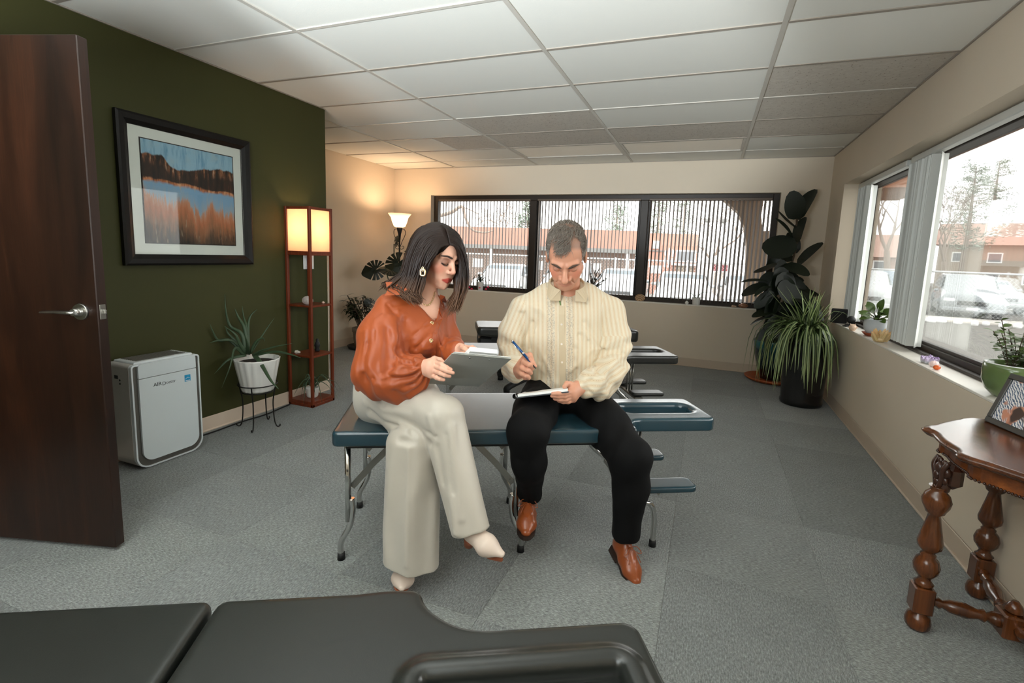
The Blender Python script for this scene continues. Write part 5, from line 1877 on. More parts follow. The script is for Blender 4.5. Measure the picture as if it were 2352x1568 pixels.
pst.build('stem', m_stem, pp)
for b_, t_ in (((.05, -.14, .07), (.10, -.19, .05)), ((.035, -.15, .03), (.02, -.20, .005))):
    place_leaf(pp, pl_me[0], O_ + Vector(b_), O_ + Vector(t_), (-.5, -.3, .8), O_)
o = shell(.105, .030).build('spiky_shell', m_shell, None, (1.185, 4.92, RS))
o.rotation_euler = (0, 0, 1.2)
tag(o, 'spiky cream sea shell left of the white pothos pot', 'shell')
m_calc = M('orange_calcite', (244, 200, 146), .25, var=.12, scale=20, sss=.3)
cr = crystals(MB(), 30, .050, .095, 4, .65, (.010, .016))
rock(cr, (0, 0, .018), (.05, .035, .02), 8)
tag(cr.build('orange_crystal_cluster', m_calc, None, (1.200, 4.27, RS)), 'chunky pale orange crystal cluster in front of the pothos', 'crystal')
m_ame = NT('amethyst')
sp = m_ame.n('ShaderNodeSeparateXYZ')
m_ame.l(m_ame.coords(), sp.inputs[0])
m_ame = m_ame.set(col=m_ame.ramp(m_ame.math('MULTIPLY', sp.outputs['Z'], 18, True), [(.1, (186, 190, 192)), (.45, (196, 180, 206)), (.8, (134, 96, 160))]), rough=.2)
am = crystals(MB(), 60, .085, .042, 6, .5, (.006, .010))
rock(am, (0, 0, .012), (.075, .04, .016), 5)
o = am.build('amethyst_cluster', m_ame, None, (1.235, 3.50, RS))
o.rotation_euler = (0, 0, 1.15)
tag(o, 'pale purple amethyst cluster on the right window sill', 'crystal')
tag(rock(MB(), (0, 0, .018), (.026, .022, .019), 15, sharp=.12).build('rose_quartz', M('rose_quartz', (240, 212, 208), .3, var=.03), None, (1.212, 3.365, RS)), 'pink rose quartz stone beside the amethyst', 'crystal')
tag(MB().ball((0, 0, .013), (.018, .014, .013), 12, 8).build('carnelian_stone', M('carnelian', (222, 104, 50), .15, var=.15, scale=40), None, (1.197, 3.285, RS)), 'small glossy orange carnelian stone next to the rose quartz', 'stone')
go = Vector((1.272, 2.735, RS))
gp = thing('green_planter', 'glossy green bowl planter with a leafy plant on the right window sill', 'potted plant', go)
pot(gp, [(.060, 0), (.066, .003), (.092, .03), (.108, .075), (.110, .125), (.107, .146), (.102, .149), (.099, .143), (.100, .11), (.002, .105)], M('green_glaze', (96, 114, 68), .16, var=.06, coat=.5), soil=(.099, .118), n=48)
MB().tube([(.1045 * math.cos(a), .1045 * math.sin(a), .1475) for a in [2 * PI * i / 48 for i in range(49)]], .0028, 6, caps=False).build('rim', m_white, gp)
gl_me = [leaf_mesh('leaf', m_rose, 'oval', w, .05, 4) for w in (.62, .72)]
rng = random.Random(17)
gs = MB()
for i in range(22):
    a = rng.uniform(0, 2 * PI)
    r = rng.uniform(.03, .19)
    tp_ = Vector((math.cos(a) * r * .55, math.sin(a) * r, rng.uniform(.18, .29) + (.05 if i == 0 else 0)))
    rt = Vector((math.cos(a) * .03, math.sin(a) * .03, .115))
    gs.tube(spline([tuple(rt), tuple(rt.lerp(tp_, .55) + Vector((0, 0, .02))), tuple(tp_)], 4), .0018, 5)
    for k in range(11):
        t = .35 + .65 * k / 10
        b_ = rt.lerp(tp_, t)
        aa = k * 2.4 + i
        d_ = Vector((math.cos(aa), math.sin(aa), rng.uniform(-.25, .45))).normalized() * rng.uniform(.024, .042)
        place_leaf(gp, gl_me[k % 2], go + b_, go + b_ + d_, (rng.uniform(-.3, .3), rng.uniform(-.4, .1), 1), go)
gs.build('stem', m_stem, gp)

# ---- stones on the shelf lamp
q = ((lx0 + lx1) / 2, (ly0 + ly1) / 2)
ge = MB()
rock(ge, (0, 0, .032), (.052, .034, .036), 21, 11, 7, .12)
tag(ge.build('geode', M('grey_geode', (196, 184, 176), .4, var=.3, scale=30), None, (q[0] + .03, q[1] - .06, .831)), 'pale grey geode on the middle shelf of the shelf lamp', 'stone')
tag(rock(MB(), (0, 0, .009), (.014, .011, .010), 22).build('pebble', M('peach_pebble', (226, 190, 170), .5), None, (q[0] + .08, q[1] + .06, .831)), 'tiny peach pebble right of the geode on the lamp shelf', 'stone')
o = shell(.05, .014).build('white_shell', M('chalk_shell', (226, 218, 206), .5), None, (q[0] - .05, q[1] - .09, .424))
tag(o, 'small white shell on the lower shelf of the shelf lamp', 'shell')
fgm = MB().lathe([(.018, 0), (.022, .012), (.016, .03), (.024, .05), (.018, .075), (.010, .085), (.013, .098), (.001, .112)], n=14)
tag(fgm.build('dark_figurine', m_black, None, (q[0] + .01, q[1] + .06, .424)), 'small dark figurine at the back of the lower lamp shelf', 'figurine')


# ---------------------------------------------------------------- people
def mat_skin(name):
    t = NT(name)
    v = t.coords()
    c = attr_col(t)
    n1 = t.noise(v, 60, 3)
    t.set(col=t.mix(t.math('MULTIPLY', n1, .12), c, lin((196, 120, 96))), rough=.48, spec=.4, sss=.12)
    t.b.inputs['Subsurface Radius'].default_value = (.012, .005, .003)
    t.bump(t.noise(v, 500, 2), .05, .001)
    return t.m

m_skin = mat_skin('skin')


def mat_cloth(name, c, rough=.6, sheen=.2, weave=700, wb=.12, var=.05, **kw):
    t = NT(name)
    v = t.coords()
    cl = lin(c)
    n = t.noise(v, 9, 3)
    t.set(col=t.mix(n, tuple(x * (1 - var) for x in cl[:3]) + (1,), tuple(min(1, x * (1 + var)) for x in cl[:3]) + (1,)), rough=rough, sheen=sheen, **kw)
    t.bump(t.noise(v, weave, 2), wb, .001)
    return t.m

m_rust = mat_cloth('rust_satin', (158, 73, 30), .47, .08, wb=.04, spec=.42)
m_rust_in = mat_cloth('rust_satin_edge', (150, 66, 28), .4, .2)
m_trouser = mat_cloth('champagne_satin', (196, 188, 174), .42, .25, wb=.1, spec=.5)
m_blackcl = mat_cloth('black_denim', (9, 9, 10), .8, .0, spec=.2)
m_cream_boot = M('cream_leather', (226, 206, 190), .42, var=.04)
m_tan_sole = M('tan_sole', (150, 86, 58), .5)
m_brogue = M('tan_brogue_leather', (150, 74, 32), .34, var=.25, scale=22, coat=.3)
m_dsole = M('dark_sole', (46, 30, 22), .6)
m_gold = M('pale_gold', (232, 206, 160), .25, metal=1.0)
m_pearl = M('pearl_button', (236, 226, 212), .3)


def stripes_mat():
    """cream shirting: fine dotted stripes and two speckled grey bands; Col holds (across, along) cloth coordinates"""
    t = NT('striped_shirting')
    sp = t.n('ShaderNodeSeparateColor')
    t.l(attr_col(t), sp.inputs[0])
    u = t.math('SUBTRACT', sp.outputs[0], .5)          # metres across, 0 at the placket
    w = sp.outputs[1]
    v = t.coords()
    cell = .0195
    fu = t.math('SUBTRACT', t.math('FRACT', t.math('ADD', t.math('DIVIDE', u, cell), 10.5)), .5)
    line = t.math('LESS_THAN', t.math('ABSOLUTE', fu), .045)
    dots = t.math('GREATER_THAN', t.math('FRACT', t.math('DIVIDE', w, .0056)), .5)
    d = t.math('MULTIPLY', line, dots)
    ob = t.math('MULTIPLY', t.math('LESS_THAN', t.math('ABSOLUTE', fu), .20), .25)
    au = t.math('ABSOLUTE', t.math('SUBTRACT', t.math('ABSOLUTE', u), .042))
    band = t.math('LESS_THAN', au, .016)
    nz = t.noise(v, 210, 4, .75)
    speck = t.math('MULTIPLY', band, t.math('MULTIPLY', t.math('SUBTRACT', nz, .47), 7, True))
    nz2 = t.noise(v, 300, 3, .7)
    fleck = t.math('MULTIPLY', t.math('SUBTRACT', nz2, .60), 5, True)
    pal = t.math('LESS_THAN', t.math('ABSOLUTE', t.math('SUBTRACT', t.math('ABSOLUTE', fu), .5)), .16)
    c = t.mix(t.noise(v, 6, 2), lin((204, 188, 160)), lin((216, 203, 178)))
    c = t.mix(t.math('MULTIPLY', pal, .3), c, lin((230, 224, 208)))
    c = t.mix(ob, c, lin((226, 190, 146)))
    c = t.mix(t.math('MULTIPLY', fleck, .35), c, lin((150, 128, 110)))
    c = t.mix(t.math('MULTIPLY', d, .55), c, lin((150, 114, 84)))
    c = t.mix(t.math('MULTIPLY', speck, .62), c, lin((128, 124, 124)))
    t.set(col=c, rough=.68, sheen=.15, spec=.3)
    t.bump(t.noise(v, 800, 2), .1, .001)
    return t.m

m_shirt = stripes_mat()


def hair_mat(name, c0, c1, z0=None, z1=None, rough=.32):
    t = NT(name)
    v = t.coords()
    base = t.mix(t.noise(t.coords(scale=(40, 40, 6)), 4, 3), lin(tuple(x * .75 for x in c0)), lin(tuple(min(255, x * 1.25) for x in c0)))
    if z0 is not None:
        sp = t.n('ShaderNodeSeparateXYZ')
        t.l(v, sp.inputs[0])
        f = t.math('DIVIDE', t.math('SUBTRACT', sp.outputs['Z'], z1), z0 - z1, True)
        base = t.mix(f, base, t.mix(t.noise(t.coords(scale=(40, 40, 10)), 4, 3), lin(tuple(x * .6 for x in c1)), lin(c1)))
    t.set(col=base, rough=rough, spec=.3)
    t.bump(t.noise(t.coords(scale=(260, 260, 30)), 3, 2), .25, .002)
    return t.m


def V(p):
    return np.asarray(p, np.float32)


# ---- head: local x = subject's right, y = forward, z = up, origin between the ears at eye height
class Head:
    def __init__(self, c, R, s=1.0, male=False):
        self.c, self.R, self.s, self.male = V(c), np.asarray(R, np.float32), s, male

    def loc(self, P):
        return ((P - self.c) @ self.R) / self.s

    def w(self, p):
        return tuple(float(x) for x in (self.R @ (V(p) * self.s) + self.c))

    def lips(self, Q):
        m = self.male
        up = s_cone(Q, (-.0240, .0845, -.0745), (0, .0915, -.0705), .0030, .0042 if not m else .0036)
        up = np.minimum(up, s_cone(Q, (.0240, .0845, -.0745), (0, .0915, -.0705), .0030, .0042 if not m else .0036))
        lo = s_cone(Q, (-.020, .0850, -.0775), (0, .0905, -.0815), .0030, .0052 if not m else .0045)
        lo = np.minimum(lo, s_cone(Q, (.020, .0850, -.0775), (0, .0905, -.0815), .0030, .0052 if not m else .0045))
        return up, lo

    def d(self, P):
        Q = self.loc(P)
        A = np.abs(Q[:, 0])
        S = Q.copy()
        S[:, 0] = A
        m = self.male
        d = s_ell(Q, (0, -.018, .038), (.074, .096, .083))
        d = smin(d, s_ell(Q, (0, .024, -.028), (.060, .064, .088)), .03)
        d = smin(d, s_cone(S, (.050, -.004, -.068), (.010, .062, -.104), .020 if m else .016, .020 if m else .015), .035)
        d = smin(d, s_cone(S, (0, .077, -.106), (.012, .073, -.104), .016, .015 if m else .012), .015)
        d = smin(d, s_ell(S, (.040 if m else .044, .052, -.030), (.022, .022, .018)), .02)                     # cheekbones
        d = smin(d, s_ell(S, (.030, .064, -.058), (.020, .016, .024)), .02)
        d = smin(d, s_cone(S, (.012, .085, .019), (.046, .068, .019), .010 if m else .0055, .009 if m else .007), .014)   # brow
        d = smax(d, -s_ell(S, (.032, .093, -.002), (.020, .018, .0130)), .012)                 # sockets
        d = smin(d, s_ell(S, (.032, .0695 if m else .0710, -.004), (.0155, .0150, .0125)), .0035)              # lidded eyes
        # nose
        d = smin(d, s_cone(Q, (0, .082, .008), (0, .112 if m else .108, -.034 if m else -.031), .0078, .0125 if m else .0080), .010)
        d = smin(d, s_cone(Q, (0, .110 if m else .106, -.037 if m else -.034), (0, .103 if m else .098, -.044 if m else -.041), .0125 if m else .0080, .009 if m else .0070), .006)
        d = smin(d, s_ell(S, (.0165 if m else .0115, .093 if m else .091, -.041 if m else -.039), (.0105 if m else .0058, .0115, .0088 if m else .0078)), .006)
        d = smax(d, -(s_cone(S, (.008, .098, -.053), (.009, .092, -.043), .0032, .002) if m else s_cone(S, (.0065, .096, -.054), (.0065, .091, -.048), .0026, .0018)), .003)
        # mouth
        d = smin(d, s_ell(Q, (0, .0765, -.077), (.032, .0155 if m else .014, .024)), .014)
        up, lo = self.lips(Q)
        d = smin(d, up, .004)
        d = smin(d, lo, .004)
        d = smax(d, -s_cone(S, (0, .0985, -.0758), (.0245, .0868, -.0762), .0018, .0012), .0022)
        # crease beside the nose
        if m:
            d = smax(d, -s_cone(S, (.021, .091, -.046), (.034, .078, -.075), .0022, .0015), .006)
            d = smax(d, -s_cone(S, (.000, .0985, .028), (.0, .095, .012), .0012, .001), .004)
            d = smax(d, -s_cone(S, (.0, .0965, .046), (.034, .088, .043), .0010, .0008), .004)
        # ears
        e = s_ell(S, (.077, -.012, -.018), (.009, .019, .031))
        e = smax(e, -s_ell(S, (.088, -.008, -.014), (.008, .010, .019)), .004)
        d = smin(d, e, .006)
        return d * self.s

    def col(self, P, c, skin, lip, brow, blush, lash, scalp=None):
        Q = self.loc(P)
        S = Q.copy()
        S[:, 0] = np.abs(S[:, 0])
        near = (vlen(Q) < .19)

        def blend(mask, col):
            k = np.clip(mask, 0, 1)[:, None] * near[:, None]
            c[:, :3] = c[:, :3] * (1 - k) + np.array(lin(col)[:3], np.float32) * k
        m = self.male
        blend(.55 * np.exp(-(s_ell(S, (.046, .06, -.034), (.02, .02, .014)).clip(0) / .012) ** 2), blush)
        blend(.35 * np.exp(-(vlen(Q - V((0, .110, -.038))) / .016) ** 2), blush)
        if scalp is not None:
            f = np.clip((Q[:, 2] - .03 - np.clip(Q[:, 1], 0, 1) * .75) / .02, 0, 1)
            blend(scalp[1] * f, scalp[0])
            side = np.clip((S[:, 0] - .055) / .008, 0, 1) * np.clip((.035 - Q[:, 1]) / .01, 0, 1) * np.clip((Q[:, 2] + .03) / .01, 0, 1) * (S[:, 0] < .0765)
            blend(.85 * side, scalp[2])
            blend(.30 * np.exp(-(np.maximum(s_ell(S, (.0, .055, -.085), (.055, .045, .035)), 0) / .008) ** 2), scalp[3])
        sh = s_ell(S, (.032, .083, .002), (.019, .012, .0105))
        blend((.75 if not m else .4) * np.exp(-(sh.clip(0) / .004) ** 2), lash[0])  # woman's eye make-up; the man's weaker tint puts socket shade into his skin
        ll = np.minimum(s_cone(S, (.017, .083, -.0095), (.032, .0862, -.0125), .0005, .0009), s_cone(S, (.032, .0862, -.0125), (.049, .077, -.0075), .0009, .0007))
        blend(1.2 * np.exp(-(ll.clip(0) / (.0028 if not m else .0020)) ** 2), lash[1])
        b = np.minimum(s_cone(S, (.015, .0905, .0195 if not m else .0165), (.034, .086, .0245 if not m else .0225), .0022, .0026), s_cone(S, (.034, .086, .0245 if not m else .0225), (.053, .070, .0205 if not m else .0185), .0026, .0010))
        blend((.95 if not m else .9) * np.exp(-(b.clip(0) / (.0022 if not m else .0032)) ** 2), brow)
        up, lo = self.lips(Q)
        f = (Q[:, 1] > .074)
        blend(f * np.clip(1.3 - np.minimum(up, lo) / .0026, 0, 1) * (1 if not m else .45), lip)
        return c


def digits(P, fingers, r0, r1, k=.004):
    """fingers: polylines knuckle to tip"""
    d = None
    for f in fingers:
        n = len(f)
        rr = [r0 + (r1 - r0) * i / (n - 1) for i in range(n)]
        for i in range(1, n - 1):
            rr[i] *= 1.04
        e = s_chain(P, f, rr, k)
        d = e if d is None else np.minimum(d, e)
    return d


def bounds(pts, pad):
    a = np.array([p for p in pts], float)
    return a.min(0) - pad, a.max(0) + pad


def ribbon(mb, left, right, th, nrm):
    """a thin solid strip between two polylines"""
    n = Vector(nrm).normalized() * th
    a = [Vector(p) for p in left]
    b = [Vector(p) for p in right]
    rings = [[tuple(p), tuple(q), tuple(q + n), tuple(p + n)] for p, q in zip(a, b)]
    return mb.rings(rings, True, False)


def snap(fn, p, off=0.0):
    """slide a point along the line to the front of the room until it lies on the garment"""
    p = np.array(p, float)
    d = p - np.array((0, 0, 1.301))
    d /= np.linalg.norm(d)
    t = np.arange(-.16, .17, .002)
    f = fn((p + t[:, None] * d).astype(np.float32))
    i = np.argmax(f < 0)
    if f[i] >= 0:
        return tuple(p)
    return tuple(p + d * (t[i] - off))


def snap_folds(fn, L):
    return [(snap(fn, a), snap(fn, b), w_, am) for a, b, w_, am in L]


RT, TO = np.array([.934, .357, 0.]), np.array([.357, -.934, 0.])     # across and towards the camera, on the floor

# ================================================================= woman
wo = thing('person', 'woman with long dark hair in a rust satin blouse holding a clipboard, legs crossed', 'person', (-1.15, 1.70, 0))
WO = np.array([-1.15, 1.70, 0.])
yaw = math.radians(51)
fh = TO * math.cos(yaw) + RT * math.sin(yaw)
wf = fh * math.cos(math.radians(21)) - np.array([0, 0, 1]) * math.sin(math.radians(21))
HW = Head((-1.031,1.797,1.284), frame(wf, np.array([0, 0, 1]) + .05 * RT), 1.0)
w_pel, w_che, w_nek = V((-1.266,1.762,0.691)), V((-1.120,1.747,0.956)), V((-1.075,1.762,1.085))
w_rs, w_re, w_rw = V((-1.162,1.660,1.058)), V((-1.151,1.577,0.831)), V((-0.969,1.566,0.867))
w_ls, w_le, w_lw = V((-1.062,1.867,1.031)), V((-1.025,1.814,0.863)), V((-0.874,1.696,0.921))
w_ax = w_ls - w_rs

rh_f = [[(-0.905,1.561,0.895), (-0.861,1.530,0.898), (-0.838,1.527,0.890), (-0.823,1.532,0.883)],
        [(-0.901,1.550,0.882), (-0.854,1.520,0.885), (-0.829,1.518,0.879), (-0.812,1.527,0.873)],
        [(-0.902,1.548,0.866), (-0.860,1.521,0.867), (-0.840,1.519,0.863), (-0.825,1.527,0.859)],
        [(-0.912,1.552,0.847), (-0.877,1.527,0.847), (-0.862,1.525,0.845), (-0.851,1.531,0.842)]]
rh_t = [(-0.938,1.558,0.885), (-0.913,1.571,0.904), (-0.897,1.582,0.900), (-0.879,1.586,0.888)]
lh_f = [[(-0.845,1.675,0.924), (-0.823,1.664,0.940), (-0.799,1.653,0.946), (-0.778,1.639,0.944)],
        [(-0.843,1.686,0.917), (-0.816,1.676,0.932), (-0.791,1.665,0.937), (-0.771,1.651,0.934)],
        [(-0.843,1.695,0.907), (-0.813,1.686,0.919), (-0.789,1.674,0.922), (-0.770,1.660,0.920)],
        [(-0.845,1.703,0.895), (-0.819,1.692,0.902), (-0.797,1.680,0.905), (-0.781,1.670,0.903)]]
lh_t = [(-0.862,1.680,0.930), (-0.839,1.648,0.944), (-0.816,1.624,0.944), (-0.795,1.605,0.940)]


def w_hands(P):
    d = s_flat(P, w_rw, (-0.917,1.553,0.871), .0215, .0265, (0, 0, 1), 1.35)
    for f in rh_f:
        d = smin(d, s_cone(P, (-0.954,1.566,0.866), f[0], .016, .0105), .010)
    d = smin(d, digits(P, rh_f, .0088, .0066), .004)
    d = smin(d, s_chain(P, rh_t, [.013, .0105, .0092, .0072], .005), .008)
    d = smin(d, s_cone(P, w_re, w_rw, .032, .0225), .012)
    return d


def w_hands2(P):
    d = s_flat(P, w_lw, (-0.848,1.689,0.915), .020, .0235, (0, 0, 1), 1.3)
    for f in lh_f:
        d = smin(d, s_cone(P, w_lw, f[0], .015, .010), .010)
    d = smin(d, digits(P, lh_f, .0085, .0064), .004)
    d = smin(d, s_chain(P, lh_t, [.012, .0098, .0088, .007], .005), .008)
    d = smin(d, s_cone(P, w_le, w_lw, .03, .0215), .012)
    return d


def w_head(P):
    d = HW.d(P)
    nb = HW.w((0, -.028, -.075))
    d = smin(d, s_cone(P, nb, w_nek - V(wf) * .01, .047, .050), .018)
    d = smin(d, s_flat(P, w_nek - V((0, 0, .035)), w_che, .075, .105, w_ax, 1.35), .045)
    d = smin(d, s_cone(P, w_rs, w_ls, .045, .045), .04)
    return d


def w_core(P):
    d = s_flat(P, w_pel, w_che, .088, .09, w_ax, 1.25)
    for a, b, c in (((855,905,2.13), 0, 0),):
        pass
    d = smin(d, s_chain(P, [V((-1.290,1.718,0.680)), V((-0.880,1.564,0.698)), V((-0.731,1.523,0.320))], [.075, .045, .030]), .05)
    d = smin(d, s_chain(P, [V((-1.160,1.821,0.671)), V((-0.988,1.538,0.582)), V((-0.983,1.516,0.119))], [.07, .045, .030]), .05)
    d = smin(d, s_chain(P, [w_rs, w_re], [.045, .036]), .03)
    d = smin(d, s_chain(P, [w_ls, w_le], [.045, .036]), .03)
    return d


SKW, SKM = (226, 176, 150), (212, 154, 126)
def w_col(P):
    c = np.tile(np.array(lin(SKW), np.float32), (len(P), 1))
    c = HW.col(P, c, SKW, (182, 70, 60), (62, 40, 32), (214, 122, 98), ((120, 78, 62), (34, 22, 18)))
    for f in rh_f + lh_f:
        k = np.exp(-(vlen(P - V(f[-1])) / .006) ** 2)[:, None] * .7
        c[:, :3] = c[:, :3] * (1 - k) + np.array(lin((222, 150, 134))[:3]) * k
    return c

hc = np.array(HW.c, float)
l1, h1 = bounds([hc + .14, hc - .14, w_nek, w_che], .10)
allr = [p for f in rh_f for p in f] + rh_t + [tuple(w_rw), (-1.044,1.577,0.847)]
alll = [p for f in lh_f for p in f] + lh_t + [tuple(w_lw), (-0.939,1.743,0.897)]
l2, h2 = bounds(allr, .03)
l3, h3 = bounds(alll, .03)
l4, h4 = bounds([w_pel, w_rs, w_ls, (-0.728,1.519,0.289), (-0.981,1.513,0.094), (-0.851,1.513,0.718)], .14)
h4[2] = w_che[2] + .02
sdf_obj('body', w_head, l1, h1, .0026, m_skin, wo, w_col, relax=1, origin=WO, more=[(w_hands, l2, h2, .0022), (w_hands2, l3, h3, .0022), (w_core, l4, h4, .011)])


def wav(P, d, f, warp, ph=0.0):
    d = V(d)
    d = d / np.linalg.norm(d)
    w = V(warp)
    return np.sin((P @ d) * f + 1.7 * np.sin(P @ w + ph) + ph)


s_r = [w_rs, V((-1.159,1.593,0.957)), V((-1.143,1.560,0.839)), V((-1.064,1.564,0.807)), V((-0.999,1.566,0.840)), V((-0.965,1.566,0.864))]
s_l = [w_ls, V((-1.036,1.839,0.923)), V((-1.013,1.807,0.860)), V((-0.927,1.738,0.901)), V((-0.887,1.706,0.916))]
vtip = V((-0.995,1.705,1.021))


def cuff_axis(P, a, b):
    ab = b - a
    q = P - a
    t = (q @ ab) / (ab @ ab)
    w = q - t[:, None] * ab
    u = np.cross(ab / np.linalg.norm(ab), V((0, 0, 1)))
    u = u / np.linalg.norm(u)
    v2 = np.cross(ab / np.linalg.norm(ab), u)
    return t, np.arctan2(w @ v2, w @ u)


FOLDS_B = [((-1.147,1.577,1.045), (-1.092,1.485,0.858), .007, .006), ((-1.158,1.543,0.989), (-1.122,1.489,0.820), .006, -.006), ((-1.092,1.594,1.014), (-1.026,1.535,0.880), .007, -.007), ((-1.119,1.588,1.046), (-1.054,1.515,0.889), .006, .006), ((-1.150,1.506,0.863), (-1.080,1.490,0.792), .008, .007), ((-1.088,1.480,0.818), (-1.020,1.498,0.834), .006, -.006), ((-1.042,1.504,0.786), (-0.982,1.541,0.809), .006, -.005), ((-1.058,1.486,0.853), (-0.998,1.521,0.858), .006, .006), ((-1.214,1.564,0.981), (-1.221,1.550,0.828), .008, .006), ((-1.118,1.611,1.052), (-1.156,1.623,1.082), .006, -.005), ((-1.116,1.609,1.035), (-1.028,1.510,0.860), .016, .010), ((-1.162,1.569,1.028), (-1.135,1.487,0.836), .018, .010), ((-1.109,1.552,0.993), (-1.058,1.485,0.845), .013, -.010), ((-1.115,1.490,0.804), (-1.005,1.519,0.790), .014, .010), ((-1.042,1.490,0.833), (-0.971,1.529,0.843), .010, -.009), ((-1.077,1.486,0.827), (-1.014,1.517,0.877), .010, .008), ((-1.058,1.499,0.867), (-1.003,1.543,0.881), .009, -.007), ((-1.038,1.498,0.804), (-0.971,1.537,0.825), .008, .006), ((-1.190,1.545,0.936), (-1.190,1.526,0.803), .012, -.007), ((-1.013,1.515,0.861), (-0.974,1.541,0.860), .006, .005)]
FOLDS_B2 = [((-1.047,1.596,0.840), (-0.943,1.629,0.866), .007, .006), ((-1.042,1.602,0.865), (-0.956,1.619,0.905), .006, -.005), ((-1.030,1.628,0.938), (-0.970,1.640,1.010), .007, .005), ((-1.046,1.637,0.970), (-0.984,1.647,1.022), .006, -.005), ((-0.951,1.666,0.992), (-0.934,1.674,0.854), .007, -.005), ((-0.960,1.715,1.054), (-0.941,1.713,0.916), .008, .005), ((-1.121,1.615,1.085), (-1.059,1.641,1.104), .009, -.004), ((-1.097,1.610,1.062), (-1.060,1.614,0.920), .007, .006), ((-0.952,1.637,0.945), (-0.943,1.647,0.841), .007, .005), ((-0.985,1.604,0.879), (-0.934,1.663,0.925), .006, .005), ((-1.105,1.666,1.021), (-1.044,1.621,0.852), .012, -.014), ((-0.978,1.734,1.085), (-0.952,1.711,0.933), .012, -.006), ((-1.028,1.626,0.922), (-0.975,1.633,0.977), .009, -.006), ((-1.027,1.610,0.882), (-0.963,1.630,0.928), .009, .007), ((-1.039,1.613,0.854), (-0.963,1.614,0.888), .008, -.006), ((-0.960,1.655,1.018), (-0.987,1.621,0.927), .010, .006), ((-0.948,1.670,0.940), (-0.926,1.701,0.867), .010, .006)]


def blouse(P):
    d = s_flat(P, V((-1.263,1.758,0.737)), V((-1.218,1.757,0.833)), .106, .115, w_ax, 1.3)
    d = smin(d, s_flat(P, V((-1.218,1.757,0.833)), V((-1.121,1.748,0.965)), .115, .122, w_ax, 1.28), .05)
    d = smin(d, s_flat(P, V((-1.121,1.748,0.965)), V((-1.103,1.757,1.053)), .122, .085, w_ax, 1.3), .05)
    d = smin(d, s_cone(P, V((-1.037,1.703,0.952)), V((-1.026,1.735,0.922)), .065, .06), .05)
    d = smin(d, s_chain(P, [w_rs, w_nek - V((0, 0, .02)), w_ls], [.060, .066, .058], .03), .04)
    t, a = cuff_axis(P, s_r[3], s_r[5])
    g = np.clip((t - .15) / .6, 0, 1) * np.clip((1.25 - t) / .2, 0, 1)
    sr = s_chain(P, s_r, [.070, .086, .100, .082, .050, .030], .05)
    sr = sr + .0045 * g * np.sin(13 * a + 2 * np.sin(5 * t)) + .0075 * (1 - g) * np.maximum(wav(P, RT * .8 + TO * .6, 62, (6, 8, 9)), -.3) * np.clip((.98 - P[:, 2]) / .10, .25, 1)
    # long drape folds hanging into the balloon of the sleeve
    for p, q, r in (((868,740,1.86), (858,850,1.83), .011), ((893,745,1.88), (905,860,1.81), .012), ((846,780,1.88), (842,860,1.88), .010), ((880,870,1.82), (935,893,1.83), .012), ((925,745,1.95), (932,835,1.93), .010)):
        pass
    for p, q, w_, am in FOLDS_B:
        sr = sr - fold(P, V(p), V(q), w_, am)
    d = smin(d, sr, .018)
    sl = s_chain(P, s_l, [.066, .072, .064, .046, .028], .04)
    sl = sl + .005 * wav(P, TO, 80, (7, 5, 9), 1.0)
    d = smin(d, sl, .02)
    # diagonal folds of the body towards the waist
    f = np.clip((1.02 - P[:, 2]) / .12, 0, 1)
    d = d + .0055 * f * wav(P, RT * .85 - np.array([0, 0, .5]), 58, (9, 4, 7), .5)
    for p, q, w_, am in FOLDS_B2:
        d = d - fold(P, V(p), V(q), w_, am)
    # gathered cuff band
    d = smin(d, np.abs(s_cone(P, s_r[5], V((-0.954,1.564,0.868)), .0275, .0275)) - .002, .004)
    d = smax(d, (.735 + .10 * ((P - w_pel) @ V(RT)).clip(-1, .0) - P[:, 2]) * .9 - .20 * np.clip((P - w_pel) @ V(TO), 0, 1), .012)
    # open V neck
    d = smax(d, -smin(s_cone(P, V((-1.042,1.717,1.138)), V((-1.002,1.674,1.106)), .058, .046), smax(s_flat(P, V((-1.023,1.707,1.105)), vtip, .042, .005, TO, 14.0), (V((-1.055,1.763,1.078)) - P) @ V(TO), .004), .01), .004)
    return d

_b1, _b2 = FOLDS_B, FOLDS_B2
FOLDS_B, FOLDS_B2 = [], []
_c1, _c2 = snap_folds(blouse, _b1), snap_folds(blouse, _b2)
FOLDS_B, FOLDS_B2 = _c1, _c2
pb = [w_rs, w_ls, w_pel, V((-1.131,1.561,0.742)), s_r[5], s_l[4]]
lo_, hi_ = bounds(pb, .15)
sdf_obj('blouse', blouse, lo_, hi_, .0042, m_rust, wo, None, slack=1.25, relax=1, origin=WO)

# collar, placket, buttons of the blouse
def W(p):
    return tuple(np.array(p) - WO)
cb = MB()
cst = [[W(p) for p in q] for q in (((-1.063,1.661,1.177), (-1.028,1.643,1.147), (-1.043,1.619,1.130)), ((-1.121,1.649,1.175), (-1.089,1.603,1.145), (-1.088,1.588,1.128)), ((-1.173,1.634,1.169), (-1.138,1.595,1.141), (-1.139,1.579,1.122)))]
cb.rings([[tuple(Vector(p)) for p in q] + [tuple(Vector(p) - Vector(TO) * .004) for p in reversed(q)] for q in cst], True, False)
cb.build('collar', m_rust, wo)
lp1 = [snap(blouse, p, .004) for p in ((-0.994,1.745,1.126), (-0.979,1.726,1.103), (-0.982,1.721,1.076), (-0.987,1.714,1.048), (-0.995,1.707,1.017))]
lp2 = [snap(blouse, p, .003) for p in ((-0.979,1.760,1.118), (-0.961,1.742,1.096), (-0.957,1.729,1.067), (-0.965,1.721,1.032), (-0.978,1.710,0.990))]
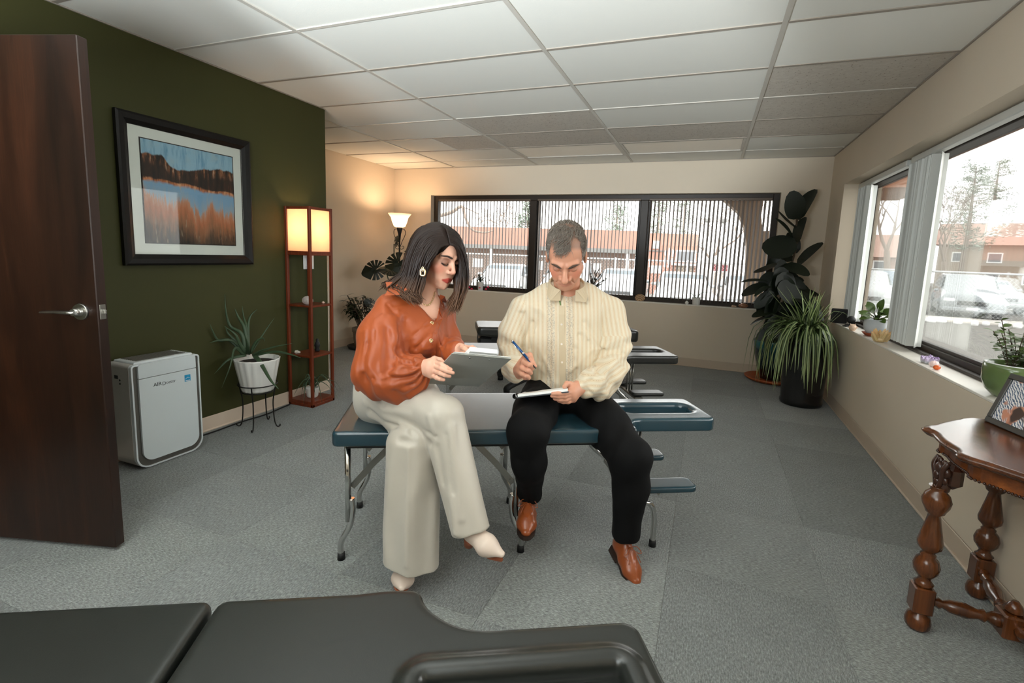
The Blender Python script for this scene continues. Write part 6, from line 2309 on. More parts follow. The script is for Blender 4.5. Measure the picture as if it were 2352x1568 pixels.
ribbon(MB(), [W(p) for p in lp1], [W(p) for p in lp2], .003, TO).build('lapel', m_rust, wo)
pk1 = [snap(blouse, p, .001) for p in ((-0.996,1.706,1.014), (-0.997,1.700,0.974), (-0.997,1.694,0.931), (-0.995,1.688,0.888), (-0.993,1.683,0.849))]
pk2 = [snap(blouse, p, .001) for p in ((-0.980,1.711,1.004), (-0.981,1.705,0.970), (-0.981,1.700,0.928), (-0.979,1.694,0.889), (-0.977,1.689,0.850))]
ribbon(MB(), [W(p) for p in pk1], [W(p) for p in pk2], .0025, TO).build('placket', m_rust, wo)
for q in ((-0.999,1.694,1.015), (-0.996,1.685,0.947), (-0.994,1.676,0.878)):
    bo = MB()
    qv = Vector(W(snap(blouse, q, .002)))
    R_ = .0062
    ring = [tuple(qv + Vector(RT) * R_ * math.cos(a) + Vector((0, 0, 1)) * R_ * math.sin(a)) for a in [2 * PI * i / 14 for i in range(15)]]
    bo.tube(ring, .0021, 6, caps=False).ball(tuple(qv), (.004, .004, .004), 8, 6)
    bo.build('button', m_gold, wo)
# earring and necklace
ear = Vector((-1.007,1.635,1.234))
er = MB()
def rrect(c, w, h, n=6):
    P = []
    for sx, sz, a0 in ((1, -1, -PI / 2), (1, 1, 0), (-1, 1, PI / 2), (-1, -1, PI)):
        r = w * .7
        for i in range(n):
            a = a0 + PI / 2 * i / (n - 1)
            P.append(c + Vector(RT) * (sx * (w - r) + r * math.cos(a)) + Vector((0, 0, 1)) * (sz * (h - r) + r * math.sin(a)))
    return P + [P[0]]
er.tube([W(p) for p in rrect(ear - Vector((0, 0, .019)), .0085, .0120)], .0040, 8, caps=False)
er.tube([W(p) for p in rrect(ear - Vector((0, 0, .006)), .003, .008, 4)], .0016, 6, caps=False)
plabel(er.build('earring', m_gold, wo), 'square pale gold link earring')
nk = MB()
path = [snap(w_head, p, .003) for p in spline([(-1.003,1.721,1.137), (-1.006,1.717,1.116), (-1.014,1.711,1.094), (-1.026,1.705,1.083), (-1.041,1.700,1.086)], 5)]
for i in range(len(path) - 1):
    a, b_ = Vector(path[i]), Vector(path[i + 1])
    mid, dv = (a + b_) / 2 + Vector(TO) * .001, (b_ - a)
    sd = dv.cross(Vector(TO if i % 2 else (0, 0, 1) + RT * .01)).normalized() * .0028
    nk.tube([W(mid + dv * .62 * math.cos(t_) + sd * math.sin(t_)) for t_ in [2 * PI * j / 10 for j in range(11)]], .0010, 5, caps=False)
plabel(nk.build('necklace', m_gold, wo), 'gold chain necklace')


# trousers
kn_r, an_r = V((-0.879,1.570,0.700)), V((-0.723,1.514,0.310))
kn_l, an_l = V((-0.990,1.547,0.573)), V((-0.961,1.501,0.107))
def hemcut(P, a, b, dist):
    n = (b - a) / np.linalg.norm(b - a)
    return (P - b) @ n - dist


FOLDS_T = [((-1.257,1.611,0.675), (-1.007,1.538,0.630), .012, .007), ((-1.220,1.597,0.630), (-0.955,1.531,0.595), .014, .009), ((-1.216,1.592,0.659), (-0.972,1.528,0.614), .010, -.008), ((-1.292,1.648,0.725), (-1.163,1.605,0.682), .010, -.006), ((-1.308,1.655,0.740), (-1.223,1.629,0.712), .008, .006), ((-0.999,1.483,0.605), (-0.892,1.503,0.607), .012, -.016), ((-0.890,1.497,0.712), (-0.856,1.497,0.620), .010, .008), ((-0.854,1.490,0.639), (-0.813,1.472,0.483), .010, -.008), ((-0.798,1.507,0.683), (-0.734,1.465,0.374), .014, .008), ((-0.817,1.495,0.652), (-0.774,1.472,0.459), .010, -.005), ((-1.028,1.526,0.673), (-0.867,1.506,0.639), .008, -.005), ((-1.133,1.562,0.681), (-0.999,1.539,0.691), .012, .005)]


def w_trousers(P):
    d = s_flat(P, V((-1.280,1.760,0.719)), V((-1.250,1.762,0.654)), .098, .112, w_ax, 1.2)
    th = s_chain(P, [V((-1.268,1.724,0.662)), V((-1.083,1.637,0.693)), kn_r], [.108, .100, .074], .04)
    d = smin(d, th, .04)
    d = smin(d, s_chain(P, [V((-1.140,1.824,0.644)), V((-1.045,1.626,0.595))], [.105, .085], .04), .04)
    sh = s_flat(P, kn_r, an_r, .066, .058, RT, 1.25)
    sh = smax(sh, hemcut(P, kn_r, an_r, .012), .006)
    sh = smin(sh, s_cone(P, V((-0.827,1.528,0.720)), V((-0.749,1.446,0.323)), .006, .006), .028) if True else sh
    sh = smax(sh, hemcut(P, kn_r, an_r, .012), .004)
    d = smin(d, sh, .02)
    lg = s_flat(P, kn_l, an_l, .080, .082, RT, 1.20)
    fo = np.clip((.56 - P[:, 2]) / .15, 0, 1)
    lg = lg + .007 * fo * np.sin((P @ V(RT)) * 62 + 1.2 + .8 * np.sin(P[:, 2] * 7))
    lg = smin(lg, s_cone(P, V((-0.959,1.474,0.585)), V((-0.933,1.423,0.163)), .003, .004), .016)
    lg = smax(lg, P[:, 2] * 0 + (.118 + .10 * ((P - V(an_l)) @ V(-RT)) - P[:, 2]), .004)
    d = np.minimum(d, lg) if False else smin(d, lg, .012)
    for p, q, w_, am in FOLDS_T:
        d = d - fold(P, V(p), V(q), w_, am)
    for a, b, r in (((-1.244,1.595,0.681), (-0.996,1.522,0.637), .006), ((-1.214,1.589,0.634), (-0.945,1.515,0.603), .007), ((-1.147,1.583,0.711), (-0.923,1.507,0.712), .004), ((-0.884,1.488,0.707), (-0.861,1.496,0.624), .007)):
        pass
    for a, b, r in (((-1.207,1.580,0.664), (-0.946,1.486,0.633), .006), ((-0.973,1.473,0.613), (-0.882,1.486,0.611), .008), ((-0.854,1.483,0.630), (-0.820,1.466,0.501), .006)):
        pass
    return d + .0012 * wav(P, RT + np.array([0, 0, .4]), 70, (11, 6, 8), 2)

_t1 = FOLDS_T
FOLDS_T = []
_t2 = snap_folds(w_trousers, _t1)
FOLDS_T = _t2
lo_, hi_ = bounds([V((-1.310,1.739,0.724)), kn_r, an_r, an_l, V((-1.150,1.841,0.638)), V((-0.816,1.506,0.728))], .16)
lo_[2] = .03
sdf_obj('trousers', w_trousers, lo_, hi_, .0045, m_trouser, wo, None, slack=1.15, relax=1, origin=WO)
# hem bands
# boots
def boot(name, heel, ball, toe, ank, floor_n, label=None):
    heel, ball, toe, ank = V(heel), V(ball), V(toe), V(ank)
    side = np.cross(toe - heel, ank - heel)
    side = side / np.linalg.norm(side)
    floor_n = np.cross(side, toe - heel)
    floor_n = floor_n / np.linalg.norm(floor_n)

    def up(P):
        d = s_chain(P, [heel, ball], [.033, .036], .02)
        d = smin(d, s_flat(P, ball, toe, .030, .010, side, 1.4), .02)
        d = smin(d, s_cone(P, heel + (ank - heel) * .35, ank, .034, .036), .025)
        return smax(d, -((P - (heel + V(floor_n) * -.022)) @ V(floor_n)), .004)
    l_, h_ = bounds([heel, ball, toe, ank], .06)
    o = sdf_obj(name, up, l_, h_, .003, m_cream_boot, wo, None, origin=WO)
    return o, heel, ball, toe, side, floor_n

def sole(o, heel, ball, toe, side, n, hh):
    ball = heel + (toe - heel) * ((ball - heel) @ (toe - heel)) / ((toe - heel) @ (toe - heel))
    n = Vector(n)
    b = MB()
    pts = [(Vector(heel), .024), (Vector(heel) * .5 + Vector(ball) * .5, .024), (Vector(ball), .033), (Vector(ball) * .5 + Vector(toe) * .5, .027), (Vector(toe), .009), (Vector(toe) + (Vector(toe) - Vector(ball)) * .12, .004)]
    s = Vector(side)
    rings = []
    for p, w_ in pts:
        q = Vector(W(p)) - n * .027
        rings.append([tuple(q - s * w_), tuple(q + s * w_), tuple(q + s * w_ + n * .007), tuple(q - s * w_ + n * .007)])
    b.rings(rings, True, False)
    hp = Vector(W(heel)) - n * .02 - (Vector(toe) - Vector(heel)).normalized() * .012
    b.tube([tuple(hp), tuple(hp - n * hh)], [.024, .017], 10)
    b.build('sole', m_tan_sole, o)

nb_ = np.array([.15, -.05, .985]); nb_ /= np.linalg.norm(nb_)
n1 = Vector((-.25, .10, .96)).normalized()
bt = boot('boot', (-0.714,1.525,0.289), (-0.649,1.499,0.275), (-0.590,1.497,0.258), (-0.732,1.525,0.335), tuple(n1))
sole(*bt, .045)
n2 = Vector((0, 0, 1))
bt = boot('boot', (-1.003,1.523,0.072), (-0.984,1.480,0.060), (-0.957,1.432,0.064), (-0.995,1.535,0.131), (0, 0, 1))
sole(*bt, .05)

def brow_lash(H, root, org, brow_mat, lash_mat, br, lr, male):
    up = 0 if male else .0030
    for sx in (-1, 1):
        b = MB()
        P_ = spline([H.w((sx * .013, .0925, .0165 + up)), H.w((sx * .024, .0925, .0195 + up)), H.w((sx * .036, .0870, .0225 + up)), H.w((sx * .047, .0785, .0205 + up)), H.w((sx * .056, .0690, .0165 + up))], 4)
        P_ = [tuple(np.array(p) - org) for p in P_]
        n = len(P_)
        b.tube(P_, [br * (.75 + .5 * math.sin(PI * min(1, .25 + i / n * .6))) * (1 - .75 * (i / (n - 1)) ** 3) for i in range(n)], 6, flat=.45, up=tuple(H.R[:, 1]))
        b.build('eyebrow', brow_mat, root, fix=False)
        e = MB()
        P_ = spline([H.w((sx * .0175, .0815, -.0085)), H.w((sx * .025, .0855, -.0122)), H.w((sx * .033, .0865, -.0135)), H.w((sx * .042, .0835, -.0120)), H.w((sx * .0505, .0765, -.0070))], 4)
        P_ = [tuple(np.array(p) - org) for p in P_]
        n = len(P_)
        e.tube(P_, [lr * (.4 + .9 * math.sin(PI * min(1, .1 + i / n * .75))) for i in range(n)], 6, flat=.6)
        if not male:
            for i in range(2, n):
                a = Vector(P_[i])
                d_ = Vector(H.R[:, 1]) * .006 + Vector(H.R[:, 2]) * -.0035 + Vector(H.R[:, 0]) * sx * .003 * (i / n)
                e.tube([tuple(a), tuple(a + d_)], [.0007, .0001], 3, caps=False)
        if not male:
            e.build('eyelashes', lash_mat, root, fix=False)

m_lash = M('black_lash', (16, 11, 9), .6)
m_wbrow = M('dark_brow', (44, 28, 20), .7, var=.3, scale=80)
m_mbrow = M('grey_brow', (72, 56, 46), .7, var=.3, scale=80)
brow_lash(HW, wo, WO, m_wbrow, m_lash, .0030, .0017, False)

# hair
m_whair = hair_mat('dark_brown_hair', (30, 18, 13), (124, 88, 64), 1.09, 1.20, rough=.42)
def w_cap(P):
    Q = HW.loc(P)
    d = s_ell(Q, (0, -.022, .034), (.083, .103, .0895))
    d = smin(d, s_ell(Q, (0, -.075, -.03), (.070, .05, .075)), .05)
    face = s_ell(Q, (0, .105, -.040), (.062, .085, .122))
    d = smax(d, -face, .01)
    d = smin(d, s_chain(P, [V((-0.994,1.829,1.335)), V((-0.967,1.851,1.267)), V((-0.961,1.842,1.187)), V((-0.963,1.820,1.115))], [.020, .024, .020, .010], .02), .02)
    d = smin(d, s_chain(P, [V((-1.094,1.746,1.323)), V((-1.094,1.709,1.219)), V((-1.079,1.672,1.144)), V((-1.033,1.651,1.105))], [.035, .032, .026, .016], .02), .03)
    # parting groove
    d = smax(d, -s_chain(P, [HW.w((.006, .085, .105)), HW.w((.006, .03, .140)), HW.w((.006, -.03, .145))], [.006, .006, .004], .01), .006)
    return d
hl_, hh_ = bounds([hc + .15, hc - .15, V((-1.021,1.632,1.091))], .03)
hair = sdf_obj('hair', w_cap, hl_, hh_, .004, m_whair, wo, None, origin=WO)
near_g = [
    [(-0.951,1.741,1.325), (-0.971,1.705,1.313), (-0.987,1.678,1.278), (-1.012,1.672,1.233), (-1.023,1.654,1.173), (-1.028,1.635,1.130), (-1.009,1.623,1.109)],
    [(-0.963,1.745,1.342), (-0.998,1.692,1.331), (-1.020,1.659,1.276), (-1.037,1.654,1.206), (-1.046,1.635,1.143), (-1.040,1.614,1.124), (-1.017,1.614,1.106)],
    [(-0.981,1.752,1.364), (-1.030,1.699,1.348), (-1.057,1.668,1.280), (-1.066,1.653,1.201), (-1.075,1.631,1.148), (-1.065,1.610,1.130), (-1.024,1.607,1.109)],
    [(-1.005,1.772,1.380), (-1.071,1.728,1.361), (-1.100,1.701,1.287), (-1.106,1.681,1.205), (-1.120,1.642,1.160), (-1.112,1.616,1.146), (-1.055,1.607,1.121)],
    [(-1.037,1.811,1.395), (-1.115,1.778,1.374), (-1.147,1.754,1.295), (-1.154,1.729,1.212), (-1.174,1.677,1.171), (-1.178,1.647,1.156), (-1.129,1.626,1.145)],
    [(-1.066,1.855,1.403), (-1.162,1.835,1.373), (-1.194,1.820,1.277), (-1.197,1.786,1.198), (-1.203,1.724,1.164), (-1.198,1.682,1.153), (-1.196,1.649,1.146)],
]
far_g = [
    [(-0.951,1.741,1.325), (-0.935,1.757,1.317), (-0.931,1.785,1.277), (-0.928,1.794,1.216), (-0.930,1.784,1.155), (-0.940,1.773,1.103), (-0.955,1.748,1.047)],
    [(-0.966,1.749,1.342), (-0.942,1.778,1.331), (-0.930,1.813,1.277), (-0.920,1.817,1.207), (-0.926,1.807,1.151), (-0.933,1.786,1.099), (-0.951,1.762,1.053)],
    [(-0.986,1.761,1.364), (-0.968,1.819,1.346), (-0.952,1.860,1.286), (-0.940,1.864,1.214), (-0.939,1.845,1.152), (-0.941,1.816,1.106), (-0.952,1.785,1.069)],
    [(-1.018,1.795,1.384), (-0.999,1.853,1.364), (-0.983,1.903,1.294), (-0.975,1.916,1.211), (-0.970,1.886,1.148), (-0.973,1.847,1.104), (-0.980,1.807,1.070)],
    [(-0.956,1.750,1.325), (-0.954,1.786,1.307), (-0.959,1.821,1.258), (-0.964,1.843,1.204), (-0.964,1.835,1.151), (-0.965,1.807,1.107), (-0.972,1.778,1.072)],
]
rng = random.Random(11)
lk = MB()
def locks(guides, n, r):
    for i in range(n):
        t = i / (n - 1) * (len(guides) - 1)
        k = min(int(t), len(guides) - 2)
        f = t - k
        pts = []
        j0 = Vector((rng.gauss(0, .004), rng.gauss(0, .004), rng.gauss(0, .003)))
        for m_, (a, b_) in enumerate(zip(guides[k], guides[k + 1])):
            e = m_ / (len(guides[k]) - 1)
            p = Vector(a) * (1 - f) + Vector(b_) * f
            q = p - Vector(HW.c)
            p = p + j0 * e * 2.4 + Vector((rng.gauss(0, .0035), rng.gauss(0, .0035), rng.gauss(0, .0035))) * e
            dd = .0045 - float(w_cap(V(p)[None])[0])
            if dd > 0 and e < .75:
                p = p + (p - Vector(HW.c) + Vector((0, 0, .03))).normalized() * min(dd, .02)
            pts.append(W(p))
        pts = pts[:-1] + [tuple(Vector(pts[-1]) + (Vector(pts[-1]) - Vector(pts[-2])) * rng.uniform(-.2, .12) + Vector((rng.gauss(0, .0035), rng.gauss(0, .0035), rng.gauss(0, .003))))]
        pts = spline(pts, 5)
        N = len(pts)
        rr = [r * rng.uniform(.85, 1.15) * (.55 + .45 * min(1, q / 6)) * min(1, (N - 1 - q) / 12 + .05) for q in range(N)]
        lk.tube(pts, rr, 5)
locks(near_g, 330, .0050)
locks(far_g, 220, .0052)
lk.build('locks', m_whair, hair, fix=False)['kind'] = 'stuff'

# ================================================================= man
mo = thing('person', 'man with short grey hair in a cream striped shirt, writing with a blue pen', 'person', (-.60, 2.20, 0))
MO = np.array([-.60, 2.20, 0.])
def Wm(p):
    return tuple(np.array(p) - MO)
yaw = math.radians(-7)
fh = TO * math.cos(yaw) + RT * math.sin(yaw)
mf = fh * math.cos(math.radians(42)) - np.array([0, 0, 1]) * math.sin(math.radians(42))
HM = Head((-0.592,2.150,1.299), frame(mf, np.array([0, 0, 1]) - .02 * RT), 1.10, True)
m_pel, m_che, m_nek = V((-0.592,2.252,0.661)), V((-0.610,2.258,0.975)), V((-0.613,2.276,1.103))
m_rs, m_re, m_rw = V((-0.798,2.195,1.035)), V((-0.839,2.170,0.819)), V((-0.717,1.933,0.799))
m_ls, m_le, m_lw = V((-0.417,2.353,1.044)), V((-0.381,2.264,0.784)), V((-0.472,1.986,0.747))
m_ax = m_ls - m_rs
mrh_f = [[(-0.662,1.864,0.889), (-0.633,1.842,0.882), (-0.621,1.839,0.870), (-0.612,1.841,0.858)],
         [(-0.660,1.840,0.869), (-0.628,1.819,0.864), (-0.624,1.840,0.848), (-0.647,1.856,0.833)],
         [(-0.663,1.836,0.845), (-0.633,1.820,0.841), (-0.630,1.840,0.828), (-0.654,1.856,0.816)],
         [(-0.666,1.842,0.820), (-0.641,1.829,0.816), (-0.639,1.845,0.806), (-0.660,1.857,0.799)]]
mrh_t = [(-0.695,1.903,0.836), (-0.675,1.901,0.878), (-0.651,1.885,0.890), (-0.630,1.858,0.876)]
mlh_f = [[(-0.481,1.929,0.747), (-0.498,1.890,0.749), (-0.520,1.871,0.749), (-0.540,1.868,0.747)],
         [(-0.479,1.933,0.735), (-0.498,1.893,0.735), (-0.520,1.875,0.737), (-0.544,1.871,0.737)],
         [(-0.476,1.938,0.723), (-0.495,1.903,0.720), (-0.515,1.885,0.722), (-0.536,1.883,0.724)],
         [(-0.475,1.948,0.711), (-0.489,1.920,0.708), (-0.505,1.903,0.710), (-0.522,1.897,0.713)]]
mlh_t = [(-0.475,1.964,0.752), (-0.490,1.951,0.773), (-0.500,1.926,0.780), (-0.503,1.897,0.774)]


def m_hand1(P):
    d = s_flat(P, m_rw, (-0.673,1.874,0.837), .026, .030, (0, 0, 1), 1.3)
    for f in mrh_f:
        d = smin(d, s_cone(P, V((-0.701,1.904,0.817)), f[0], .019, .0125), .012)
    d = smin(d, digits(P, mrh_f, .0108, .0084), .004)
    d = smin(d, s_chain(P, mrh_t, [.0155, .012, .0108, .0086], .006), .008)
    return smin(d, s_cone(P, V((-0.763,2.011,0.791)), m_rw, .032, .027), .012)


def m_hand2(P):
    d = s_flat(P, m_lw, (-0.481,1.944,0.738), .027, .028, (0, 0, 1), 1.3)
    for f in mlh_f:
        d = smin(d, s_cone(P, m_lw, f[0], .019, .0125), .012)
    d = smin(d, digits(P, mlh_f, .0108, .0084), .004)
    d = smin(d, s_chain(P, mlh_t, [.0155, .0118, .0108, .0086], .006), .008)
    return smin(d, s_cone(P, V((-0.427,2.079,0.745)), m_lw, .034, .027), .012)


def m_head(P):
    d = HM.d(P)
    d = smin(d, s_cone(P, HM.w((0, -.030, -.068)), m_nek + V((0, 0, -.01)), .058, .064), .022)
    d = smin(d, s_cone(P, m_rs, m_ls, .05, .05), .04)
    return smin(d, s_flat(P, m_nek - V((0, 0, .05)), m_che, .085, .11, m_ax, 1.4), .04)

mk_r, ma_r = V((-0.607,1.774,0.607)), V((-0.639,1.930,0.278))
mk_l, ma_l = V((-0.230,1.946,0.507)), V((-0.233,2.002,0.155))
mh_r, mh_l = V((-0.686,2.189,0.627)), V((-0.493,2.263,0.628))


def m_core(P):
    d = s_flat(P, m_pel, m_che, .11, .105, m_ax, 1.35)
    d = smin(d, s_chain(P, [mh_r, mk_r, ma_r], [.08, .058, .04]), .05)
    d = smin(d, s_chain(P, [mh_l, mk_l, ma_l], [.08, .058, .04]), .05)
    d = smin(d, s_chain(P, [m_rs, m_re, V((-0.763,2.011,0.791))], [.05, .04, .03]), .03)
    return smin(d, s_chain(P, [m_ls, m_le, V((-0.427,2.079,0.745))], [.05, .04, .03]), .03)


def m_col(P):
    c = np.tile(np.array(lin(SKM), np.float32), (len(P), 1))
    c = HM.col(P, c, SKM, (188, 108, 92), (84, 62, 48), (206, 118, 92), ((150, 96, 76), (52, 34, 28)), scalp=((118, 96, 82), .75, (150, 142, 134), (176, 132, 112)))
    for f in mrh_f + mlh_f:
        k = np.exp(-(vlen(P - V(f[-1])) / .007) ** 2)[:, None] * .35
        c[:, :3] = c[:, :3] * (1 - k) + np.array(lin((214, 132, 110))[:3]) * k
    return c

hcm = np.array(HM.c, float)
l1, h1 = bounds([hcm + .15, hcm - .15, m_nek, m_che], .09)
l2, h2 = bounds([p for f in mrh_f for p in f] + mrh_t + [tuple(m_rw), (-0.738,1.968,0.799)], .035)
l3, h3 = bounds([p for f in mlh_f for p in f] + mlh_t + [tuple(m_lw), (-0.447,2.039,0.745)], .035)
l4, h4 = bounds([m_pel, m_rs, m_ls, mk_r, mk_l, ma_l, ma_r, m_re, m_le], .14)
h4[2] = m_che[2] + .02
sdf_obj('body', m_head, l1, h1, .0027, m_skin, mo, m_col, relax=1, origin=MO, more=[(m_hand1, l2, h2, .0023), (m_hand2, l3, h3, .0023), (m_core, l4, h4, .011)])

ms_r = [m_rs, V((-0.836,2.175,0.923)), V((-0.836,2.161,0.821)), V((-0.774,2.029,0.795)), V((-0.723,1.945,0.792))]
ms_l = [m_ls, V((-0.385,2.324,0.913)), V((-0.383,2.253,0.786)), V((-0.423,2.102,0.746)), V((-0.467,2.004,0.745))]


FOLDS_S = [((-0.494,2.084,0.958), (-0.381,2.070,0.786), .011, -.008), ((-0.474,2.104,0.967), (-0.368,2.101,0.815), .009, .006), ((-0.765,2.120,1.028), (-0.716,2.064,0.881), .008, -.006), ((-0.703,2.064,1.000), (-0.662,2.045,0.831), .009, -.005), ((-0.657,2.034,0.892), (-0.580,2.031,0.746), .010, .005), ((-0.529,2.057,0.940), (-0.490,2.050,0.792), .008, -.004), ((-0.484,2.160,1.085), (-0.481,2.097,0.938), .011, .004), ((-0.851,2.119,1.022), (-0.845,2.090,0.883), .009, -.004), ((-0.368,2.300,1.000), (-0.337,2.252,0.889), .009, .005), ((-0.419,1.989,0.777), (-0.382,2.072,0.801), .006, .005), ((-0.442,1.970,0.779), (-0.410,2.007,0.727), .006, -.004), ((-0.866,2.090,0.861), (-0.735,2.029,0.842), .010, .006), ((-0.851,2.068,0.821), (-0.727,2.035,0.861), .009, -.006), ((-0.821,2.013,0.809), (-0.704,1.950,0.807), .009, .005), ((-0.420,2.136,0.899), (-0.325,2.217,0.912), .010, .006), ((-0.417,2.101,0.871), (-0.319,2.193,0.877), .009, -.006), ((-0.410,2.065,0.827), (-0.323,2.185,0.833), .012, .006),
    ((-0.428,1.988,0.791), (-0.353,2.077,0.765), .008, -.005), ((-0.432,1.972,0.765), (-0.358,2.069,0.719), .009, .005), ((-0.787,2.122,1.026), (-0.727,2.091,0.875), .010, -.008), ((-0.684,2.045,0.965), (-0.641,2.026,0.798), .014, .005), ((-0.611,2.023,0.918), (-0.647,2.019,0.764), .012, -.005), ((-0.506,2.050,0.905), (-0.449,2.077,0.791), .013, -.006), ((-0.516,2.033,0.812), (-0.442,2.106,0.902), .012, .006), ((-0.483,2.128,1.011), (-0.402,2.143,0.900), .012, -.005), ((-0.768,2.149,1.086), (-0.661,2.086,1.040), .016, .004)]


def shirt(P):
    d = s_flat(P, V((-0.591,2.238,0.713)), V((-0.603,2.255,0.861)), .128, .132, m_ax, 1.38)
    d = smin(d, s_flat(P, V((-0.603,2.255,0.861)), V((-0.608,2.262,0.995)), .132, .128, m_ax, 1.38), .05)
    d = smin(d, s_chain(P, [m_rs, V((-0.692,2.255,1.095)), V((-0.623,2.295,1.114)), V((-0.538,2.315,1.101)), m_ls], [.066, .068, .068, .068, .066], .03), .05)
    a = s_chain(P, ms_r, [.070, .068, .062, .050, .040], .04)
    z = P[:, 2]
    a = a + .006 * wav(P, np.array([0, 0, 1]) + .6 * RT, 95, (8, 9, 4), .3) * np.clip((.96 - z) / .08, .15, 1)
    b = s_chain(P, ms_l, [.070, .072, .070, .057, .044], .04)
    b = b + .0075 * wav(P, np.array([0, 0, 1.]) - .7 * RT, 85, (9, 7, 5), 1.1) * np.clip((.98 - z) / .08, .12, 1)
    b = smin(b, s_cone(P, V((-0.381,2.166,0.704)), V((-0.376,2.201,0.712)), .035, .04), .03)
    d = smin(d, a, .009)
    d = smin(d, b, .009)
    u = (P - V(m_che)) @ V(m_ax / np.linalg.norm(m_ax))
    # blousing folds above the waist, armhole creases
    f = np.clip((.90 - z) / .12, 0, 1)
    d = d + .006 * f * wav(P, RT * .9 + np.array([0, 0, .35]), 48, (8, 5, 11), 2.0)
    for p, q, r in (((-0.638,2.039,0.951), (-0.762,2.106,1.070), .006), ((-0.493,2.083,0.872), (-0.389,2.202,0.971), .008), ((-0.516,2.067,0.824), (-0.394,2.043,0.783), .010), ((-0.618,2.022,0.782), (-0.693,2.051,0.885), .008)):
        d = d - fold(P, V(p), V(q), .022, r)
    for p, q, r in (((-0.471,2.092,0.950), (-0.406,2.073,0.798), .008), ((-0.509,2.089,0.956), (-0.571,2.121,1.043), .003), ((-0.709,2.121,1.033), (-0.728,2.062,0.900), .006), ((-0.402,2.236,1.015), (-0.385,2.136,0.806), .006)):
        d = d + fold(P, V(p), V(q), .016, r)
    for p, q, w_, am in FOLDS_S:
        d = d - fold(P, V(p), V(q), w_, am * 1.5)
    # placket ridge
    pl = s_chain(P, [V((-0.588,2.113,1.072)), V((-0.569,2.068,0.934)), V((-0.552,2.045,0.731))], [.013, .013, .013], .01)
    d = smax(d, -(s_chain(P, [V((-0.596,2.155,1.195)), V((-0.591,2.117,1.143)), V((-0.584,2.089,1.080))], [.058, .032, .004], .02)), .006)
    return d


def m_uv(P):
    ax = V(m_ax / np.linalg.norm(m_ax))
    u = (P - V((-0.569,2.068,0.934))) @ ax
    w = P[:, 2].copy()
    for ch in (ms_r, ms_l):
        dd = np.stack([s_cone(P, ch[i], ch[i + 1], .05, .05) for i in range(4)], 1)
        far = np.abs(u) > .155
        inn = (dd.min(1) < .045) & (far | (P @ V(TO) > float(V((-0.562,2.102,0.890)) @ V(TO)) + .03))
        i = dd.argmin(1)
        A = np.stack(ch[:4])[i]
        B = np.stack(ch[1:])[i]
        ab = (B - A) / np.linalg.norm(B - A, axis=1)[:, None]
        s = np.cross(ab, V(TO))
        s = s / np.maximum(np.linalg.norm(s, axis=1), 1e-5)[:, None]
        uu = np.einsum('ij,ij->i', P - A, s) + .16
        ww = np.einsum('ij,ij->i', P - A, ab) + i * .1
        u = np.where(inn, uu, u)
        w = np.where(inn, ww, w)
    c = np.zeros((len(P), 4), np.float32)
    c[:, 0] = u + .5
    c[:, 1] = np.maximum(w + .5, 0)
    c[:, 3] = 1
    return c

_s1 = FOLDS_S
FOLDS_S = []
_s2 = snap_folds(shirt, _s1)
FOLDS_S = _s2
lo_, hi_ = bounds([m_rs, m_ls, V((-0.591,2.238,0.713)), m_re, m_le, ms_l[4], ms_r[4]], .20)
lo_[2] = .62
hi_[2] = 1.19
sdf_obj('shirt', shirt, lo_, hi_, .0042, m_shirt, mo, m_uv, slack=1.25, relax=1, origin=MO)
mcl = M('cream_collar', (200, 182, 152), .7, var=.05)
c0 = np.array((-0.608,2.248,1.161))
def col_pts(ph):
    out_ = RT * math.sin(ph) + TO * math.cos(ph)
    fr = (1 + math.cos(ph)) / 2
    t_ = c0 + RT * .080 * math.sin(ph) + TO * .088 * math.cos(ph) + np.array([0, 0, .050 - .070 * fr])
    k = max(0, math.cos(ph))
    b_ = t_ + out_ * .018 + RT * (.050 * k ** 3 * (1 if math.sin(ph) > 0 else -1)) + np.array([0, 0, -.040 - .010 * k])
    s_ = t_ - out_ * .004 + np.array([0, 0, -.05])
    return [Wm(p) for p in (s_, t_ - out_ * .003, t_ + out_ * .003, b_, b_ - out_ * .004, s_ + out_ * .003)]
N_ = 30
cb = MB()
cb.rings([col_pts(math.radians(25 + (335 - 25) * i / N_)) for i in range(N_ + 1)], True, False)
cb.build('collar', mcl, mo)
pk = MB()
pa_ = [snap(shirt, p, .001) for p in ((-0.591,2.065,1.082), (-0.588,2.061,1.044), (-0.584,2.056,1.001), (-0.579,2.051,0.955), (-0.574,2.045,0.899), (-0.568,2.040,0.852), (-0.564,2.035,0.806), (-0.559,2.031,0.765), (-0.557,2.028,0.738))]
pb2 = [snap(shirt, p, .001) for p in ((-0.566,2.075,1.082), (-0.563,2.070,1.045), (-0.560,2.065,1.002), (-0.554,2.061,0.956), (-0.549,2.054,0.900), (-0.544,2.050,0.853), (-0.540,2.044,0.806), (-0.535,2.040,0.765), (-0.532,2.038,0.739))]
ribbon(pk, [Wm(p) for p in pa_], [Wm(p) for p in pb2], .003, TO)
pk.build('placket', mcl, mo)
ga = [snap(shirt, p, .002) for p in ((-0.606,2.088,1.128), (-0.598,2.087,1.106), (-0.591,2.086,1.082))]
gb = [snap(shirt, p, .002) for p in ((-0.599,2.090,1.129), (-0.591,2.090,1.106), (-0.586,2.089,1.082))]
ribbon(MB(), [Wm(p) for p in ga], [Wm(p) for p in gb], .002, TO).build('inner_band', M('green_band', (104, 130, 78), .7), mo)
for q in ((-0.572,2.061,1.002), (-0.565,2.051,0.918), (-0.557,2.043,0.840)):
    qv = Vector(Wm(snap(shirt, q, .005)))
    MB().tube([tuple(qv), tuple(qv + Vector(TO) * .003)], .0048, 10).build('button', m_pearl, mo)


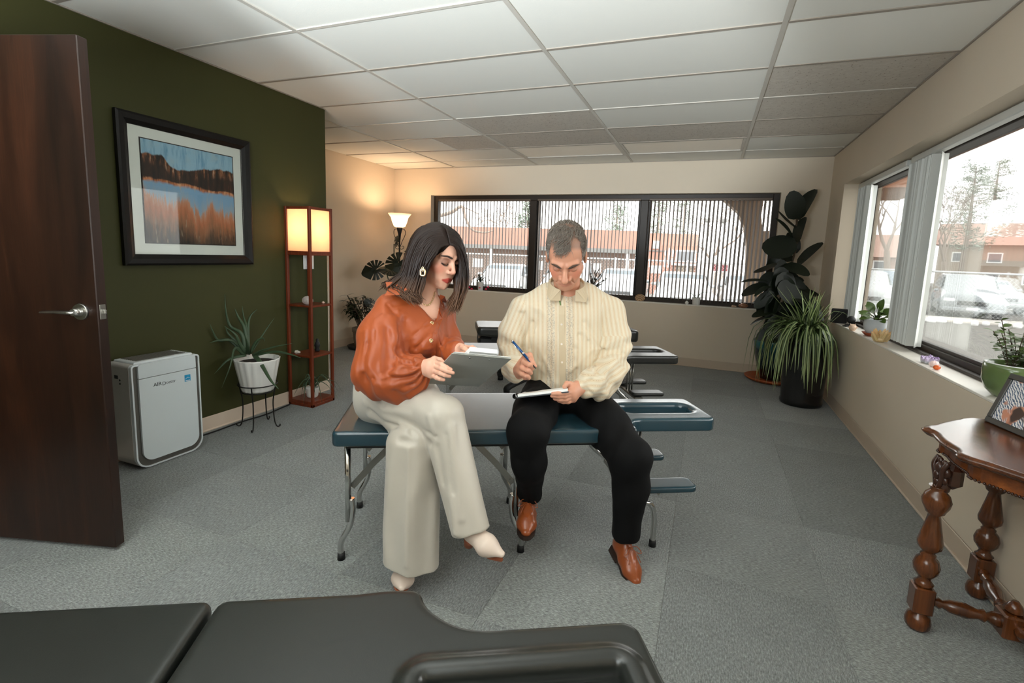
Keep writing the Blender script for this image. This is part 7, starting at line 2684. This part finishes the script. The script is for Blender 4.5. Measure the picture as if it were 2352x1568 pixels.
def m_trousers(P):
    d = s_flat(P, V((-0.594,2.255,0.692)), V((-0.589,2.248,0.630)), .118, .125, m_ax, 1.40)
    r = s_chain(P, [mh_r, V((-0.649,1.975,0.615)), mk_r, V((-0.609,1.807,0.468)), ma_r], [.100, .092, .077, .066, .052], .04)
    l = s_chain(P, [mh_l, V((-0.354,2.102,0.564)), mk_l, V((-0.219,1.964,0.373)), ma_l], [.102, .094, .080, .068, .058], .04)
    r = smax(r, hemcut(P, mk_r, ma_r, .018), .006)
    l = smax(l, hemcut(P, mk_l, ma_l, .018), .006)
    d = smin(d, smin(r, l, .03), .04)
    z = P[:, 2]
    return d + .0016 * wav(P, np.array([.2, 0, 1.]), 46, (14, 9, 5), 1) + .002 * wav(P, RT + .6 * TO, 75, (4, 9, 12), 0)

lo_, hi_ = bounds([m_pel, mh_r, mh_l, mk_r, mk_l, ma_r, ma_l], .15)
lo_[2] = .04
sdf_obj('trousers', m_trousers, lo_, hi_, .005, m_blackcl, mo, None, slack=1.2, relax=1, origin=MO)


def brogue(heel, toe, up, ank):
    heel, toe, ank = V(heel), V(toe), V(ank)
    up = V(up) / np.linalg.norm(up)
    f = (toe - heel) / np.linalg.norm(toe - heel)
    up = up - f * (up @ f)
    up = up / np.linalg.norm(up)
    sd = np.cross(f, up)
    L = float(np.linalg.norm(toe - heel))
    ball = heel + f * L * .66

    def fn(P):
        d = s_flat(P, heel + up * .030, heel + f * L * .4 + up * .034, .027, .026, up, 1.25)
        d = smin(d, s_flat(P, heel + f * L * .4 + up * .030, ball + up * .020, .030, .030, sd, 1.22), .03)
        d = smin(d, s_flat(P, ball + up * .018, toe + up * .012 - f * .022, .028, .015, sd, 1.35), .02)
        d = smin(d, s_cone(P, heel + up * .055 + f * .015, ank, .034, .034), .025)
        d = smin(d, s_cone(P, heel + f * L * .30 + up * .066, ball + up * .036 - f * .02, .018, .018), .03)
        # wing-tip seam and cap ridge
        q = (P - heel) @ f
        s = np.abs((P - heel) @ sd)
        seam = np.abs(q - L * .70 + s * 1.6) - .0018
        d = d - .0011 * np.exp(-(np.maximum(seam, 0) / .0016) ** 2)
        return smax(d, -((P - heel) @ up) + .002, .003)
    l_, h_ = bounds([heel, toe, ank], .07)
    o = sdf_obj('shoe', fn, l_, h_, .0028, m_brogue, mo, None, origin=MO)
    sl = MB()
    rings = []
    Fv, Uv, Sv = Vector(f), Vector(up), Vector(sd)
    for k, w_ in ((-.13, .018), (-.08, .030), (.1, .033), (.38, .029), (.64, .040), (.82, .036), (.95, .022), (1.0, .010)):
        c = Vector(Wm(heel)) + Fv * (L * k)
        rings.append([tuple(c - Sv * w_ - Uv * .010), tuple(c + Sv * w_ - Uv * .010), tuple(c + Sv * w_ + Uv * .004), tuple(c - Sv * w_ + Uv * .004)])
    sl.rings(rings, True, False)
    for k in (-.02,):
        c = Vector(Wm(heel)) + Fv * (L * .07) - Uv * .016
        sl.box((0, 0, 0), (0, 0, 0)) if False else None
        sl.bar(tuple(c - Fv * .032), tuple(c + Fv * .032), .058, .014, up=tuple(Uv))
    sl.build('sole', m_dsole, o)
    lc = MB()
    for i in range(4):
        k = .36 + .065 * i
        c = Vector(Wm(heel)) + Fv * (L * k) + Uv * (.083 - .0095 * i)
        lc.tube(spline([tuple(c - Sv * .014 - Uv * .006), tuple(c + Uv * .001), tuple(c + Sv * .014 - Uv * .006)], 4), .0019, 5)
    c = Vector(Wm(heel)) + Fv * (L * .34) + Uv * .090
    for s in (-1, 1):
        lc.tube(spline([tuple(c), tuple(c + Sv * s * .025 + Uv * .012 + Fv * .012), tuple(c + Sv * s * .042 - Uv * .006 + Fv * .03), tuple(c + Sv * s * .026 - Uv * .006 + Fv * .028), tuple(c)], 5), .0017, 5)
        lc.tube(spline([tuple(c), tuple(c + Sv * s * .018 - Uv * .006 + Fv * .035), tuple(c + Sv * s * .028 - Uv * .026 + Fv * .06)], 5), .0016, 5)
    lc.build('laces', m_brogue, o)
    return o

brogue((-0.268,2.043,0.043), (-0.157,1.909,-0.016), (0.02, 0, 1), (-0.234,2.003,0.167))
brogue((-0.658,1.962,0.174), (-0.601,1.781,0.155), (.10, -.25, .95), (-0.636,1.930,0.269))

brow_lash(HM, mo, MO, m_mbrow, M('brown_lash', (44, 28, 22), .6), .0042, .0013, True)

# short grey hair: many small locks lying over the scalp
m_mhair = hair_mat('grey_brown_hair', (128, 118, 108), (128, 118, 108), rough=.5)
m_mgrey = hair_mat('silver_hair', (176, 170, 164), (176, 170, 164), rough=.5)
rng = random.Random(5)
h1_, h2_ = MB(), MB()
def scalp(a, e):
    """point and normal on the skull, local"""
    n = Vector((math.cos(e) * math.sin(a), math.cos(e) * math.cos(a), math.sin(e)))
    c, r = Vector((0, -.018, .038)), (.0745, .0965, .0835)
    k = 1 / math.sqrt((n.x / r[0]) ** 2 + (n.y / r[1]) ** 2 + (n.z / r[2]) ** 2)
    return c + n * k, Vector((n.x / r[0] ** 2, n.y / r[1] ** 2, n.z / r[2] ** 2)).normalized()
cnt = 0
while cnt < 6500:
    a, e = rng.uniform(-PI, PI), math.asin(rng.uniform(-.35, 1))
    p, n = scalp(a, e)
    ax = abs(p.x)
    # hairline: a forelock in the middle, high bare temples, full sides and back
    ok = False
    if p.y < .010:
        ok = p.z > -.035 or p.y < -.04
    elif -.024 < p.x < .036:
        ok = p.z > .080
    elif ax > .056:
        ok = p.y < .034 and p.z > -.028
    else:
        ok = p.y < .018
    if not ok:
        continue
    thin = ax < .040 and -.06 < p.y < .055
    if thin and rng.random() < .42 and not (ax < .028 and p.y > .045):
        continue
    cnt += 1
    lng = rng.uniform(.022, .042) * (.95 if ax < .03 and p.y > .04 else 1)
    if ax > .058 or p.z < .03:
        lng *= .55
        fl = Vector((0, -.5, -1))
    else:
        fl = Vector((.45 + rng.gauss(0, .28) + (p.x * 4), .75 + rng.gauss(0, .22), 0))
        if p.y < -.04:
            fl = Vector((rng.gauss(0, .3), -.5, -.6))
    if .030 < ax <= .058 and p.y > -.035 and p.z > .05:
        fl = Vector((p.x * 12, -.35, 0)) + Vector((rng.gauss(0, .3), rng.gauss(0, .3), 0))
        lng *= .6
    fl = (fl - n * fl.dot(n)).normalized()
    pts = []
    for i in range(5):
        t = i / 4
        pts.append(p + fl * lng * t + n * (.0014 + lng * (.24 * math.sin(PI * min(1, t * .85)) + rng.uniform(-.02, .05))) - n * (.3 * (lng * t) ** 2 / .085))
    grey = (ax > .060 and p.z < .055) or p.z < 0
    (h2_ if grey and rng.random() < .8 else h1_).tube([Wm(HM.w(q)) for q in pts], [.0006, .0009, .0009, .0007, .0003], 3, caps=False)
hr = h1_.build('hair', m_mhair, mo, fix=False)
plabel(h2_.build('side_hair', m_mgrey, hr, fix=False), 'silver hair at the temples')

# ---------------------------------------------------------------- what they hold
m_alu = M('aluminium_sheet', (190, 190, 182), .36, metal=.3, var=.05)
m_paper_w = M('white_paper', (244, 244, 240), .7, var=.01)
m_whitep = M('white_plastic', (238, 238, 236), .4, var=.01)
TL, TR, BR = Vector((-0.803,1.500,0.948)), Vector((-0.645,1.664,0.916)), Vector((-0.847,1.832,0.744))
ux = (TR - TL).normalized()
uy = (BR - TR)
uy = (uy - ux * uy.dot(ux)).normalized()
nn = ux.cross(uy)
if nn.dot(Vector(TO)) < 0:
    nn = -nn
cbd = thing('clipboard', 'plain aluminium clipboard with a white clip held by the woman', 'clipboard', TL)
def pl_(x, y, z):
    return tuple(ux * x + uy * y + nn * z)
def plate(x0, x1, y0, y1, z0, z1):
    return MB().rings([[pl_(x0, y0, z0), pl_(x1, y0, z0), pl_(x1, y1, z0), pl_(x0, y1, z0)], [pl_(x0, y0, z1), pl_(x1, y0, z1), pl_(x1, y1, z1), pl_(x0, y1, z1)]], True, False)
plate(0, .23, 0, .316, -.003, 0).build('board', m_alu, cbd)
plate(.006, .224, -.006, .30, -.0052, -.0034).build('paper', m_paper_w, cbd)
ck = plate(.06, .165, -.022, .035, -.022, -.0055).build('clip', m_whitep, cbd)
for x in (.075, .15):
    q = Vector(pl_(x, .022, 0))
    MB().tube([tuple(q), tuple(q + nn * .0018)], [.0042, .003], 10).build('rivet', m_chrome, cbd)

TLm, TRm = Vector((-0.680,1.839,0.726)), Vector((-0.485,1.881,0.765))
tb = thing('tablet', 'slim white-edged tablet held nearly edge-on in the man\'s left hand', 'tablet', TLm)
ux = (TRm - TLm)
Wd = ux.length
ux.normalize()
uy = Vector((-.30, .90, -.225))
uy = (uy - ux * uy.dot(ux)).normalized()
nn = ux.cross(uy)
if nn.z < 0:
    nn = -nn
plate(0, Wd, 0, .17, -.004, .006).build('page_block', m_paper_w, tb)
plate(-.004, Wd + .004, -.003, .172, -.009, -.0042).build('cover', M('dark_cover', (38, 44, 48), .4), tb)
q = Vector(pl_(-.012, .004, -.001))
lp = MB().tube([tuple(q), tuple(q + uy * .05)], .011, 12, caps=False).tube([tuple(q + uy * .001), tuple(q + uy * .05)], .008, 12, caps=False)
lp.build('pen_loop', m_black, tb)

pa, pb_ = Vector((-0.716,1.842,0.952)), Vector((-0.604,1.832,0.849))
pn = thing('pen', 'blue ballpoint pen with silver trim in the man\'s right hand', 'pen', pa)
dv = pb_ - pa
def on_pen(t):
    return tuple(dv * t)
m_penb = M('blue_lacquer', (22, 74, 128), .2, metal=.4, coat=.5)
MB().tube([on_pen(.05), on_pen(.45), on_pen(.84)], [.0052, .0058, .0048], 12).build('barrel', m_penb, pn)
MB().tube([on_pen(.44), on_pen(.49)], .0062, 12).build('ring', m_chrome, pn)
MB().tube([on_pen(0), on_pen(.02), on_pen(.06)], [.0025, .0030, .0045], 10).build('push_button', m_chrome, pn)
MB().tube([on_pen(.84), on_pen(.97), on_pen(1)], [.0048, .0022, .0008], 10).build('tip', m_black, pn)
sv = Vector(RT) * -.0066 + Vector(TO) * .003
MB().tube([tuple(Vector(on_pen(.06)) + sv), tuple(Vector(on_pen(.4)) + sv)], .0018, 6).build('clip', m_chrome, pn)
